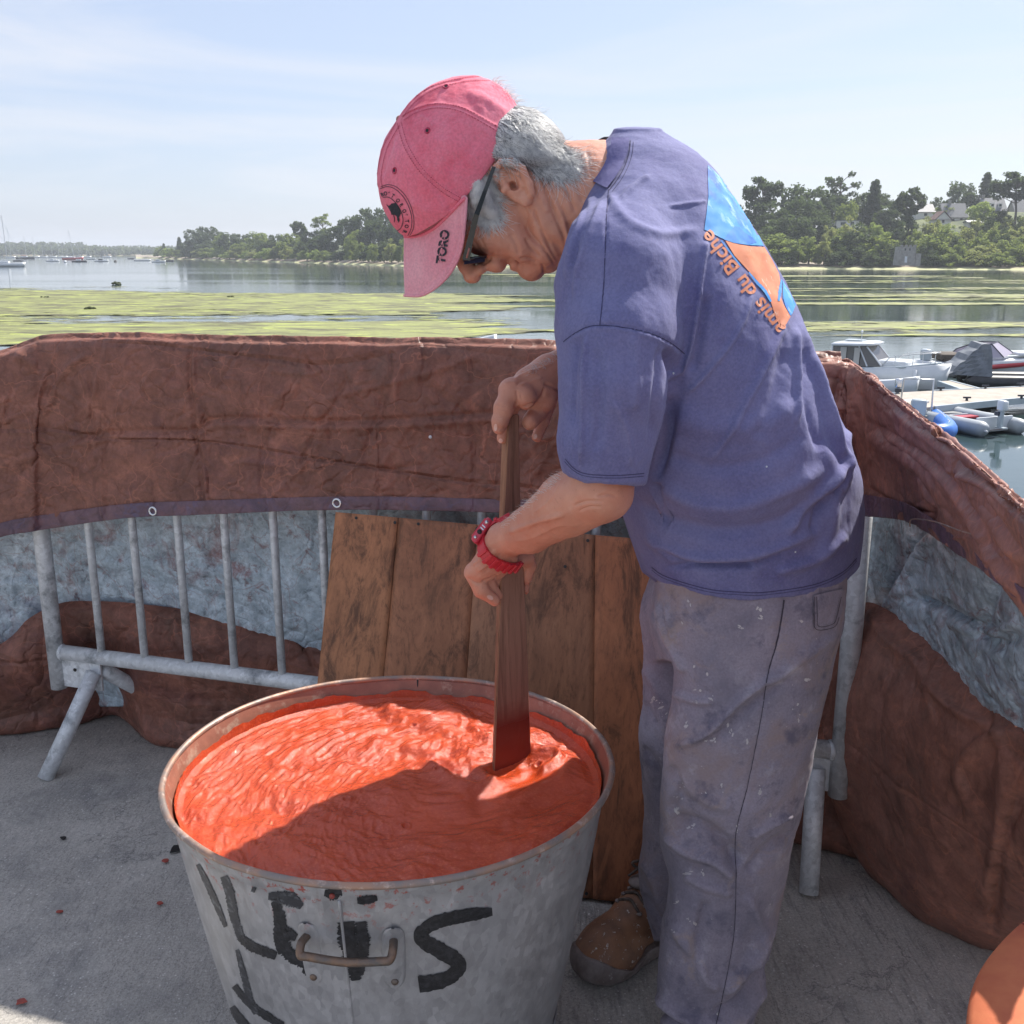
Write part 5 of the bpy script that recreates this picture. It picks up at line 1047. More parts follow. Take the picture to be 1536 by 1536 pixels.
# cap
def build_cap():
    f = Field((540, 90, -115), (820, 400, 115), 1.9)
    f.ell((678, 242, 0), (134, 104, 89), -62, 0)
    X = f.ax[0][:, None, None]; Y = f.ax[1][None, :, None]; Z = f.ax[2][None, None, :]
    f.D = np.maximum(f.D, ((X-780)*.75+(Y-162)*.66-32*np.clip(np.abs(Z)/84, 0, 1)**1.6).astype(np.float32))
    V, F, U = f.mesh(1); Nn = vnormals(V, F)
    seams = [[(604, 178), (625, 166), (655, 159), (690, 164), (730, 184), (768, 208)], [(599, 184), (610, 220), (632, 255), (662, 283), (690, 300)], [(597, 186), (578, 222), (569, 262), (571, 282)], [(602, 174), (622, 150), (655, 130), (700, 119), (735, 118)]]
    fl = [(s, 4.5, 1.6) for s in seams] + [(s, 1.2, -1.6) for s in seams]
    fl += [([(596, 190), (592, 215), (596, 245)], 3, 1.8), ([(598, 190), (582, 235), (572, 265)], 3, -2), ([(630, 175), (640, 178), (650, 190)], 2.5, 1.5), ([(725, 195), (700, 230), (668, 258)], 9, -2.6), ([(660, 205), (690, 225), (720, 240)], 12, 1.8), ([(615, 300), (650, 320), (690, 290)], 10, 2.2), ([(640, 260), (670, 300), (675, 315)], 7, -2.2), ([(700, 140), (730, 150), (760, 170)], 6, 1.8), ([(612, 270), (618, 300), (612, 330)], 6, 1.4)]
    V = folds(V, Nn, fl); V = dn(V, F, .0009, 30, 2); V = dn(V, F, .00035, 120, 3)
    cap = obj('cap', V, F, M['cap'], man); bv = bvh_of(cap)
    for s in seams:
        for k in (-1, 1):
            P = spline(s, 46); T = np.gradient(P, axis=0); T /= np.linalg.norm(T, axis=1, keepdims=True); Q = P+np.stack([-T[:, 1], T[:, 0]], -1)*3.1*k
            vs = []; fs = []
            for i in range(0, 45, 1):
                a = Q[i]*.85+Q[i+1]*.15; b = Q[i]*.25+Q[i+1]*.75; nn = np.array([-T[i][1], T[i][0]])*.55; j = len(vs); vs += [tuple(a-nn), tuple(b-nn), tuple(b+nn), tuple(a+nn)]; fs.append((j, j+1, j+2, j+3))
            lay('stitching', vs, fs, bv, M['cap_seam'], cap, .0005, 8)
    for ex, ey in ((641, 196), (592, 256), (669, 130)):
        p = hit(bv, ex, ey, .0004); r = bv.find_nearest(p); n = r[1]; a = n.orthogonal().normalized(); b = n.cross(a)
        g = MB(); g.tube([p+(a*cos(k*pi/8)+b*sin(k*pi/8))*.0032 for k in range(17)], .0011, 6, False); g.build('eyelet', M['cap_seam'], cap, True)
        g = MB(); g.tube([p, p+n*.0004], .002, 8); g.build('eyelet_hole', M['dark_hole'], cap)
    p = W(600, 179, 0); MB().ball(p, .0062, 8, (.85, 1, .8)).build('button', M['button'], cap, True)
    # printed emblem on the front panel: two rings, lettering between them, a bull in the middle
    def ln(pts, wd, s=0, m='black_print'): 
        v, f_ = stroke2d(pts, wd, 40, .03, s, 2); lay('emblem_line', v, f_, bv, M[m], cap, .0007, 4)
    ln([(571, 283), (582, 280), (594, 284), (606, 296), (614, 311), (618, 328), (617, 342), (612, 353)], .9)
    ln([(572, 280), (583, 277), (596, 281), (609, 294), (617, 310), (621, 328), (620, 343), (614, 355)], .8)
    ln([(575, 296), (584, 296), (594, 304), (602, 317), (605, 330), (602, 341), (596, 346)], 1.0)
    arc = spline([(573, 292), (581, 290), (592, 295), (603, 308), (609, 322), (611, 336), (607, 349)], 60)
    for ch, q in zip("RO*TORO*TOR", np.linspace(2, 57, 11)):
        i = int(q); d = arc[min(i+1, 59)]-arc[i-1]; d = d/np.linalg.norm(d); up = np.array([d[1], -d[0]])
        v, f_, wd = text2d(ch, tuple(arc[i]-up*3.0-d*2.2), tuple(d), 8.2, .25, .8); lay('emblem_letter', v, f_, bv, M['black_print'], cap, .0007, 4)
    bull = [(580, 306), (584, 309), (588, 305), (594, 304), (600, 312), (602, 320), (599, 326), (600, 331), (598, 334), (597, 326), (593, 322), (588, 322), (586, 316)]
    lay('bull_emblem', bull, [tuple(range(len(bull)))], bv, M['black_print'], cap, .0008, 3)
    ln([(591, 321), (592, 328), (592, 333)], 1.2); ln([(596, 323), (597, 331)], 1.0)
    # bill
    inn = spline([(606, 350, 0), (626, 349, -24), (650, 337, -46), (673, 315, -66), (690, 297, -78), (697, 292, -80)], 60)
    out = spline([(607, 443, 0), (632, 443, -22), (655, 430, -42), (676, 408, -58), (691, 377, -70), (697, 335, -79), (699.5, 296, -82)], 60)
    nt_ = 26; Vb = []
    def mir(p): return (p[0], p[1], -p[2])
    cols = [(inn[i], out[i]) for i in range(59, -1, -1)] + [(mir(inn[i]), mir(out[i])) for i in range(1, 60)]
    for a, b in cols:
        for j in range(nt_):
            t_ = j/(nt_-1); p = np.array(a)*(1-t_)+np.array(b)*t_; bul = 7*sin(pi*t_)*(1-abs(p[2])/90); 
            Vb.append(tuple(W(p[0]-bul*.6 if p[0] > 612 else p[0]-bul*.15, p[1]+bul*.2, p[2]-np.sign(p[2])*0)))
    Vb = np.array(Vb); Fb = grid_faces(nt_, len(cols)); Nb = vnormals(Vb, Fb)
    px, py = proj_np(Vb)
    if (Nb[:, 1][:nt_*50] > 0).mean() > .5: Fb = Fb[:, ::-1].copy()
    Vb = folds(Vb, vnormals(Vb, Fb), [([(690, 300), (689, 335), (683, 374), (668, 402), (648, 424), (628, 435), (610, 436)], 1.1, -1.6), ([(694, 300), (693, 336), (687, 376), (672, 405), (651, 428), (630, 439), (610, 440)], 2.2, 1.3)], (Vb[:, 1] < Y0+.002).astype(float))
    bill = obj('bill', Vb, Fb, M['bill'], cap); s_ = bill.modifiers.new('t', 'SOLIDIFY'); s_.thickness = .0035; s_.offset = -1
    edge = [tuple(W(*b)) for a, b in cols]; MB().tube(edge, .0021, 8).build('bill_edge_piping', M['bill'], cap, True)
    se = [tuple(W(a[0]+1.5, a[1]+5, a[2]*1.03)) for a, b in cols]; MB().tube(se, .0022, 8).build('bill_seam_piping', M['cap'], cap, True)
    bb = bvh_of(bill)
    V2, F2, wd = text2d("TORO", (0, 0), (1, 0), 18, .35, 1)
    V2, F2, wd = text2d("TORO", (667.5, 396), (.145, -.989), 18.5, .75, 49/wd)
    lay('bill_lettering', V2, F2, bb, M['black_print'], cap, .0012, 4)
    for i in range(4):      # stencil breaks
        q = .12+.25*i; c = np.array((667.5, 396))+np.array((.145, -.989))*49*q; up = np.array((-.989, -.145)); d = np.array((.145, -.989))
        for h0, h1, sk in ((4.5, 5.6, 3), (9, 10, -3)):
            P = [tuple(c+up*h0-d*5.5), tuple(c+up*(h0+sk)+d*5.5), tuple(c+up*(h1+sk)+d*5.5), tuple(c+up*h1-d*5.5)]
            lay('stencil_gap', P, [(0, 1, 2, 3)], bb, M['bill'], cap, .0017, 4)
    return cap
cap = build_cap()

# hair
def build_hair():
    f = Field((690, 130, -105), (880, 350, 105), 2)
    f.ell((778, 216, 0), (74, 56, 79), 22, 0); f.ell((800, 224, 0), (52, 40, 74), 35, 14)
    for sg in (-1, 1):
        f.chain([(712, 275, sg*66, 14), (722, 298, sg*66, 14), (737, 318, sg*64, 9)], 8)
        f.chain([(750, 232, sg*70, 11), (800, 234, sg*68, 10), (832, 236, sg*60, 6)], 8)
    f.cut((700, 130, 0), (-.75, -.66, 0)) if False else None
    V, F, _ = f.mesh(1)
    V = dn(V, F, .0016, 32, 5, 2)
    h = obj('hair', V, F, M['hair'], man); bv = bvh_of([h, body])
    rs = np.random.RandomState(3)
    def strands(n, pick, flow, length, r, m, lift=.003, name='hair_strands', curl=.5):
        mb = MB()
        for _ in range(n):
            x, y = pick(rs); d = np.array(flow(x, y)) + rs.randn(2)*.22; d /= np.linalg.norm(d); Lh = length*(.5+rs.rand()); ns = 6; pts = []; pos = np.array([x, y], float)
            lf = lift*(rs.rand()**1.5); last = None; cv = rs.randn()*curl*.25; dep = None
            for i in range(ns):
                t_ = i/(ns-1); q = hit(bv, pos[0], pos[1], .0002+lf*t_**1.3)
                if q is None:
                    if last is None: break
                    q = at(pos[0], pos[1], dep)
                last = q; dep = q.y; 
                if pts and (Vector(pts[-1])-q).length > .012: break
                pts.append(q); a = cv; d = np.array([d[0]*cos(a)-d[1]*sin(a), d[0]*sin(a)+d[1]*cos(a)]); pos = pos+d*Lh/ns
            if len(pts) >= 3: mb.tube(pts, [r*(1-.75*i/(len(pts)-1)) for i in range(len(pts))], 3, False)
        return mb.build(name, m, h, True, kind='stuff')
    def poly_pick(P):
        P = np.array(P, float); lo, hi = P.min(0), P.max(0)
        def f_(rs):
            while True:
                x, y = lo+(hi-lo)*rs.rand(2); ins = False
                for i in range(len(P)):
                    a, b = P[i-1], P[i]
                    if (a[1] > y) != (b[1] > y) and x < (b[0]-a[0])*(y-a[1])/(b[1]-a[1])+a[0]: ins = not ins
                if ins: return x, y
        return f_
    back = poly_pick([(770, 158), (782, 160), (800, 170), (828, 198), (846, 226), (846, 246), (830, 262), (800, 256), (786, 246), (766, 236), (738, 248), (726, 258), (730, 232), (738, 205), (750, 180), (762, 162)])
    strands(3600, back, lambda x, y: (.75, .55) if y < 225 else (.85, .25), 54, .00042, M['hair_white'], .0045)
    strands(1300, back, lambda x, y: (.75, .6), 34, .0004, M['hair'], .003)
    strands(700, poly_pick([(800, 240), (850, 232), (856, 262), (825, 268), (800, 262)]), lambda x, y: (.6, .75), 20, .00028, M['hair_white'], .003, curl=1.2)
    side = poly_pick([(696, 286), (708, 262), (720, 256), (738, 262), (742, 285), (744, 310), (738, 322), (722, 326), (703, 314)])
    strands(1300, side, lambda x, y: (.35, .9), 36, .0005, M['hair_white'], .005)
    strands(260, poly_pick([(712, 305), (742, 300), (746, 326), (720, 328)]), lambda x, y: (.55, .75), 22, .0003, M['hair_white'], .005, curl=1.2)
    strands(60, poly_pick([(735, 252), (745, 248), (748, 268), (738, 268)]), lambda x, y: (.5, .6), 16, .0003, M['hair_white'], .006, curl=1.5)
    # tuft above the back of the cap
    mb = MB()
    for _ in range(110):
        x = 738+rs.rand()*38; y = 119+(x-738)*.95+rs.rand()*4; p = Vector(W(x, y, rs.uniform(-30, 30))); d = Vector((rs.uniform(-.25, .9), rs.uniform(-.3, .3), rs.uniform(-.1, .9))).normalized(); Ls = rs.uniform(.004, .016); pts = [p+d*Ls*q+Vector((Ls*.5*q*q, 0, -Ls*.35*q*q)) for q in np.linspace(0, 1, 5)]
        mb.tube(pts, [.0003*(1-.7*q) for q in np.linspace(0, 1, 5)], 3, False)
    mb.build('hair_tuft', M['hair_white'], h, True, kind='stuff')
    # eyebrow and fine hairs along forearms
    mb = MB(); bb = bv_body
    for (x0, y0, x1, y1, n, dx, dy) in ((752, 782, 842, 703, 150, -.7, .2), (785, 556, 844, 523, 130, -.6, .1)):
        for _ in range(n):
            t_ = rs.rand(); x = x0+(x1-x0)*t_+rs.rand()*8; y = y0+(y1-y0)*t_+rs.rand()*9+2; q = hit(bb, x, y, 0)
            if q is None: continue
            nn = bb.find_nearest(q)[1]; d = (nn*.7+Vector((dx, 0, dy))*.9+Vector(rs.randn(3)*.25)).normalized(); Ls = rs.uniform(.004, .009)
            mb.tube([q, q+d*Ls*.5, q+d*Ls+Vector((-.001, 0, -.001))], [.00016, .00013, .00006], 3, False)
    mb.build('arm_hair', M['hair_white'], h, True, kind='stuff')
build_hair()

# glasses
def glasses():
    g = MB(); t = [Vector(W(*p)) for p in ((741, 250, -88), (728, 286, -82), (714, 322, -76), (702, 366, -72), (697, 388, -69))]
    root = None
    for sg in (1, -1):
        pts = [Vector(W(u, v, w_*sg)) for u, v, w_ in ((741, 250, -92), (728, 286, -92), (715, 322, -88), (704, 366, -78), (699, 390, -72))]
        V = []; F = []
        for i, p in enumerate(pts):
            d = (pts[min(i+1, 4)]-pts[max(i-1, 0)]).normalized(); s_ = d.cross(Vector((0, 1, 0))).normalized(); wd = (.0022, .0024, .0031, .0040, .0048)[i]
            for a, b in ((-1, -1), (1, -1), (1, 1), (-1, 1)): V.append(p+s_*wd*a+Vector((0, .0014*b, 0)))
        for i in range(4):
            for k in range(4): F.append((i*4+k, i*4+(k+1) % 4, (i+1)*4+(k+1) % 4, (i+1)*4+k))
        F += [(3, 2, 1, 0), (16, 17, 18, 19)]
        o = obj('glasses' if root is None else 'temple_arm', V, F, M['black_plastic'], man if root is None else root, False)
        if root is None: root = o
    for sg in (1, -1):
        m = MB(); a, b = Vector(W(697, 389, -72*sg)), Vector(W(728, 385, -60*sg)); c, d = Vector(W(727, 387, -12*sg)), Vector(W(696, 391, -12*sg))
        off = Vector((-.001, 0, -.0065)); V = [a, b, c, d]; V += [v+off for v in V]
        obj('lens', V, [(0, 1, 2, 3), (7, 6, 5, 4), (0, 4, 5, 1), (1, 5, 6, 2), (2, 6, 7, 3), (3, 7, 4, 0)], M['lens'], root, False)
        m.tube([a, b, c, d, a], .0021, 6); m.build('lens_frame', M['black_plastic'], root, True)
    MB().tube([Vector(W(703, 391, -14)), Vector(W(700, 389, 0)), Vector(W(703, 391, 14))], .0018, 6).build('bridge', M['black_plastic'], root, True)
    MB().tube([Vector(W(704, 372, -79)), Vector(W(700, 387, -76))], .0012, 6).build('hinge_trim', M['button'], root, True)
glasses()

# T-shirt
HEM = np.array([(960, 852), (978, 866), (1000, 880), (1060, 898), (1110, 903), (1150, 903), (1220, 892), (1262, 874), (1285, 852), (1320, 830)], float)
def build_shirt():
    f = Field((825, 190, -330), (1325, 925, 320), 3.3)
    f.rows([(196, 925, 983, 0, 14), (205, 915, 1006, 0, 50), (218, 900, 1031, 0, 66), (240, 890, 1061, 5, 98), (270, 878, 1085, 5, 128), (310, 866, 1113, 5, 160), (370, 858, 1152, 5, 196), (450, 856, 1192, 5, 212), (520, 868, 1217, 5, 214), (600, 888, 1251, 5, 210), (660, 902, 1279, 5, 206), (720, 920, 1297, 0, 200), (780, 942, 1296, 0, 196), (840, 960, 1289, 0, 190), (880, 974, 1281, 0, 186), (925, 980, 1273, 0, 182)], 0)
    f.chain([(960, 325, -100, 70), (925, 405, -188, 84), (926, 500, -218, 82), (925, 580, -226, 80), (908, 660, -228, 66), (906, 760, -228, 60)], 26)
    f.chain([(950, 300, 120, 75), (930, 400, 190, 82), (932, 520, 215, 78), (925, 640, 222, 64)], 26)
    f.cut((905, 214, 0), (-.95, -.31, 0))
    # cuffs
    for sgn, lim in ((-1, 0), (1, 0)):
        sl, X, Y, Z = f._sub((800, 600, -340) if sgn < 0 else (800, 600, 130), (990, 860, -150) if sgn < 0 else (1010, 800, 340))
        cutv = 706+np.interp(X, [840, 880, 965], [0, 17, 22]) if sgn < 0 else 650+0*X
        f.D[sl] = np.maximum(f.D[sl], (Y-cutv).astype(np.float32)+0*X)
    f.chain([(908, 655, -226, 50), (903, 730, -224, 57)], 3, 'sub')
    X = f.ax[0][:, None, None]; Y = f.ax[1][None, :, None]
    f.D = np.maximum(f.D, (Y-np.interp(X, HEM[:, 0], HEM[:, 1])).astype(np.float32)*.9)
    V, F, U = f.mesh(2); Nn = vnormals(V, F)
    near = np.clip((Y0+.03-V[:, 1])/.05, 0, 1)
    # soft overall drape
    q = V*np.array([1.2, 1, 1]); D = .0042*fbm(q, 5.5, 2, off=3)+.0024*fbm(q*np.array([1, 1, .6]), 14, 3, off=8)+.0020*(ridged(q*np.array([1, 1, .7]), 6, 2, off=60)-.5)
    px, py = proj_np(V); D *= np.clip((py-230)/80, .15, 1)
    V = V+Nn*D[:, None]; Nn = vnormals(V, F)
    fl = [ # long pull lines on the back
        ([(1180, 478), (1150, 545), (1110, 620), (1062, 700)], 6, 4.5), ([(1192, 490), (1196, 560), (1192, 640)], 5, 6), ([(1197, 480), (1222, 560), (1246, 640), (1262, 700)], 6, 7), ([(1210, 530), (1236, 610), (1266, 690), (1272, 730)], 5, 5), ([(1205, 520), (1212, 600), (1230, 680)], 7, -6), ([(1180, 520), (1160, 600), (1130, 660)], 12, -5),
        ([(1268, 690), (1240, 730), (1205, 770), (1180, 800)], 8, 8), ([(1262, 720), (1232, 765), (1218, 800)], 6, -6), ([(1272, 640), (1266, 700), (1264, 740)], 6, 5),
        # belly bands
        ([(945, 745), (985, 775), (1050, 795), (1120, 795), (1190, 775), (1250, 740)], 16, -9), ([(975, 720), (1040, 755), (1110, 760), (1180, 735), (1240, 700)], 14, 6), ([(965, 800), (1010, 830), (1075, 838), (1150, 828), (1230, 795)], 10, 7), ([(1000, 850), (1060, 848), (1110, 846), (1130, 852)], 5, -6), ([(985, 818), (1030, 842), (1090, 850), (1140, 842), (1200, 815)], 6, -6), ([(1160, 858), (1220, 840), (1270, 800)], 9, 6),
        ([(1050, 435), (1042, 490), (1032, 535), (1010, 580)], 4, 6), ([(1062, 440), (1052, 500), (1038, 560)], 8, -6), ([(1130, 435), (1105, 500), (1060, 560), (1030, 590)], 4, 4), ([(1060, 360), (1052, 410), (1048, 450)], 4, 5), ([(1000, 520), (1015, 570), (1005, 640), (985, 720)], 9, -12),
        ([(910, 285), (940, 330), (990, 350), (1050, 345)], 8, 3), ([(930, 300), (950, 280), (975, 262)], 4, 3), ([(1000, 310), (1040, 305), (1060, 302)], 3, 2), ([(892, 290), (872, 330), (855, 380), (850, 420)], 5, 4), ([(905, 300), (885, 345), (868, 400), (862, 450)], 5, 3.5), ([(885, 300), (868, 350), (860, 400)], 4, -3),
        ([(880, 500), (876, 560), (874, 640), (870, 700)], 3, 5), ([(870, 505), (862, 560), (860, 640)], 5, -3), ([(990, 520), (985, 580), (975, 660)], 6, -4), ([(950, 500), (955, 560), (950, 620)], 8, 3), ([(895, 520), (900, 600), (895, 680)], 9, -3), ([(920, 600), (940, 650), (945, 700)], 6, 3), ([(1010, 620), (1060, 640), (1130, 640), (1200, 600)], 22, 6), ([(1000, 680), (1060, 700), (1140, 690), (1210, 650)], 14, -4),
        ([(1230, 660), (1250, 720), (1246, 790), (1225, 840)], 12, 5)]
    V = folds(V, Nn, [(a_, b_*.85, c_*1.35) for a_, b_, c_ in fl], near)
    seams = [([(913, 284), (909, 340), (906, 420), (900, 487)], 1.6, -2.2), ([(845, 513), (862, 500), (880, 491), (900, 488), (935, 491), (975, 500), (1005, 514), (1027, 531)], 1.8, -2.6), ([(846, 517), (864, 504), (882, 495), (902, 492), (935, 495), (975, 504), (1003, 518), (1024, 535)], 3, 1.6)]
    V = folds(V, vnormals(V, F), seams, near); V = dn(V, F, .0006, 70, 12, 3)
    sh = obj('t_shirt', V, F, M['shirt'], man); bv = bvh_of(sh)
    def ln(pts, wd, nm='seam', m='shirt_dark', off=.0004, n=70):
        v, f_ = stroke2d(pts, wd, n, .1, 1, 2); return lay(nm, v, f_, bv, M[m], sh, off, 6)
    ln([(913, 284), (909, 340), (906, 420), (900, 487)], 1.3); ln([(845, 513), (862, 500), (880, 491), (900, 488), (935, 491), (975, 500), (1005, 514), (1027, 531)], 1.5)
    ln([(848, 688), (862, 703), (882, 711), (925, 713), (966, 710)], 1.1, 'hem_stitch'); ln([(847, 692), (861, 706), (881, 714.5), (925, 717), (966, 714)], .8, 'hem_stitch')
    hs = [(x, y-15) for x, y in HEM[1:-1]]; ln(hs, 1.2, 'hem_stitch'); ln([(x, y-11) for x, y in HEM[1:-1]], .7, 'hem_stitch')
    # collar band
    a = spline([(919, 209), (917, 224), (911, 243), (902, 260), (892, 274)], 30); b = spline([(944, 210), (942, 229), (935, 250), (925, 268), (912, 285)], 30)
    vs = []; 
    for i in range(30):
        for j in range(6): vs.append(tuple(a[i]*(1-j/5)+b[i]*(j/5)))
    fc = [tuple(q) for q in grid_faces(6, 30).tolist()]
    cb = lay('collar', vs, fc, bv, M['collar'], sh, .0032, 6)
    ln([tuple(p) for p in b+np.array([1.5, 1])], 1.4, 'collar_stitch'); ln([tuple(p) for p in b+np.array([6, 3])], .8, 'collar_stitch')
    MB().tube([W(896, 214, 28), W(906, 209, 18), W(916, 208.5, 4), W(921, 211, -16)], .0032, 8).build('neck_band', M['blackrib'], sh, True)
    # printed picture and lettering across the back
    def pl(P, m, off=.0008, nm='print_patch'): lay(nm, P, [tuple(range(len(P)))], bv, M[m], sh, off, 4)
    pl([(1061, 248), (1068, 254), (1079, 265), (1092, 279), (1103, 293), (1113, 309), (1124, 327), (1135, 348), (1145, 369), (1122, 368), (1100, 365), (1080, 357), (1067, 350), (1056, 345), (1059, 322), (1062, 295)], 'p_blue')
    pl([(1085, 360), (1092, 350), (1101, 340), (1108, 341), (1116, 349), (1128, 357), (1134, 364), (1120, 368), (1100, 365)], 'p_deep', .0011)
    pl([(1087, 361), (1107, 367), (1126, 370), (1146, 371), (1157, 389), (1168, 411), (1170, 424), (1169, 440), (1174, 456), (1185, 475), (1179, 486), (1172, 494), (1163, 477), (1156, 455), (1146, 438), (1134, 420), (1122, 407), (1112, 396), (1101, 384)], 'p_orange')
    pl([(1173, 420), (1183, 437), (1193, 457), (1188, 470), (1185, 474), (1178, 461), (1174, 448)], 'p_blue')
    v, f_ = stroke2d([(1081, 361), (1090, 373), (1102, 389), (1110, 399)], 2.2, 30, .1, 2, 2); lay('print_patch', v, f_, bv, M['p_deep'], sh, .0009, 4)
    v, f_ = stroke2d([(1122, 409), (1134, 424), (1146, 437), (1155, 453)], [1.5, 4, 4.5, 3], 30, .1, 2, 2); lay('print_patch', v, f_, bv, M['p_blue'], sh, .0013, 4)
    v, f_ = stroke2d([(1171, 420), (1169, 436), (1167, 452)], [1.5, 4.5, 3], 20, .1, 2, 2); lay('print_patch', v, f_, bv, M['p_blue'], sh, .0012, 4)
    V2, F2, wd = text2d("amis du Biche", (0, 0), (1, 0), 31, .5)
    V2, F2, wd = text2d("amis du Biche", (1179, 492), (-.612, -.791), 31, .55, 187/wd)
    lay('print_lettering', V2, F2, bv, M['p_orange'], sh, .0010, 5)
    for px_, py_ in ((1193, 828), (1010, 560), (1150, 700)): MB().ball(hit(bv, px_, py_, 0), .0013, 4).build('lint_speck', M['gel'], sh)
    return sh
shirt = build_shirt()

# trousers
def build_trousers():
    f = Field((935, 820, -240), (1305, 1660, 240), 3.6)
    f.rows([(820, 992, 1262, 0, 150), (880, 984, 1266, 0, 166), (930, 976, 1262, 0, 168), (985, 985, 1250, 0, 165)], 0)
    f.rows([(860, 990, 1268, -70, 98), (930, 985, 1263, -76, 98), (1000, 1012, 1249, -82, 96), (1060, 1013, 1235, -86, 94), (1130, 999, 1219, -88, 90), (1200, 992, 1204, -90, 84), (1260, 994, 1192, -92, 80), (1320, 1004, 1180, -96, 80), (1400, 990, 1166, -100, 76), (1480, 985, 1149, -104, 74), (1545, 988, 1130, -106, 72), (1580, 1000, 1122, -108, 70), (1600, 1004, 1118, -108, 70)], 14)
    f.rows([(860, 978, 1190, 72, 96), (920, 963, 1160, 78, 96), (960, 969, 1140, 80, 92), (1020, 970, 1130, 84, 88), (1100, 960, 1110, 86, 82), (1200, 963, 1095, 88, 76), (1300, 962, 1080, 86, 70), (1345, 960, 1075, 96, 66), (1385, 972, 1070, 106, 62), (1408, 982, 1066, 112, 60)], 14)
    V, F, U = f.mesh(2); Nn = vnormals(V, F); near = np.clip((Y0+.0-V[:, 1])/.04, 0, 1); q = V
    V = V+Nn*(.0048*fbm(q, 6, 2, off=13)+.0030*fbm(q*np.array([1, 1, .7]), 15, 3, off=18)+.0022*(ridged(q*np.array([1, 1, .8]), 7, 2, off=40)-.5))[:, None]; Nn = vnormals(V, F)
    fl = [([(985, 900), (1000, 950), (1018, 985), (1030, 1010)], 6, 6), ([(975, 905), (990, 955), (1010, 990)], 4, -6), ([(1000, 905), (1006, 935), (1012, 960)], 3, 4), ([(1165, 1010), (1110, 1050), (1060, 1100), (1010, 1120)], 6, 5), ([(1180, 1020), (1120, 1065), (1070, 1115)], 8, -4), ([(1010, 1040), (1040, 1050), (1070, 1052)], 6, 4),
          ([(995, 1245), (1030, 1275), (1070, 1290), (1105, 1320)], 9, 8), ([(1000, 1228), (1050, 1240), (1090, 1268), (1110, 1300)], 12, -10), ([(1190, 1220), (1150, 1240), (1125, 1255)], 6, 5), ([(1190, 1250), (1150, 1275), (1120, 1310)], 9, -6), ([(1025, 1310), (1060, 1330), (1100, 1340)], 8, 5), ([(1002, 1380), (1040, 1430), (1060, 1470), (1080, 1480)], 9, 6), ([(1160, 1380), (1120, 1450), (1085, 1490)], 9, 7), ([(1155, 1440), (1110, 1500), (1070, 1520)], 7, -7), ([(985, 1490), (1020, 1520), (1060, 1535), (1110, 1530)], 8, 9), ([(985, 1510), (1020, 1540), (1080, 1552)], 6, -8), ([(1150, 1480), (1110, 1530), (1090, 1560)], 6, 6),
          ([(1255, 950), (1200, 990), (1150, 1030)], 8, 4), ([(1000, 1150), (1020, 1180), (1000, 1220)], 9, -6), ([(1060, 1350), (1050, 1400), (1040, 1450)], 10, -6), ([(1120, 1340), (1140, 1400), (1120, 1450)], 8, 5), ([(1010, 1160), (1060, 1200), (1100, 1210)], 10, 4)]
    V = folds(V, Nn, [(a_, b_*.9, c_*1.75) for a_, b_, c_ in fl], near)
    far = np.clip((V[:, 1]-Y0)/.02, 0, 1)
    V = folds(V, vnormals(V, F), [([(965, 1000), (990, 1040), (1010, 1090)], 7, 6), ([(962, 1120), (985, 1150), (990, 1200)], 7, -6), ([(965, 1050), (985, 1090), (995, 1130)], 6, -5), ([(962, 1290), (980, 1320), (990, 1360)], 7, 7), ([(962, 1340), (985, 1370), (1000, 1390)], 5, -6)], far)
    V = folds(V, vnormals(V, F), [([(1176, 900), (1166, 960), (1152, 1010), (1141, 1080), (1121, 1180), (1104, 1250), (1104, 1320), (1101, 1400), (1087, 1480), (1072, 1545)], 2.2, -2.2)], near); V = dn(V, F, .0006, 80, 22, 3)
    tr = obj('trousers', V, F, M['trousers'], man); bv = bvh_of(tr)
    v, f_ = stroke2d([(1176, 900), (1166, 960), (1152, 1010), (1141, 1080), (1121, 1180), (1104, 1250), (1104, 1320), (1101, 1400), (1087, 1480), (1072, 1545)], [2.6, 2.4, 1.6, 1.2, 1.2, 1.2, 1.2, 1.2, 1.2], 110, .2, 3, 2); lay('side_seam', v, f_, bv, M['trousers_seam'], tr, .0004, 6)
    P = [(1218, 893), (1219, 905), (1219, 922), (1221, 942), (1232, 944), (1247, 940), (1255, 925), (1261, 900), (1264, 882)]; lay('back_pocket', P, [tuple(range(9))], bv, M['trousers'], tr, .0022, 4)
    for pts in ([(1222, 894), (1223, 920), (1225, 938), (1246, 935), (1252, 922), (1258, 895)], [(1219, 894), (1219, 922), (1221, 942), (1247, 940), (1255, 925)]):
        v, f_ = stroke2d(pts, .9, 50, .1, 3, 2); lay('pocket_stitching', v, f_, bv, M['trousers_seam'], tr, .0036, 5)
    rs = np.random.RandomState(5)
    pos = [(1035, 900), (1024, 935), (1140, 928), (1195, 932), (1138, 912), (1060, 1012), (1068, 1048), (1042, 1048), (1040, 1000), (1065, 1110), (1194, 1060), (1198, 1076), (1074, 1108), (1122, 1110), (1022, 1175), (1058, 1186), (1014, 1215), (1012, 1195), (1096, 1100), (1084, 1178), (1038, 1240), (1010, 1395), (1042, 1382), (1030, 1310), (1155, 1220), (1054, 1310), (1140, 1185), (1210, 1020), (990, 1055), (1001, 1072), (985, 1050), (1012, 1355), (1090, 1085), (1046, 1036), (1028, 1090), (1035, 1380), (1108, 940), (1106, 1240)]
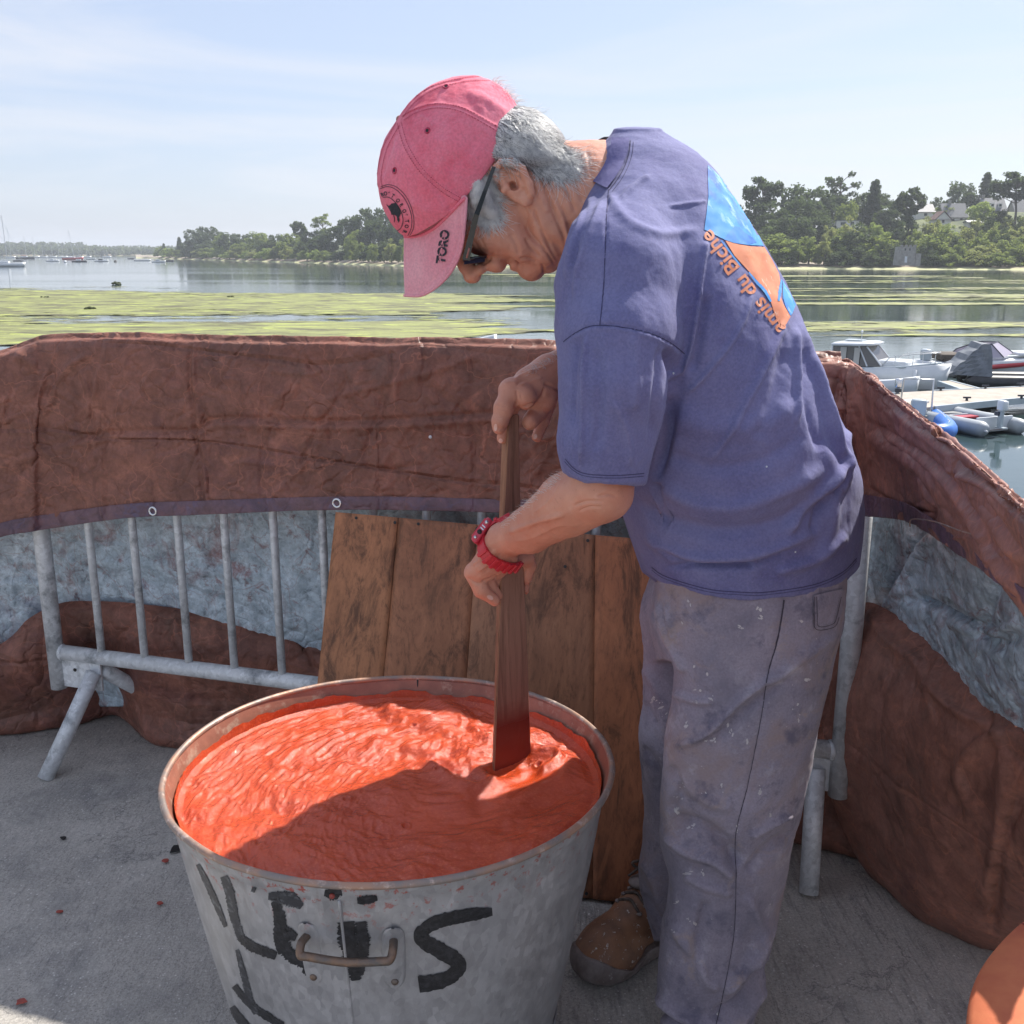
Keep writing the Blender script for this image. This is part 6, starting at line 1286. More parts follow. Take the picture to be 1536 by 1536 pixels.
    for i, (x, y) in enumerate(pos):
        P = []; Fp = []; a0 = rs.rand()*6.3
        for q_ in range(rs.randint(2, 7)):
            n = 9; r = rs.uniform(.5, 2.1); el = rs.uniform(1, 2.6); cx_, cy_ = x+rs.randn()*4*cos(a0)+rs.randn()*1.2, y+rs.randn()*4*sin(a0)+rs.randn()*1.2; b_ = len(P)
            for k in range(n):
                a = 2*pi*k/n; q = r*(.4+.9*rs.rand()); u_, v_ = q*cos(a)*el, q*sin(a); P.append((cx_+u_*cos(a0)-v_*sin(a0), cy_+u_*sin(a0)+v_*cos(a0)))
            Fp.append(tuple(range(b_, b_+n)))
        lay('paint_spatter', P, Fp, bv, M['spatter'], tr, .0004, 5)
    return tr
trousers = build_trousers()

# boots
def boot(toe, heel, nm, bigdetail):
    d = (heel-toe); d.z = 0; d.normalize(); s_ = Vector((-d.y, d.x, 0)); L_ = .295
    org = toe + d*L_; ex = -d          # x toward the toe
    f = Field((-20, -12, -75), (320, 200, 75), 2.6)
    f.ell((232, 34, 0), (64, 44, 52), 0, 0); f.chain([(225, 40, 0, 44), (150, 62, 0, 42), (95, 82, 0, 44)], 18); f.ell((50, 42, 0), (50, 46, 42), 0, 16); f.chain([(70, 70, 0, 44), (64, 165, 0, 47)], 16)
    f.D = np.maximum(f.D, (12-f.ax[1])[None, :, None])
    V, F, U = f.mesh(1)
    mp_ = lambda U: np.array(org)[None, :]+np.outer(U[:, 0]/1000, np.array(ex))+np.outer(U[:, 1]/1000, (0, 0, 1))+np.outer(U[:, 2]/1000, np.array(s_))
    Vw = mp_(U); Nn = vnormals(Vw, F)
    vol = np.einsum('ij,ij->i', (Vw-Vw.mean(0))[F[:, 0]], np.cross((Vw-Vw.mean(0))[F[:, 1]], (Vw-Vw.mean(0))[F[:, 2]])).sum()
    if vol < 0: F = F[:, ::-1].copy()
    Vw = dn(Vw, F, .0015, 30, 2); bt = obj(nm, Vw, F, M['boot'], man)
    # rubber sole and toe guard
    g = Field((-20, -4, -75), (320, 80, 75), 2.2)
    g.ell((232, 33, 0), (70, 46, 57), 0, 0); g.chain([(225, 30, 0, 50), (130, 18, 0, 46), (45, 22, 0, 46)], 14)
    Xg = g.ax[0][:, None, None]; Yg = g.ax[1][None, :, None]; Zg = g.ax[2][None, None, :]
    top = 26+30*np.clip((Xg-225)/55, 0, 1)+6*np.clip((40-Xg)/40, 0, 1)+3*np.sin(Xg/23)
    g.D = np.maximum(g.D, (Yg-top+0*Zg).astype(np.float32)); g.D = np.maximum(g.D, (0-g.ax[1])[None, :, None])
    V2, F2, U2 = g.mesh(1); V2 = mp_(U2)
    A = V2-V2.mean(0)
    if np.einsum('ij,ij->i', A[F2[:, 0]], np.cross(A[F2[:, 1]], A[F2[:, 2]])).sum() < 0: F2 = F2[:, ::-1].copy()
    V2 = dn(V2, F2, .0014, 55, 6); V2[:, 2] = np.maximum(V2[:, 2], .0005); obj('rubber_sole', V2, F2, M['boot_grey'], bt)
    P = lambda x, y, z: org+ex*(x/1000)+Vector((0, 0, y/1000))+s_*(z/1000)
    bb = bvh_of(bt)
    def top_at(x, z):
        r = bb.ray_cast(P(x, 300, z), Vector((0, 0, -1))); return r[0]+Vector((0, 0, .002)) if r[0] else P(x, 90, z)
    if not bigdetail: return bt
    for i, x in enumerate((178, 162, 146, 130, 116)):
        a, c, b = top_at(x, -24), top_at(x-5, 0), top_at(x-2, 24); MB().tube([tuple(v) for v in spline([tuple(a), tuple((a+c)/2+Vector((0, 0, .002))), tuple(c+Vector((0, 0, .002))), tuple((b+c)/2+Vector((0, 0, .002))), tuple(b)], 14)], .0027, 8).build('lace', M['lace'], bt, True)
        for z in (-25, 25):
            p = top_at(x, z); MB().ball(p, .005, 5, (1, 1, .6)).build('lace_hook', M['boot_grey'], bt, True)
    for sg, x in ((-1, 120), (1, 112)):
        c = top_at(x, sg*5)+Vector((0, 0, .006)); lp = [c, c+ex*.004+s_*sg*.014+Vector((0, 0, .006)), c+ex*.016+s_*sg*.030+Vector((0, 0, .0)), c+ex*.012+s_*sg*.022+Vector((0, 0, -.008)), c]
        MB().tube([tuple(v) for v in spline([tuple(p) for p in lp], 24)], .0026, 8).build('lace_loop', M['lace'], bt, True)
        e = [c, c+ex*.016+s_*sg*.010+Vector((0, 0, .001)), c+ex*.034+s_*sg*.024+Vector((0, 0, -.016))]; MB().tube([tuple(v) for v in spline([tuple(p) for p in e], 12)], .0022, 8).build('lace_end', M['lace'], bt, True)
    # tongue + side panel seam
    MB().ball(top_at(120, 0)+Vector((0, 0, -.004)), .028, 10, (1.4, .8, .45)).build('tongue', M['boot_grey'], bt, True)
    return bt
toe = gp(872, 1478); boot(toe, toe+Vector((.215, .20, 0)), 'boot', True)
an_ = W(1062, 1585, -108); org = Vector((an_.x+.062, an_.y, 0)); org = Vector((an_.x+.02, an_.y+.06, 0)); boot(org+Vector((-.11, -.27, 0)), org, 'boot', False)

# watch
def watch():
    path = spline([(762, 778), (750, 778), (738, 785), (729, 797), (724, 812), (727, 828), (737, 839), (752, 846), (766, 849), (778, 846)], 60)
    pts = []; nr = []
    for x, y in path:
        r = bv_body.ray_cast(CAMP, ray(x, y).normalized())
        if r[0] is None:
            q = bv_body.find_nearest(at(x, y, 1.385)); pts.append(q[0]); nr.append(q[1])
        else: pts.append(r[0]); nr.append(r[1])
    pts = np.array([tuple(p) for p in pts]); nr = np.array([tuple(n) for n in nr])
    k = np.ones(7)/7
    for _ in range(2):
        for c in range(3):
            pts[:, c] = np.convolve(np.pad(pts[:, c], 3, mode='edge'), k, 'valid'); nr[:, c] = np.convolve(np.pad(nr[:, c], 3, mode='edge'), k, 'valid')
    nr /= np.linalg.norm(nr, axis=1, keepdims=True); T = np.gradient(pts, axis=0); T /= np.linalg.norm(T, axis=1, keepdims=True)+1e-9
    B = np.cross(T, nr); B /= np.linalg.norm(B, axis=1, keepdims=True)+1e-9
    V = []
    hw = .0085; th = .0035
    for i in range(60):
        c = pts[i]+nr[i]*.0018
        for a, b in ((-1, 0), (-1, 1), (1, 1), (1, 0)): V.append(c+B[i]*hw*a+nr[i]*th*b)
    F = [(i*4+j, i*4+(j+1) % 4, (i+1)*4+(j+1) % 4, (i+1)*4+j) for i in range(59) for j in range(4)]+[(0, 1, 2, 3), (239, 238, 237, 236)]
    band = obj('wristwatch', V, F, M['red_resin'], man, False)
    bm = bmesh.new(); bm.from_mesh(band.data); bmesh.ops.recalc_face_normals(bm, faces=bm.faces[:]); bm.to_mesh(band.data); bm.free()
    for i in (1, 5, 9, 33, 37, 41, 45, 49, 53, 57):
        R = Matrix((B[i], T[i], nr[i])).transposed(); MB().box(Vector(pts[i]+nr[i]*.0062), (.0192, .0058, .0042), R, .0013).build('band_link', M['red_resin'], band)
    i = 21; R = Matrix((B[i], T[i], nr[i])).transposed(); c = Vector(pts[i]+nr[i]*.0075); X, Yv, Z = Vector(B[i]), Vector(T[i]), Vector(nr[i])
    MB().box(c, (.029, .040, .0115), R, .0042).build('case', M['red_resin_pink'], band, True)
    MB().box(c+Z*.006, (.024, .032, .003), R, .0012).build('bezel', M['red_resin'], band, True)
    m = MB(); m.tube([c+Z*.0075, c+Z*.0085], .0098, 20); m.build('dial', M['black_plastic'], band, True)
    side = 1 if (X.dot(Vector((1, -.5, 0))) > 0) else -1
    for dy, r, mt in ((-.013, .0026, 'steel'), (.013, .0022, 'steel'), (.0035, .0034, 'dark_hole')):
        MB().tube([c+X*side*.0135+Yv*dy, c+X*side*.0165+Yv*dy], r, 12).build('push_button', M[mt], band, True)
    for dy in (-.006, -.002): MB().box(c+X*side*.0147+Yv*dy, (.0008, .0016, .006), R).build('case_rib', M['steel'], band)
watch()
# ------------------------------------------------------------------ estuary
WZ = -3.8
gw = lambda px, py, z=WZ: gp(px, py, z)
V = [(-3500, -60, WZ), (3500, -60, WZ), (3500, 4200, WZ), (-3500, 4200, WZ)]
obj('water', V, [(0, 1, 2, 3)], M['water'], smooth=False, kind='structure')
def seaweed():
    # world grid of the shallows, kept where the mats float
    def grid(x0, x1, y0, y1, st, sx, nm):
        xs = np.arange(x0, x1, sx); ys = np.arange(y0, y1, st); X, Y = np.meshgrid(xs, ys); P = np.stack([X.ravel(), Y.ravel(), np.zeros(X.size)], -1)
        u = P[:, 0]/P[:, 1]; y = P[:, 1]; py = 378+5*1540/np.maximum(y, 1)
        Q = P*np.array([.22, 1, 1]); nz = fbm(Q, .035, 3, .55, 5)*.9+.45*fbm(Q, .16, 3, .6, 9)
        # how much weed: dense bank to the left, thin streaks to the right, open water near and far
        left = np.clip((.02-u)/.1, 0, 1); d = np.interp(py, [398, 408, 424, 434, 447, 466, 476, 484, 494, 503, 515, 560], [-.9, -.55, -.25, .30, .5, .48, .34, .26, .36, .0, -.2, -.25])
        dr = np.interp(py, [404, 409, 414, 424, 436, 452, 468, 480, 492, 500, 520], [-.5, -.22, -.16, -.12, -.04, -.02, -.04, .06, -.04, -.4, -1.3])
        mid = np.clip(1-np.abs(u-.0)/.06, 0, 1)
        nz2 = .8*fbm(P*np.array([.12, 1, 1]), .22, 3, .6, 21)
        dens = left*d+(1-left)*dr + nz*.52 + (1-left)*nz2*.35 + mid*.08*(py > 440)
        mask = dens > -.28
        z = WZ+.02+np.clip(dens+.1, 0, .6)*.08+.06*np.clip(fbm(P, .8, 3, .6, 3), 0, 1)
        V = np.stack([P[:, 0], P[:, 1], z], -1); F = grid_faces(len(xs), len(ys)); F = F[mask[F].any(1)]
        used = np.unique(F); re = np.full(len(V), -1); re[used] = np.arange(len(used))
        o = obj(nm, V[used], re[F], M['weed'], kind='stuff'); a = o.data.attributes.new('dens', 'FLOAT', 'POINT'); a.data.foreach_set('value', (dens[used]*1.0+.5).astype(np.float32)); return o
    o = grid(-110, 95, 46, 245, .55, .8, 'seaweed_mat'); tag(o, 'yellow-green seaweed mats floating in streaks on the shallow estuary water', 'seaweed')
seaweed()
# ---- land
SH = np.array([(215, 387.2), (235, 388), (300, 390), (350, 391.5), (450, 394.5), (605, 399.5), (720, 401), (900, 402.5), (1110, 404), (1300, 404.5), (1536, 405.5), (1800, 408), (2300, 414)], float)
HILL = np.array([(215, .5), (250, 2), (300, 4), (450, 6), (605, 9), (900, 12), (1100, 12), (1200, 13), (1300, 15), (1450, 18.5), (1600, 19), (2300, 20)], float)
def ss(x): x = np.clip(x, 0, 1); return x*x*(3-2*x)
def shore_pt(px, t):
    py = np.interp(px, SH[:, 0], SH[:, 1]); p = gw(px, py); d = Vector((p.x, p.y, 0)).normalized(); q = p + d*t
    h = np.interp(px, HILL[:, 0], HILL[:, 1]); z = -.25+1.6*ss(t/22)+h*ss((t-18)/105)
    return Vector((q.x, q.y, WZ+z))
def land():
    pxs = np.concatenate([np.linspace(205, 620, 130), np.linspace(625, 1090, 60), np.linspace(1095, 2300, 230)]); ts = np.concatenate([np.linspace(-14, 40, 40), np.linspace(42, 260, 60)])
    V = np.array([[tuple(shore_pt(px, t)) for px in pxs] for t in ts]).reshape(-1, 3)
    V[:, 2] += .5*fbm(V, .05, 3)*np.clip((V[:, 2]-WZ-.3), 0, 1) + .12*fbm(V, .3, 3) - .15
    V[:, 0] += 0; V[:, 1] += 2.2*fbm(V*np.array([1, 0, 0]), .03, 4)
    obj('wooded_shore', V, grid_faces(len(pxs), len(ts)), M['terrain'], kind='structure')
    # far shore
    xs = np.linspace(-900, 60, 120); V = []
    for t, z in ((0, -.4), (25, 1.2), (120, 5), (400, 9), (900, 14)):
        for x in xs: V.append((x, 1500+x*.12+t, WZ+z*min(1, max(.1, (30-x)/200))))
    obj('far_shore', V, grid_faces(120, 5), M['terrain'], kind='structure')
land()
def leaves(pts, size, rs, jit=.0, flat=.0):
    """one small quad per point"""
    n = len(pts); a = rs.randn(n, 3); a[:, 2] *= (1-flat); a /= np.linalg.norm(a, axis=1, keepdims=True); b = np.cross(a, rs.randn(n, 3)); b /= np.linalg.norm(b, axis=1, keepdims=True)
    if flat: 
        nrm = np.array([0, 0, 1.])+rs.randn(n, 3)*(1-flat); a = np.cross(nrm, rs.randn(n, 3)); a /= np.linalg.norm(a, axis=1, keepdims=True); b = np.cross(nrm, a); b /= np.linalg.norm(b, axis=1, keepdims=True)
    s_ = size*(.6+.8*rs.rand(n, 1)); P = np.asarray(pts); V = np.stack([P-a*s_-b*s_*.7, P+a*s_-b*s_*.6, P+a*s_*.9+b*s_*.7, P-a*s_*.8+b*s_*.6], 1).reshape(-1, 3)
    return V, np.arange(n*4).reshape(-1, 4)
def proto(kind, seed):
    rs = np.random.RandomState(seed); tr = MB(); pts = []; H_ = 1.0
    if kind in ('pine', 'sparse'):
        lean = rs.randn(2)*.03; top = Vector((lean[0], lean[1], .9)); tr.tube([(0, 0, -.03), (lean[0]*.3, 0, .3), (lean[0]*.7, lean[1]*.6, .6), top], [.026, .021, .015, .005], 8)
        nb = 13 if kind == 'pine' else 11
        n_c = 44 if kind == 'pine' else 20
        for i in range(n_c):
            v = rs.randn(3); v /= np.linalg.norm(v); v[2] = v[2]*.9+.12; rr = .55+.45*rs.rand(); e = np.array([lean[0]*.7, lean[1]*.7, .69])+v*np.array([.40, .40, .27])*rr
            b0 = Vector((lean[0]*.6, lean[1]*.6, max(.3, min(.85, e[2]-.12)))); E_ = Vector(e)
            if i % 2 == 0 or kind == 'sparse': tr.tube([b0, b0.lerp(E_, .55)+Vector((0, 0, .01)), E_], [.009, .006, .002], 5)
            m_ = 95 if kind == 'pine' else 60; q = rs.randn(m_, 3); q /= np.linalg.norm(q, axis=1, keepdims=True); q *= rs.rand(m_, 1)**.4; sz = .075+.05*rs.rand(); pts.append(e+q*np.array([sz, sz, sz*.5]))
        lv, size, flat = np.concatenate(pts), .021, .4
    elif kind == 'conifer':
        tr.tube([(0, 0, -.03), (0, 0, .95)], [.028, .004], 8)
        for i in range(46):
            z = .12+.86*(i/46); r = .34*(1-z)**.75*(.7+.5*rs.rand())+.02; an = i*2.4; 
            for f_ in (.45, .9):
                c = np.array([r*f_*cos(an), r*f_*sin(an), z-.03*f_]); q = rs.randn(50, 3); q /= np.linalg.norm(q, axis=1, keepdims=True); q *= rs.rand(len(q), 1)**.4; sz = .07+.06*(1-z); pts.append(c+q*np.array([sz, sz, sz*.45]))
        lv, size, flat = np.concatenate(pts), .022, .3
    else:
        dome = kind == 'bush'
        tr.tube([(0, 0, -.05), (0, 0, .45)], [.03, .015], 7)
        for i in range(5): an = i*1.26+rs.rand(); tr.tube([(0, 0, .15), (.18*cos(an), .18*sin(an), .5)], [.014, .006], 5)
        nc = 60
        for i in range(nc):
            v = rs.randn(3); v /= np.linalg.norm(v); v[2] = abs(v[2])*1.0 if dome else v[2]; rr = .62+.38*rs.rand()
            c = np.array([0, 0, .12 if dome else .52])+v*np.array([.42, .42, .72 if dome else .42])*rr*(1+.12*rs.randn()); q = rs.randn(70, 3); q /= np.linalg.norm(q, axis=1, keepdims=True); q *= rs.rand(len(q), 1)**.25; sz = .085+.05*rs.rand(); c[2] = max(c[2], .04); pts.append(c+q*np.array([sz, sz, sz*.8]))
        lv, size, flat = np.concatenate(pts), .021, 0
    V, F = leaves(lv, size, rs, flat=flat)
    ml = bpy.data.meshes.new('crown'); V = V.astype(np.float32); ml.vertices.add(len(V)); ml.vertices.foreach_set('co', V.ravel()); ml.loops.add(len(F)*4); ml.loops.foreach_set('vertex_index', F.astype(np.int32).ravel()); ml.polygons.add(len(F)); ml.polygons.foreach_set('loop_start', np.arange(len(F), dtype=np.int32)*4); ml.update(calc_edges=True)
    mt = bpy.data.meshes.new('trunk'); mt.from_pydata(tr.V, [], tr.F); mt.materials.append(M['bark']); return ml, mt
PR = {}
for kd, ns in (('pine', 3), ('sparse', 2), ('conifer', 2), ('round', 3), ('bush', 3)):
    for s_ in range(ns): PR[kd, s_] = proto(kd, s_*7+len(kd))
mesh_cache = {}
TR = random.Random(5)
def tree(px, ytop, wpx, kd, t, li, label=None, group=None, name=None, dens=1):
    s_ = TR.randrange({'pine': 3, 'sparse': 2, 'conifer': 2, 'round': 3, 'bush': 3}[kd]); p = shore_pt(px, t); D = p.y
    ztop = H+(378-ytop)/1540*D; h = max(1.2, ztop-p.z+.3); wd = wpx/1540*D/.84
    nm = name or {'pine': 'pine_tree', 'sparse': 'pine_tree', 'conifer': 'conifer_tree', 'round': 'broadleaf_tree', 'bush': 'bush'}[kd]
    key = (kd, s_, li)
    if key not in mesh_cache:
        ml = PR[kd, s_][0].copy(); ml.materials.clear(); ml.materials.append(M['leaf'][li]); mesh_cache[key] = ml
    r = bpy.data.objects.new(nm, None); C.objects.link(r); r.location = (p.x, p.y, p.z-.3); r.rotation_euler = (0, 0, TR.random()*6.28); r.scale = (wd, wd, h)
    cr_ = bpy.data.objects.new('crown', mesh_cache[key]); C.objects.link(cr_); cr_.parent = r; tk = bpy.data.objects.new('trunk', PR[kd, s_][1]); C.objects.link(tk); tk.parent = r
    tag(r, label, {'bush': 'bush'}.get(kd, 'tree'), group)
def zone(px):
    for lim, s_ in ((1165, 'below the round-topped pine'), (1210, 'beside the T-shirt print'), (1250, 'left of the white bungalow'), (1292, 'around the white bungalow'), (1340, 'left of the stone tower'), (1380, 'around the umbrella pine and tower'), (1415, 'right of the stone tower'), (1452, 'below the slate-roofed house'), (1490, 'around the garden hut'), (1520, 'below the granite house')):
        if px < lim: return s_
    return 'at the right edge of the view'
def zone2(px):
    for lim, s_ in ((300, 'near its tip'), (360, 'in its dense left part'), (430, 'left of the open-crowned pine'), (480, 'around the open-crowned pine'), (530, 'beside the pale thin tree')):
        if px < lim: return s_
    return 'just left of the cap'
R_ = 'trees on the hillside across the water'; B_ = 'bushes along the far shore on the right'; Lg = 'trees on the wooded point behind the cap'; Lb = 'bushes along the wooded point'
tree(1141, 269, 54, 'pine', 75, 0, 'round-topped pine with open crown, just right of the shirt print, standing against the sky')
tree(1205, 282, 74, 'round', 80, 0, 'broad dark tree right of the round-topped pine on the hillside')
tree(1252, 264, 52, 'sparse', 95, 0, 'thin flat-topped pine with sky showing between its branches')
tree(1303, 276, 44, 'conifer', 90, 0, 'dark pointed tree between the flat-topped pine and the houses')
tree(1357, 283, 46, 'pine', 62, 0, 'umbrella pine with bare trunk standing above the stone tower')
tree(1432, 279, 40, 'round', 150, 0, 'rounded dark tree behind the main slate-roofed house')
tree(1466, 266, 36, 'conifer', 150, 0, 'tall pointed dark tree behind the houses')
tree(1514, 263, 66, 'pine', 78, 0, 'tall umbrella pine with long bare trunk at the right edge of the view')
for px, yt, w_, t, li, kd in ((1143, 305, 72, 70, 0, 'round'), (1190, 300, 50, 60, 0, 'round'), (1178, 326, 74, 45, 0, 'round'), (1222, 318, 52, 60, 0, 'round'), (1275, 292, 66, 95, 0, 'round'), (1316, 297, 40, 95, 0, 'round'), (1130, 345, 50, 25, 0, 'round'), (1160, 352, 60, 22, 1, 'round'), (1236, 300, 34, 85, 0, 'round'), (1264, 306, 30, 72, 1, 'round'), (1330, 312, 44, 80, 0, 'round'), (1352, 325, 34, 60, 0, 'round'), (1310, 330, 36, 50, 2, 'bush'), (1398, 300, 20, 140, 0, 'round'), (1548, 312, 34, 80, 0, 'round'), (1488, 318, 30, 75, 0, 'round'), (1408, 312, 24, 100, 1, 'round'), (1155, 318, 50, 60, 0, 'round')):
    tree(px, yt, w_, kd, t, li, 'dark rounded tree on the far hillside '+zone(px), R_)
tree(1462, 306, 34, 'round', 88, 2, 'bright green rounded tree in front of the slate-roofed houses')
for px, yt, w_, t, li in ((1212, 350, 46, 22, 1), (1235, 356, 30, 20, 3), (1282, 340, 70, 24, 0), (1258, 347, 50, 24, 1), (1316, 344, 56, 24, 1), (1336, 362, 40, 20, 0), (1405, 343, 66, 26, 1), (1388, 362, 30, 20, 0), (1437, 361, 32, 20, 1), (1474, 362, 56, 22, 3), (1520, 362, 44, 22, 1), (1447, 338, 32, 46, 3), (1486, 339, 36, 44, 1), (1518, 337, 46, 44, 3), (1546, 350, 40, 26, 1), (1372, 340, 30, 44, 1), (1385, 330, 34, 56, 3), (1345, 337, 34, 48, 0), (1268, 330, 40, 44, 3), (1296, 332, 30, 50, 1), (1480, 326, 34, 62, 1), (1455, 326, 30, 62, 3), (1502, 324, 30, 64, 3), (1524, 322, 30, 64, 1), (1398, 328, 24, 66, 3), (1430, 350, 34, 34, 0), (1466, 350, 34, 34, 1), (1500, 346, 36, 36, 0), (1532, 348, 36, 34, 1), (1440, 366, 30, 18, 1), (1484, 344, 30, 50, 3), (1427, 346, 30, 44, 3), (1500, 356, 40, 30, 1), (1196, 362, 30, 18, 1), (1172, 372, 40, 16, 0), (1140, 374, 50, 16, 0), (1120, 368, 40, 16, 0), (1415, 334, 24, 62, 2), (1534, 330, 30, 62, 3), (1240, 335, 30, 50, 3), (1460, 372, 40, 15, 3), (1500, 374, 44, 15, 1), (1425, 376, 40, 15, 1), (1395, 376, 30, 15, 0), (1310, 374, 40, 15, 0), (1260, 372, 40, 15, 0), (1335, 376, 22, 16, 0)):
    tree(px, yt, w_, 'bush', t, li, 'rounded green bush on the far slope '+zone(px), B_)
# left point
tree(247, 365, 12, 'conifer', 25, 0, 'small dark tree standing alone at the tip of the wooded point')
tree(271, 356, 17, 'conifer', 35, 0, 'pointed small tree near the tip of the wooded point')
tree(452, 331, 27, 'pine', 70, 0, 'open-crowned pine rising above the middle of the wooded point')
tree(487, 322, 36, 'sparse', 80, 1, 'pale thin-crowned tree left of the tall dark wood behind the cap')
for px, yt, w_, t, li in ((297, 344, 34, 45, 0), (316, 340, 36, 55, 0), (345, 350, 34, 45, 0), (333, 352, 24, 40, 1), (368, 351, 30, 50, 0), (392, 349, 36, 60, 1), (418, 352, 32, 60, 0), (440, 350, 30, 50, 1), (470, 346, 34, 60, 0), (500, 340, 34, 60, 0), (522, 328, 34, 70, 0), (548, 314, 40, 85, 0), (580, 313, 44, 90, 0), (612, 312, 44, 90, 0), (560, 330, 40, 60, 0), (600, 330, 40, 60, 0), (640, 320, 40, 80, 0), (535, 345, 30, 45, 1), (478, 356, 30, 40, 0), (400, 362, 30, 35, 0), (360, 364, 26, 30, 1), (310, 362, 30, 30, 0), (284, 362, 24, 30, 0), (430, 362, 30, 35, 1), (456, 362, 26, 35, 0)):
    tree(px, yt, w_, 'round', t, li, 'dark leafy tree on the far wooded point '+zone2(px), Lg)
for i, px in enumerate(range(240, 640, 13)):
    tree(px+TR.uniform(-4, 4), TR.uniform(366, 376) if px < 520 else TR.uniform(352, 366), TR.uniform(20, 30), 'bush', TR.uniform(16, 26), TR.choice([1, 3, 1, 0, 2]), 'low green bush at the foot of the wooded point '+zone2(px), Lb)
def far_wood():
    rs = np.random.RandomState(8); P = []
    for i in range(3400):
        x = rs.uniform(-880, 60); t = rs.rand()**1.3*420; y = 1500+x*.12+10+t; k = min(1, max(.25, (60-x)/230)); top = (9+ .012*t+6*vnoise(np.array([[x*.02, 0, 0]]))[0])*k+5; q = rs.randn(16, 3); q /= np.linalg.norm(q, axis=1, keepdims=True)
        c = np.array([x, y, WZ+1+(top-3)*rs.rand()**.5]); P.append(c+q*np.array([5, 5, 3.2])*rs.uniform(.6, 1.3))
    V, F = leaves(np.concatenate(P), 1.9, rs); o = obj('far_woodland', V, F, M['far_wood'], smooth=False, kind='stuff'); tag(o, 'hazy dark band of woodland along the far side of the estuary', 'woodland')
far_wood()
def hidden_wood():      # the wood goes on along the shore where the man hides it, and past the right edge
    rs = np.random.RandomState(12); P = []
    for a_, b_, n_ in ((650, 1108, 900), (1560, 2200, 700)):
        for i in range(n_):
            px = rs.uniform(a_, b_); t_ = 18+rs.rand()**1.2*150; p = shore_pt(px, t_); h = 3+rs.rand()**.6*(7+5*vnoise(np.array([[p.x*.06, p.y*.06, 0]]))[0]); q = rs.randn(38, 3); q /= np.linalg.norm(q, axis=1, keepdims=True); q *= rs.rand(38, 1)**.3
            P.append(np.array([p.x, p.y, p.z+h])+q*np.array([3.0, 3.0, 2.4])*rs.uniform(.7, 1.3)); P.append(np.array([p.x, p.y, p.z+h*.4])+q[:20]*np.array([2.6, 2.6, 2.4]))
    V, F = leaves(np.concatenate(P), .42, rs); o = obj('shore_woodland', V, F, M['leaf'][0], smooth=False, kind='stuff'); tag(o, 'mass of green woodland along the opposite shore behind the man', 'woodland')
hidden_wood()
# ---- houses
def place(px, py, D):      # ground point on the slope in front of the camera at depth D
    return at(px, py, D)
def house(name, label, px0, px1, yeave, yridge, ybase, D, wall, roof, deep=7, gable_front=False, wins=(), chimney=None, dormer=False, cat='house'):
    a, b = at(px0, ybase, D), at(px1, ybase, D); w_ = (b.x-a.x); zb = a.z-1.2; ze = at(px0, yeave, D).z; zr = at(px0, yridge, D).z; cx = (a.x+b.x)/2
    t = thing(name, label, cat, (cx, D+deep/2, zb)); y0, y1 = D, D+deep; x0, x1 = a.x, b.x
    MB().box((cx, (y0+y1)/2, (zb+ze)/2), (w_, deep, ze-zb)).build('wall', M[wall], t)
    o_ = .35
    if gable_front: V = [(x0-o_, y0-o_, ze-.2), (x1+o_, y0-o_, ze-.2), (cx, y0-o_, zr), (x0-o_, y1+o_, ze-.2), (x1+o_, y1+o_, ze-.2), (cx, y1+o_, zr)]; F = [(0, 2, 5, 3), (1, 4, 5, 2), (3, 5, 4), (0, 3, 4, 1)]; G = [(x0, y0-.02, ze), (x1, y0-.02, ze), (cx, y0-.02, zr-.25)]
    else: ym = (y0+y1)/2; V = [(x0-o_, y0-o_, ze-.2), (x1+o_, y0-o_, ze-.2), (x1+o_, ym, zr), (x0-o_, ym, zr), (x0-o_, y1+o_, ze-.2), (x1+o_, y1+o_, ze-.2)]; F = [(0, 1, 2, 3), (3, 2, 5, 4), (0, 4, 5, 1)]; G = None
    if zr > ze+.3:
        V2 = V+[(x, y, z+.18) for x, y, z in V]; n = len(V); obj('roof', V2, [tuple(i+n for i in f) for f in F]+[f[::-1] for f in F], M[roof], t, False)
        if G: obj('gable', G, [(0, 1, 2)], M[wall], t, False)
        else:
            for x, s_ in ((x0, 1), (x1, -1)): obj('gable', [(x, y0, ze), (x, y1, ze), (x, (y0+y1)/2, zr-.2)], [(0, 1, 2)], M[wall], t, False)
    else: MB().box((cx, (y0+y1)/2, ze+.12), (w_+.6, deep+.6, .25)).build('roof', M[roof], t)
    for fx, fz, sw, sh_ in wins:
        wp = (x0+w_*fx, y0-.03, zb+(ze-zb)*fz); wn = MB().box(wp, (sw, .1, sh_)).build('window', M['render'], t); MB().box((wp[0], y0-.09, wp[2]), (sw*.8, .04, sh_*.85)).build('pane', M['window'], wn)
    if chimney: MB().box((x0+w_*chimney, (y0+y1)/2, zr+.5), (.8, .8, 1.8)).build('chimney', M['stone'], t)
    if dormer:
        for fx in dormer: 
            c = (x0+w_*fx, y0+deep*.2, (ze+zr)/2-.3); d_ = MB().box(c, (1.4, 1.6, 1.5)).build('dormer', M['render'], t); MB().box((c[0], c[1]-.82, c[2]), (.9, .06, .9)).build('pane', M['window'], d_)
house('slate_house', 'slate-roofed house with white wall in the middle of the hillside houses', 1415, 1450, 326, 305, 336, 395, 'render', 'slate', 8, wins=((.75, .75, 1.2, 1.4), (.4, .7, 1.2, 1.2)), chimney=.38)
house('gabled_annexe', 'small white gabled house with brown roof in front of the slate-roofed house', 1403, 1426, 329, 317, 336, 388, 'render', 'redroof', 6, True, wins=((.5, .75, 1.1, 1.2),))
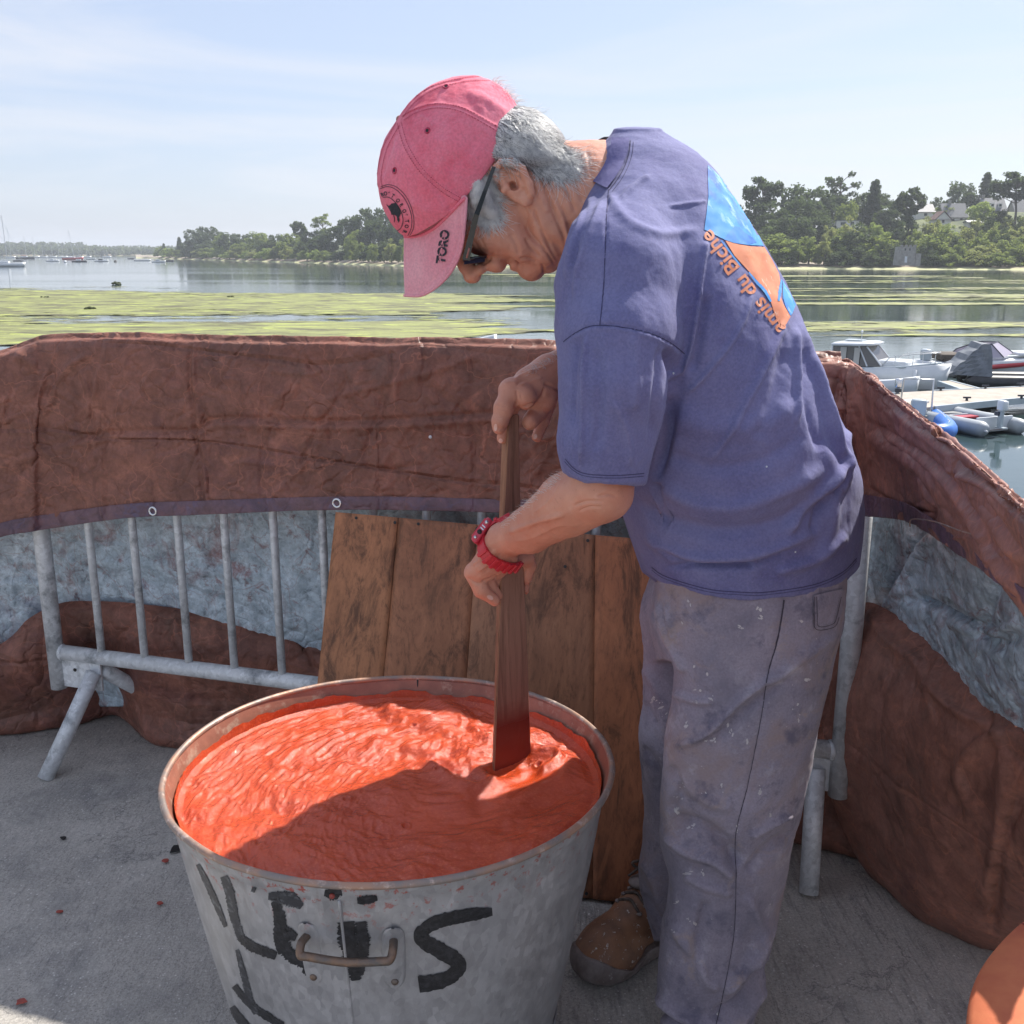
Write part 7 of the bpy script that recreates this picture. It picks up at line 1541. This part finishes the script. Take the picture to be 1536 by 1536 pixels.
house('grey_house', 'low house with pale roof panels and white gable right of the umbrella pine', 1374, 1402, 318, 306, 326, 410, 'render', 'slate', 8, wins=((.5, .7, 1.5, 1.1),))
house('granite_house', 'tall granite house with steep slate roof behind the tall umbrella pine', 1474, 1508, 316, 297, 332, 400, 'stone', 'slate', 8, wins=((.2, .7, 1.1, 1.5), (.55, .7, 1.1, 1.5), (.85, .7, 1.1, 1.5), (.35, .35, 1.1, 1.4)), chimney=.12, dormer=(.4, .75))
house('stone_house', 'slate-roofed house at the right edge of the view', 1522, 1570, 320, 300, 332, 405, 'stone', 'slate', 8, wins=((.2, .7, 1.1, 1.4), (.5, .7, 1.1, 1.4)), chimney=.8)
house('white_bungalow', 'long low white flat-roofed house left of the umbrella pine', 1254, 1288, 331, 330, 341, 375, 'render', 'slate', 7, wins=((.3, .7, 2.2, 1.2), (.7, .7, 1.6, 1.4)))
house('garden_hut', 'small pale hut on the slope below the bright green tree', 1452, 1470, 333, 331, 343, 362, 'render', 'render', 4, wins=((.5, .75, 2, .8),), cat='hut')
def tower():
    D = 300; a, b = at(1349, 395, D), at(1372, 395, D); cx = (a.x+b.x)/2; z0 = a.z-.6; z1 = at(1349, 370, D).z; w_ = b.x-a.x
    t = thing('stone_tower', 'square ruined stone tower on the beach below the umbrella pine', 'tower', (cx, D+w_/2, z0))
    m = MB(); q = w_/2; V = [(cx-q*1.14, D-.4, z0), (cx+q*1.14, D-.4, z0), (cx+q*1.14, D+w_, z0), (cx-q*1.14, D+w_, z0), (cx-q, D, z1), (cx+q, D, z1), (cx+q, D+w_, z1), (cx-q, D+w_, z1)]
    obj('wall', V, [(0, 1, 5, 4), (1, 2, 6, 5), (2, 3, 7, 6), (3, 0, 4, 7), (4, 5, 6, 7)], M['stone'], t, False)
    for i in (-1, -.33, .33, 1): MB().box((cx+i*q*.85, D+.1, z1+.25), (.7, .5, .5)).build('merlon', M['stone'], t)
    MB().box((cx-q*.25, D-.12, z0+(z1-z0)*.32), (.7, .5, 1.7)).build('doorway', M['gel'], t); MB().box((cx+q*.2, D-.03, z0+(z1-z0)*.85), (.35, .2, .6)).build('slit_window', M['window'], t); MB().box((cx-q*.4, D-.03, z0+(z1-z0)*.85), (.35, .2, .6)).build('slit_window', M['window'], t)
    MB().box((cx+q*1.35, D+1, z0+1.6), (1.4, 3, 3.4)).build('buttress', M['stone'], t)
tower()
def hull(mb, o, d, L_, B, fb, rise, bow=2.6, draft=.25, transom=.85, n=16):
    """lofted boat hull: o bow point on the water, d unit vector stern->bow"""
    d = Vector((d[0], d[1], 0)).normalized(); s_ = Vector((-d.y, d.x, 0)); V = []; 
    for i in range(n+1):
        f = i/n; hb = B/2*(transom+(1-transom)*sin(min(1, f*2)*pi/2))*max(0.0, 1-max(0, (f-.45)/.55)**bow)**.75; z = fb+rise*f*f; c = o-d*L_*(1-f); ov = d*(.12*L_*max(0, f-.8)/.2*.5)
        for w_, h_, k in ((-1, z, 1), (-.93, z*.35, .6), (-.6, -draft*.5, .2), (0, -draft, 0), (.6, -draft*.5, .2), (.93, z*.35, .6), (1, z, 1)): V.append(c+s_*hb*w_+Vector((0, 0, h_))+ov*k)
        V.append(c+s_*hb*.0+Vector((0, 0, z+.03))+ov)
    F = []
    for i in range(n):
        for k in range(7): F.append((i*8+k, (i+1)*8+k, (i+1)*8+(k+1), i*8+(k+1)))
        F.append((i*8+7, (i+1)*8+7, (i+1)*8, i*8))
    F.append(tuple(range(8))); mb.add(V, F); return mb
def fix(o):
    bm = bmesh.new(); bm.from_mesh(o.data); bmesh.ops.remove_doubles(bm, verts=bm.verts, dist=.0005); bmesh.ops.recalc_face_normals(bm, faces=bm.faces[:]); bm.to_mesh(o.data); bm.free(); return o
def frame(o, d):
    d = Vector((d[0], d[1], 0)).normalized(); s_ = Vector((-d.y, d.x, 0)); return lambda l, w_, h_: o-d*l+s_*w_+Vector((0, 0, h_)), Matrix((d, s_, Vector((0, 0, 1)))).transposed()
# cabin boat
def cabin_boat():
    o = gw(1410, 584); d = (.80, -.60); P, R = frame(o, d); t = thing('cabin_boat', 'white cabin motorboat with striped side windows moored at the pontoon', 'motorboat', tuple(o))
    fix(hull(MB(), o, d, 5.6, 2.1, .62, .34).build('hull', M['gel'], t, True))
    MB().tube([P(5.6, -1.0, .60), P(3, -1.06, .66), P(1.2, -.82, .82), P(.2, -.2, .96), P(.05, 0, .98)], .04, 8).build('rubbing_strake', M['gel_grey'], t, True)
    MB().box(P(1.75, 0, .86), (1.3, 1.25, .3), R, .1).build('foredeck', M['gel'], t, True)
    # cabin
    V = [P(3.9, -.82, .72), P(3.9, .82, .72), P(2.0, .72, .78), P(2.0, -.72, .78), P(3.95, -.76, 1.5), P(3.95, .76, 1.5), P(2.65, .66, 1.5), P(2.65, -.66, 1.5)]
    obj('cabin', V, [(0, 1, 2, 3), (4, 7, 6, 5), (0, 3, 7, 4), (1, 5, 6, 2), (3, 2, 6, 7), (0, 4, 5, 1)], M['cab_glass'], t, False)
    for l0, l1 in ((3.62, 3.38), (3.08, 2.86)):
        for sg in (-1, 1): obj('curtain', [P(l0, sg*.83, .82), P(l1, sg*.82, .82), P(l1, sg*.785, 1.45), P(l0, sg*.785, 1.45)], [(0, 1, 2, 3)], M['curtain'], t, False)
    for sg in (-1, 1):
        for a, b in ((P(3.9, sg*.83, .72), P(3.95, sg*.77, 1.5)), (P(2.55, sg*.77, .76), P(2.95, sg*.69, 1.5)), (P(2.0, sg*.73, .78), P(2.65, sg*.67, 1.5))): MB().tube([a, b], .03, 6).build('pillar', M['gel'], t)
    m = MB(); prof = [(0, .09), (.5, .085), (.85, .06), (1, .01), (.97, -.05), (0, -.05)]; V = []; F = []; n = 28
    for r, z in prof:
        for k in range(n):
            a = 2*pi*k/n; ca, sa = cos(a), sin(a); V.append(P(3.25-r*.95*np.sign(ca)*abs(ca)**.7, r*.95*np.sign(sa)*abs(sa)**.7, 1.56+z+.05*ca*r))
    for i in range(len(prof)-1):
        for k in range(n): F.append((i*n+k, i*n+(k+1) % n, (i+1)*n+(k+1) % n, (i+1)*n+k))
    fix(m.add(V, F).build('roof', M['gel'], t, True)); MB().box(P(3.3, -.1, 1.68), (.7, .5, .04), R, .01).build('roof_hatch', M['gel_grey'], t)
    MB().tube([P(3.1, 0, 1.6), P(3.1, 0, 2.0)], .015, 6).build('aerial', M['alu'], t); MB().ball(P(3.1, 0, 2.02), .05, 6).build('mast_light', M['gel'], t, True)
    for sg in (-1, 1):
        MB().tube([P(2.0, sg*.8, .8), P(1.7, sg*.86, 1.15), P(.9, sg*.66, 1.3), P(.25, sg*.2, 1.36), P(.1, 0, 1.36)], .018, 6).build('bow_rail', M['alu'], t, True)
        for l, w_ in ((1.5, .82), (.9, .66), (.35, .28)): MB().tube([P(l, sg*w_, .85), P(l, sg*w_, 1.25)], .014, 6).build('rail_post', M['alu'], t)
    MB().tube([P(.75, -.78, .75), P(.75, -.8, .2)], .07, 8).build('fender', M['gel'], t, True)
cabin_boat()
def outboard(P, R, l, w_, cowl, t, h=.55, s=1.0):
    o = MB().box(P(l+.12*s, w_, h+.28*s), (.26*s, .20*s, .30*s), R, .06*s).build('outboard_motor', cowl, t, True)
    MB().box(P(l+.10*s, w_, h-.1*s), (.14*s, .10*s, .5*s), R, .02*s).build('motor_leg', M['gel_grey'], o, True); MB().box(P(l+.02*s, w_, h+.05*s), (.16*s, .2*s, .12*s), R, .02*s).build('motor_clamp', M['dkhull'], o)
    MB().box(P(l+.16*s, w_, h-.34*s), (.3*s, .18*s, .03*s), R).build('cavitation_plate', M['gel_grey'], o); return o
def inflatable(name, label, stern, d, L_, B, r, tube_m, floor_m, cowl, extra=None, cat='dinghy', strake=None):
    bow = stern+Vector((d[0], d[1], 0)).normalized()*L_; P, R = frame(bow, d); t = thing(name, label, cat, tuple(bow)); hb = B/2-r
    path = [(L_+.25, -hb, r*.75)]+[(L_*(1-f), -hb, r*.9) for f in (0, .3, .55)]+[(.22*L_, -hb*.86, r*1.05), (.07*L_, -hb*.5, r*1.25), (0.02*L_, 0, r*1.35), (.07*L_, hb*.5, r*1.25), (.22*L_, hb*.86, r*1.05)]+[(L_*(1-f), hb, r*.9) for f in (.55, .3, 0)]+[(L_+.25, hb, r*.75)]
    pts = spline([tuple(P(*q)) for q in path], 72); n = 72; rr = [r*min(1, .35+2.2*(min(i, n-1-i)/n)*4) for i in range(n)]
    MB().tube([tuple(p) for p in pts], rr, 16).build('tube', tube_m, t, True)
    k = [tuple(Vector(p)+(Vector(p)-P(L_*.5, 0, r)).normalized()*r*.82+Vector((0, 0, -.01))) for p in pts[4:-4]]; MB().tube(k, r*.13, 6).build('rubbing_strake', strake or M['rub_light'], t, True)
    k = [tuple(Vector(p)+Vector((0, 0, r*1.0))) for p in pts[10:-10:7]]
    rope = []
    for a, b in zip(k[:-1], k[1:]): rope += [a, tuple((Vector(a)+Vector(b))/2+(Vector(a)-P(L_*.5, 0, r)).normalized()*.06-Vector((0, 0, .03)))]
    MB().tube(rope+[k[-1]], .012, 5).build('grab_rope', M['rope'], t, True)
    obj('floor', [P(L_*.98, -hb, .12), P(L_*.98, hb, .12), P(L_*.2, hb*.8, .14), P(L_*.06, 0, .2), P(L_*.2, -hb*.8, .14)], [(0, 1, 2, 3, 4)], floor_m, t, False)
    MB().box(P(L_*.95, 0, .28), (.06, hb*2-r*.4, .42), R, .01).build('transom', M['gel'], t)
    outboard(P, R, L_*.98, 0, cowl, t)
    if extra: extra(P, R, t)
    return t
def ex1(P, R, t):
    MB().box(P(2.3, 0, .30), (.32, 1.3, .05), R).build('thwart', M['red_hull'], t); MB().box(P(2.0, 0, .315), (.06, 1.3, .05), R).build('thwart_edge', M['gel'], t); MB().box(P(1.5, 0, .30), (.12, 1.2, .05), R).build('thwart', M['gel'], t)
    MB().box(P(.6, 0, .5), (.3, .4, .12), R, .02).build('bow_locker', M['gel'], t)
st = gw(1497, 652); inflatable('grey_inflatable', 'grey inflatable dinghy with white outboard motor tied near the right end of the pontoon', st, (-.36, .93), 3.7, 1.85, .23, M['rub_grey'], M['redroof'], M['gel'], ex1)
def ex2(P, R, t):
    MB().box(P(3.1, 0, .55), (.36, .42, .5), R, .08).build('console', M['gel_grey'], t, True)
    MB().tube([P(3.5, -.45, .3), P(3.45, -.42, 1.35), P(3.45, .42, 1.35), P(3.5, .45, .3)], .03, 8).build('roll_bar', M['alu'], t, True)
st = gw(1344, 612); e_ = gw(1408, 668); dv = (e_-st); inflatable('blue_inflatable', 'bright blue inflatable boat half hidden by the tarpaulin, dark outboard behind its console', st, (dv.x, dv.y), dv.length-.1, 1.7, .23, M['rub_blue'], M['gel_grey'], M['steel'], ex2, 'inflatable boat', M['rub_blue'])
# dark inflatable with a grey canopy, speedboat behind
def canopy_boat():
    st = gw(1452, 578); d = (.99, -.12); t = inflatable('black_inflatable', 'long black inflatable boat with a pointed grey canvas canopy at its stern', st, d, 5.2, 1.9, .25, M['rub_black'], M['dkhull'], M['dkhull'], None, 'inflatable boat', M['rub_black'])
    bow = st+Vector((d[0], d[1], 0)).normalized()*5.2; P, R = frame(bow, d)
    V = [P(6.2, -.8, .5), P(6.2, .8, .5), P(4.55, .85, .42), P(4.55, -.85, .42), P(5.05, -.62, 1.62), P(5.05, .62, 1.62), P(4.75, .62, 1.6), P(4.75, -.62, 1.6)]
    o = obj('canopy', V, [(0, 1, 5, 4), (4, 5, 6, 7), (0, 4, 7, 3), (1, 2, 6, 5), (3, 7, 6, 2)], M['canopy'], t, False)
    bm = bmesh.new(); bm.from_mesh(o.data); bmesh.ops.subdivide_edges(bm, edges=bm.edges[:], cuts=7, use_grid_fill=True); bmesh.ops.recalc_face_normals(bm, faces=bm.faces[:])
    for v in bm.verts: v.co += v.normal*(.05*math.sin(v.co.z*5+v.co.x*9))
    bm.to_mesh(o.data); bm.free()
    MB().ball(P(2.2, -.96, .28), .1, 6, (1, .3, .5)).build('valve_patch', M['gel'], t, True)
canopy_boat()
def speedboat():
    o = gw(1600, 562); d = (1, -.05); P, R = frame(o, d); t = thing('speedboat', 'white and red speedboat with tinted windscreen beyond the black inflatable', 'speedboat', tuple(o))
    L_ = 6.2; fix(hull(MB(), o, d, L_, 2.1, .55, .35).build('hull', M['gel'], t, True)); 
    MB().tube([P(L_-.05, -1.02, .36), P(3.5, -1.07, .42), P(1.3, -.86, .6), P(.3, -.35, .8)], .10, 8).build('red_stripe', M['red_hull'], t, True)
    V = [P(4.6, -.85, .72), P(3.0, -.8, .78), P(2.3, 0, .9), P(3.0, .8, .78), P(4.6, .85, .72), P(4.4, -.72, 1.0), P(3.5, -.66, 1.32), P(3.0, 0, 1.36), P(3.5, .66, 1.32), P(4.4, .72, 1.0)]
    obj('windscreen', V, [(0, 1, 6, 5), (1, 2, 7, 6), (2, 3, 8, 7), (3, 4, 9, 8)], M['lilac'], t, False)
    for a, b in ((0, 5), (1, 6), (2, 7), (3, 8), (4, 9), (5, 6), (6, 7), (7, 8), (8, 9)): MB().tube([V[a], V[b]], .025, 5).build('windscreen_frame', M['dkhull'], t)
    MB().box(P(5.0, 0, .75), (1.0, 1.5, .28), R, .08).build('stern_seat', M['bark'], t, True); MB().box(P(4.2, -.4, .8), (.4, .5, .35), R, .06).build('seat', M['gel'], t, True); MB().box(P(5.9, 0, .8), (.35, .6, .5), R, .12).build('outboard_motor', M['gel_grey'], t, True)
    MB().box(P(1.5, 0, .9), (1.7, 1.3, .12), R, .05).build('foredeck', M['gel'], t, True)
speedboat()
def small_hull(px, py, lpx, m, name, label, cab=None, d=(1, 0), cat='boat', group=None, fb=.5, mast=None, mast2=None, red=False):
    c = gw(px, py); D = c.y; L_ = lpx/1540*D/max(.3, abs(d[0])); dv = Vector((d[0], d[1], 0)).normalized(); o = c+dv*L_/2; P, R = frame(o, d); t = thing(name, label, cat, tuple(c), group)
    fix(hull(MB(), o, d, L_, L_*.3, fb, fb*.5).build('hull', M[m], t, True))
    if cab: MB().box(P(L_*.55, 0, fb+.3+.2*fb), (L_*.34, L_*.17, .75), R, .12).build('cabin', M[cab], t, True)
    if mast:
        for q, (top, ln_) in enumerate(mast):
            ht = (py-top)/1540*D; mp0 = P(L_*(.42+.25*q), 0, fb); mt_ = P(L_*(.42+.25*q)+ln_*ht, 0, ht); m_ = MB().tube([mp0, mt_], .11, 6).build('mast', M['alu'], t)
            MB().tube([mp0+Vector((0, 0, 1.2)), P(L_*(.42+.25*q)+L_*.32, 0, fb+1.2)], .14, 6).build('boom', M['red_hull' if red else 'gel'], m_)
            MB().tube([P(.1, 0, fb*1.4), mt_.lerp(mp0, .1)], .03, 4).build('forestay', M['alu'], m_); MB().tube([P(L_*.98, 0, fb), mt_], .03, 4).build('backstay', M['alu'], m_)
            MB().tube([mt_.lerp(mp0, .45)+Vector((0, .9, 0)), mt_.lerp(mp0, .45)-Vector((0, .9, 0))], .05, 4).build('spreader', M['alu'], m_)
    return t
small_hull(8, 400, 52, 'gel', 'sailing_boat', 'white two-masted sailing boat at the left edge, nearest of the moored boats', 'gel', (1, .1), 'sailboat', fb=1.0, mast=((328, .02), (334, .10)))
small_hull(109, 389.5, 28, 'red_hull', 'sailing_boat', 'red-hulled sailing boat with tall mast among the moored boats', 'gel', (1, .15), 'sailboat', fb=1.1, mast=((348, .10),))
small_hull(38, 388.5, 26, 'dkhull', 'sailing_boat', 'dark-hulled boat with red sail cover moored near the left edge', 'gel', (1, 0), 'sailboat', fb=1.2, mast=((356, .02),), red=True)
for i, (px, py, l, m_, cb, lab) in enumerate(((79, 392.3, 17, 'gel', 'gel', 'small white motorboat left of the red-hulled sailing boat'), (119, 393, 20, 'dkhull', 'gel', 'low dark boat just below the red-hulled sailing boat'), (152, 392.3, 18, 'gel', 'dkhull', 'white boat with dark cover moored alone in mid channel'), (213, 391.4, 22, 'gel', None, 'long low white boat near the tip of the wooded point'), (238, 393.5, 18, 'gel', 'gel_grey', 'white boat nearest the beach of the wooded point'), (254, 392.2, 12, 'dkhull', None, 'small dark boat right of the white one by the wooded point'), (196, 388.6, 9, 'dkhull', None, 'tiny dark boat off the tip of the wooded point'), (27, 392, 13, 'dkhull', None, 'small dark dinghy near the left edge'), (136, 389.2, 13, 'gel_grey', None, 'small grey boat between the sailing boat and the white boat'))):
    small_hull(px, py, l, m_, 'moored_motorboat', lab, cb, (1, .2), 'motorboat', 'small boats moored in the estuary', fb=.6)
for i, (px, py, top) in enumerate(((52, 386.5, 356), (78, 386.8, 369), (88, 386.8, 366), (94, 387, 364), (101, 387, 370), (118, 387, 367), (64, 386.6, 372), (16, 387, 344), (130, 386.6, 374), (160, 386.4, 375))):
    small_hull(px, py, 12, 'gel', 'distant_sailing_boat', 'tiny white sailing boat far off in the anchorage', None, (1, .3), 'sailboat', 'far sailing boats in the anchorage', fb=1.0, mast=((top, .03),))
for px, py, r, m_, lab in ((98, 394, .75, 'gel', 'pale mooring buoy below the moored boats on the left'), (173, 393, .7, 'bark', 'brown mooring buoy right of the lone white boat')):
    c = gw(px, py); o = MB().ball(c+Vector((0, 0, .3)), r, 8).build('mooring_buoy', M[m_], None, True); tag(o, lab, 'buoy')
for px, py, r, lab in ((175, 427, .45, 'dark round weed clump on open water left of the bank'), (134, 465, .35, 'dark weed clump on the yellow seaweed bank'), (70, 447, .2, 'small dark clump high on the left seaweed bank'), (347, 446, .22, 'small dark clump on the seaweed bank near the middle')):
    c = gw(px, py); rs = np.random.RandomState(int(px)); m = MB()
    for k in range(7): m.ball(c+Vector((rs.randn()*r*.9, rs.randn()*r*.5, .05+abs(rs.randn())*r*.3)), r*.6, 5, (1.2, 1, .7))
    o = m.build('weed_clump', M['weed_dark'], None, True); tag(o, lab, 'weed', 'dark weed clumps on the shallows')
# pontoon
def pontoon(corners, z, lab, nm='pontoon'):
    c = [gp(x, y, z) for x, y in corners]; n = len(c); cx = sum((p.x for p in c))/n; cy = sum((p.y for p in c))/n; t = thing(nm, lab, 'pontoon', (cx, cy, z))
    V = c+[p-Vector((0, 0, .16)) for p in c]; obj('deck', V, [tuple(range(n)), tuple(range(2*n-1, n-1, -1))]+[(i, (i+1) % n, n+(i+1) % n, n+i) for i in range(n)], M['deck'], t, False)
    for i in range(n):
        a, b = c[i], c[(i+1) % n]; L_ = (b-a).length
        if L_ > 2: MB().box((a+b)/2-Vector((0, 0, .08)), (L_, .10, .2), Matrix.Rotation(math.atan2(b.y-a.y, b.x-a.x), 3, 'Z')).build('edge_beam', M['gel_grey'], t)
    a, b = c[-1], c[-2] if n > 3 else c[1]
    for f in np.linspace(.05, .95, max(2, int((b-a).length/3))):
        p = a.lerp(b, f)*.82+Vector((cx, cy, z))*.18; MB().box(p-Vector((0, 0, .38)), (1.6, .9, .42), None, .04).build('float', M['float'], t)
    # deck boards: grooves between them
    return t
pontoon([(1340, 589), (1400, 586), (1600, 577), (1600, 592), (1512, 599), (1402, 610), (1340, 616)], WZ+.5, 'wooden pontoon deck running right behind the inflatable boats')
pontoon([(1408, 572), (1425, 571), (1470, 583), (1448, 586)], WZ+.45, 'narrow finger pontoon beside the bow of the cabin boat')
for px, py in ((1411, 586), (1478, 583), (1530, 580), (1450, 601), (1532, 598)):
    p = gp(px, py, WZ+.5); m = MB(); m.tube([p+Vector((-.12, 0, .1)), p+Vector((.12, 0, .1))], .03, 6); m.tube([p, p+Vector((0, 0, .1))], .04, 6); o = m.build('mooring_cleat', M['dkhull']); tag(o, 'dark mooring cleat on the pontoon edge', 'cleat', 'cleats on the pontoon')
o = small_hull(1338, 588, 60, 'gel', 'white_dinghy', 'small white dinghy mostly hidden behind the tarpaulin below the cabin boat', None, (.9, -.3), 'dinghy', fb=.4)
o = small_hull(712, 534, 60, 'gel', 'white_rowing_boat', 'white boat just showing above the tarpaulin edge left of the hands', None, (1, -.1), 'boat', fb=.72)
p = gw(1271, 560); q = at(1257, 514, p.y); m = MB(); m.tube([p, q], .035, 6); m.tube([q+Vector((-.18, 0, -.02)), q+Vector((.1, 0, .05))], .04, 6); o = m.build('mooring_pole', M['dkhull']); tag(o, 'thin leaning pole with a small crosspiece right of the T-shirt', 'pole')  # thin mooring pole with a small crosspiece
# ---- air
bm = bmesh.new(); bmesh.ops.create_cube(bm, size=1)
me = bpy.data.meshes.new('haze'); bmesh.ops.scale(bm, vec=(5000, 4300, 52), verts=bm.verts); bmesh.ops.translate(bm, vec=(0, 1950, WZ-3+26), verts=bm.verts); bm.to_mesh(me); bm.free()
hz = bpy.data.objects.new('haze', me); C.objects.link(hz); hz['kind'] = 'stuff'; hz['label'] = 'thin pale summer haze over the estuary'; hz['category'] = 'haze'
mh = bpy.data.materials.new('haze_air'); mh.use_nodes = True; t = mh.node_tree; t.nodes.clear(); oo = N(t, 'ShaderNodeOutputMaterial'); pv = N(t, 'ShaderNodeVolumePrincipled', Density=.00026, Anisotropy=.2); pv.inputs['Color'].default_value = (.86, .92, 1, 1); t.links.new(pv.outputs[0], oo.inputs['Volume']); me.materials.append(mh)
S.cycles.volume_bounces = 0
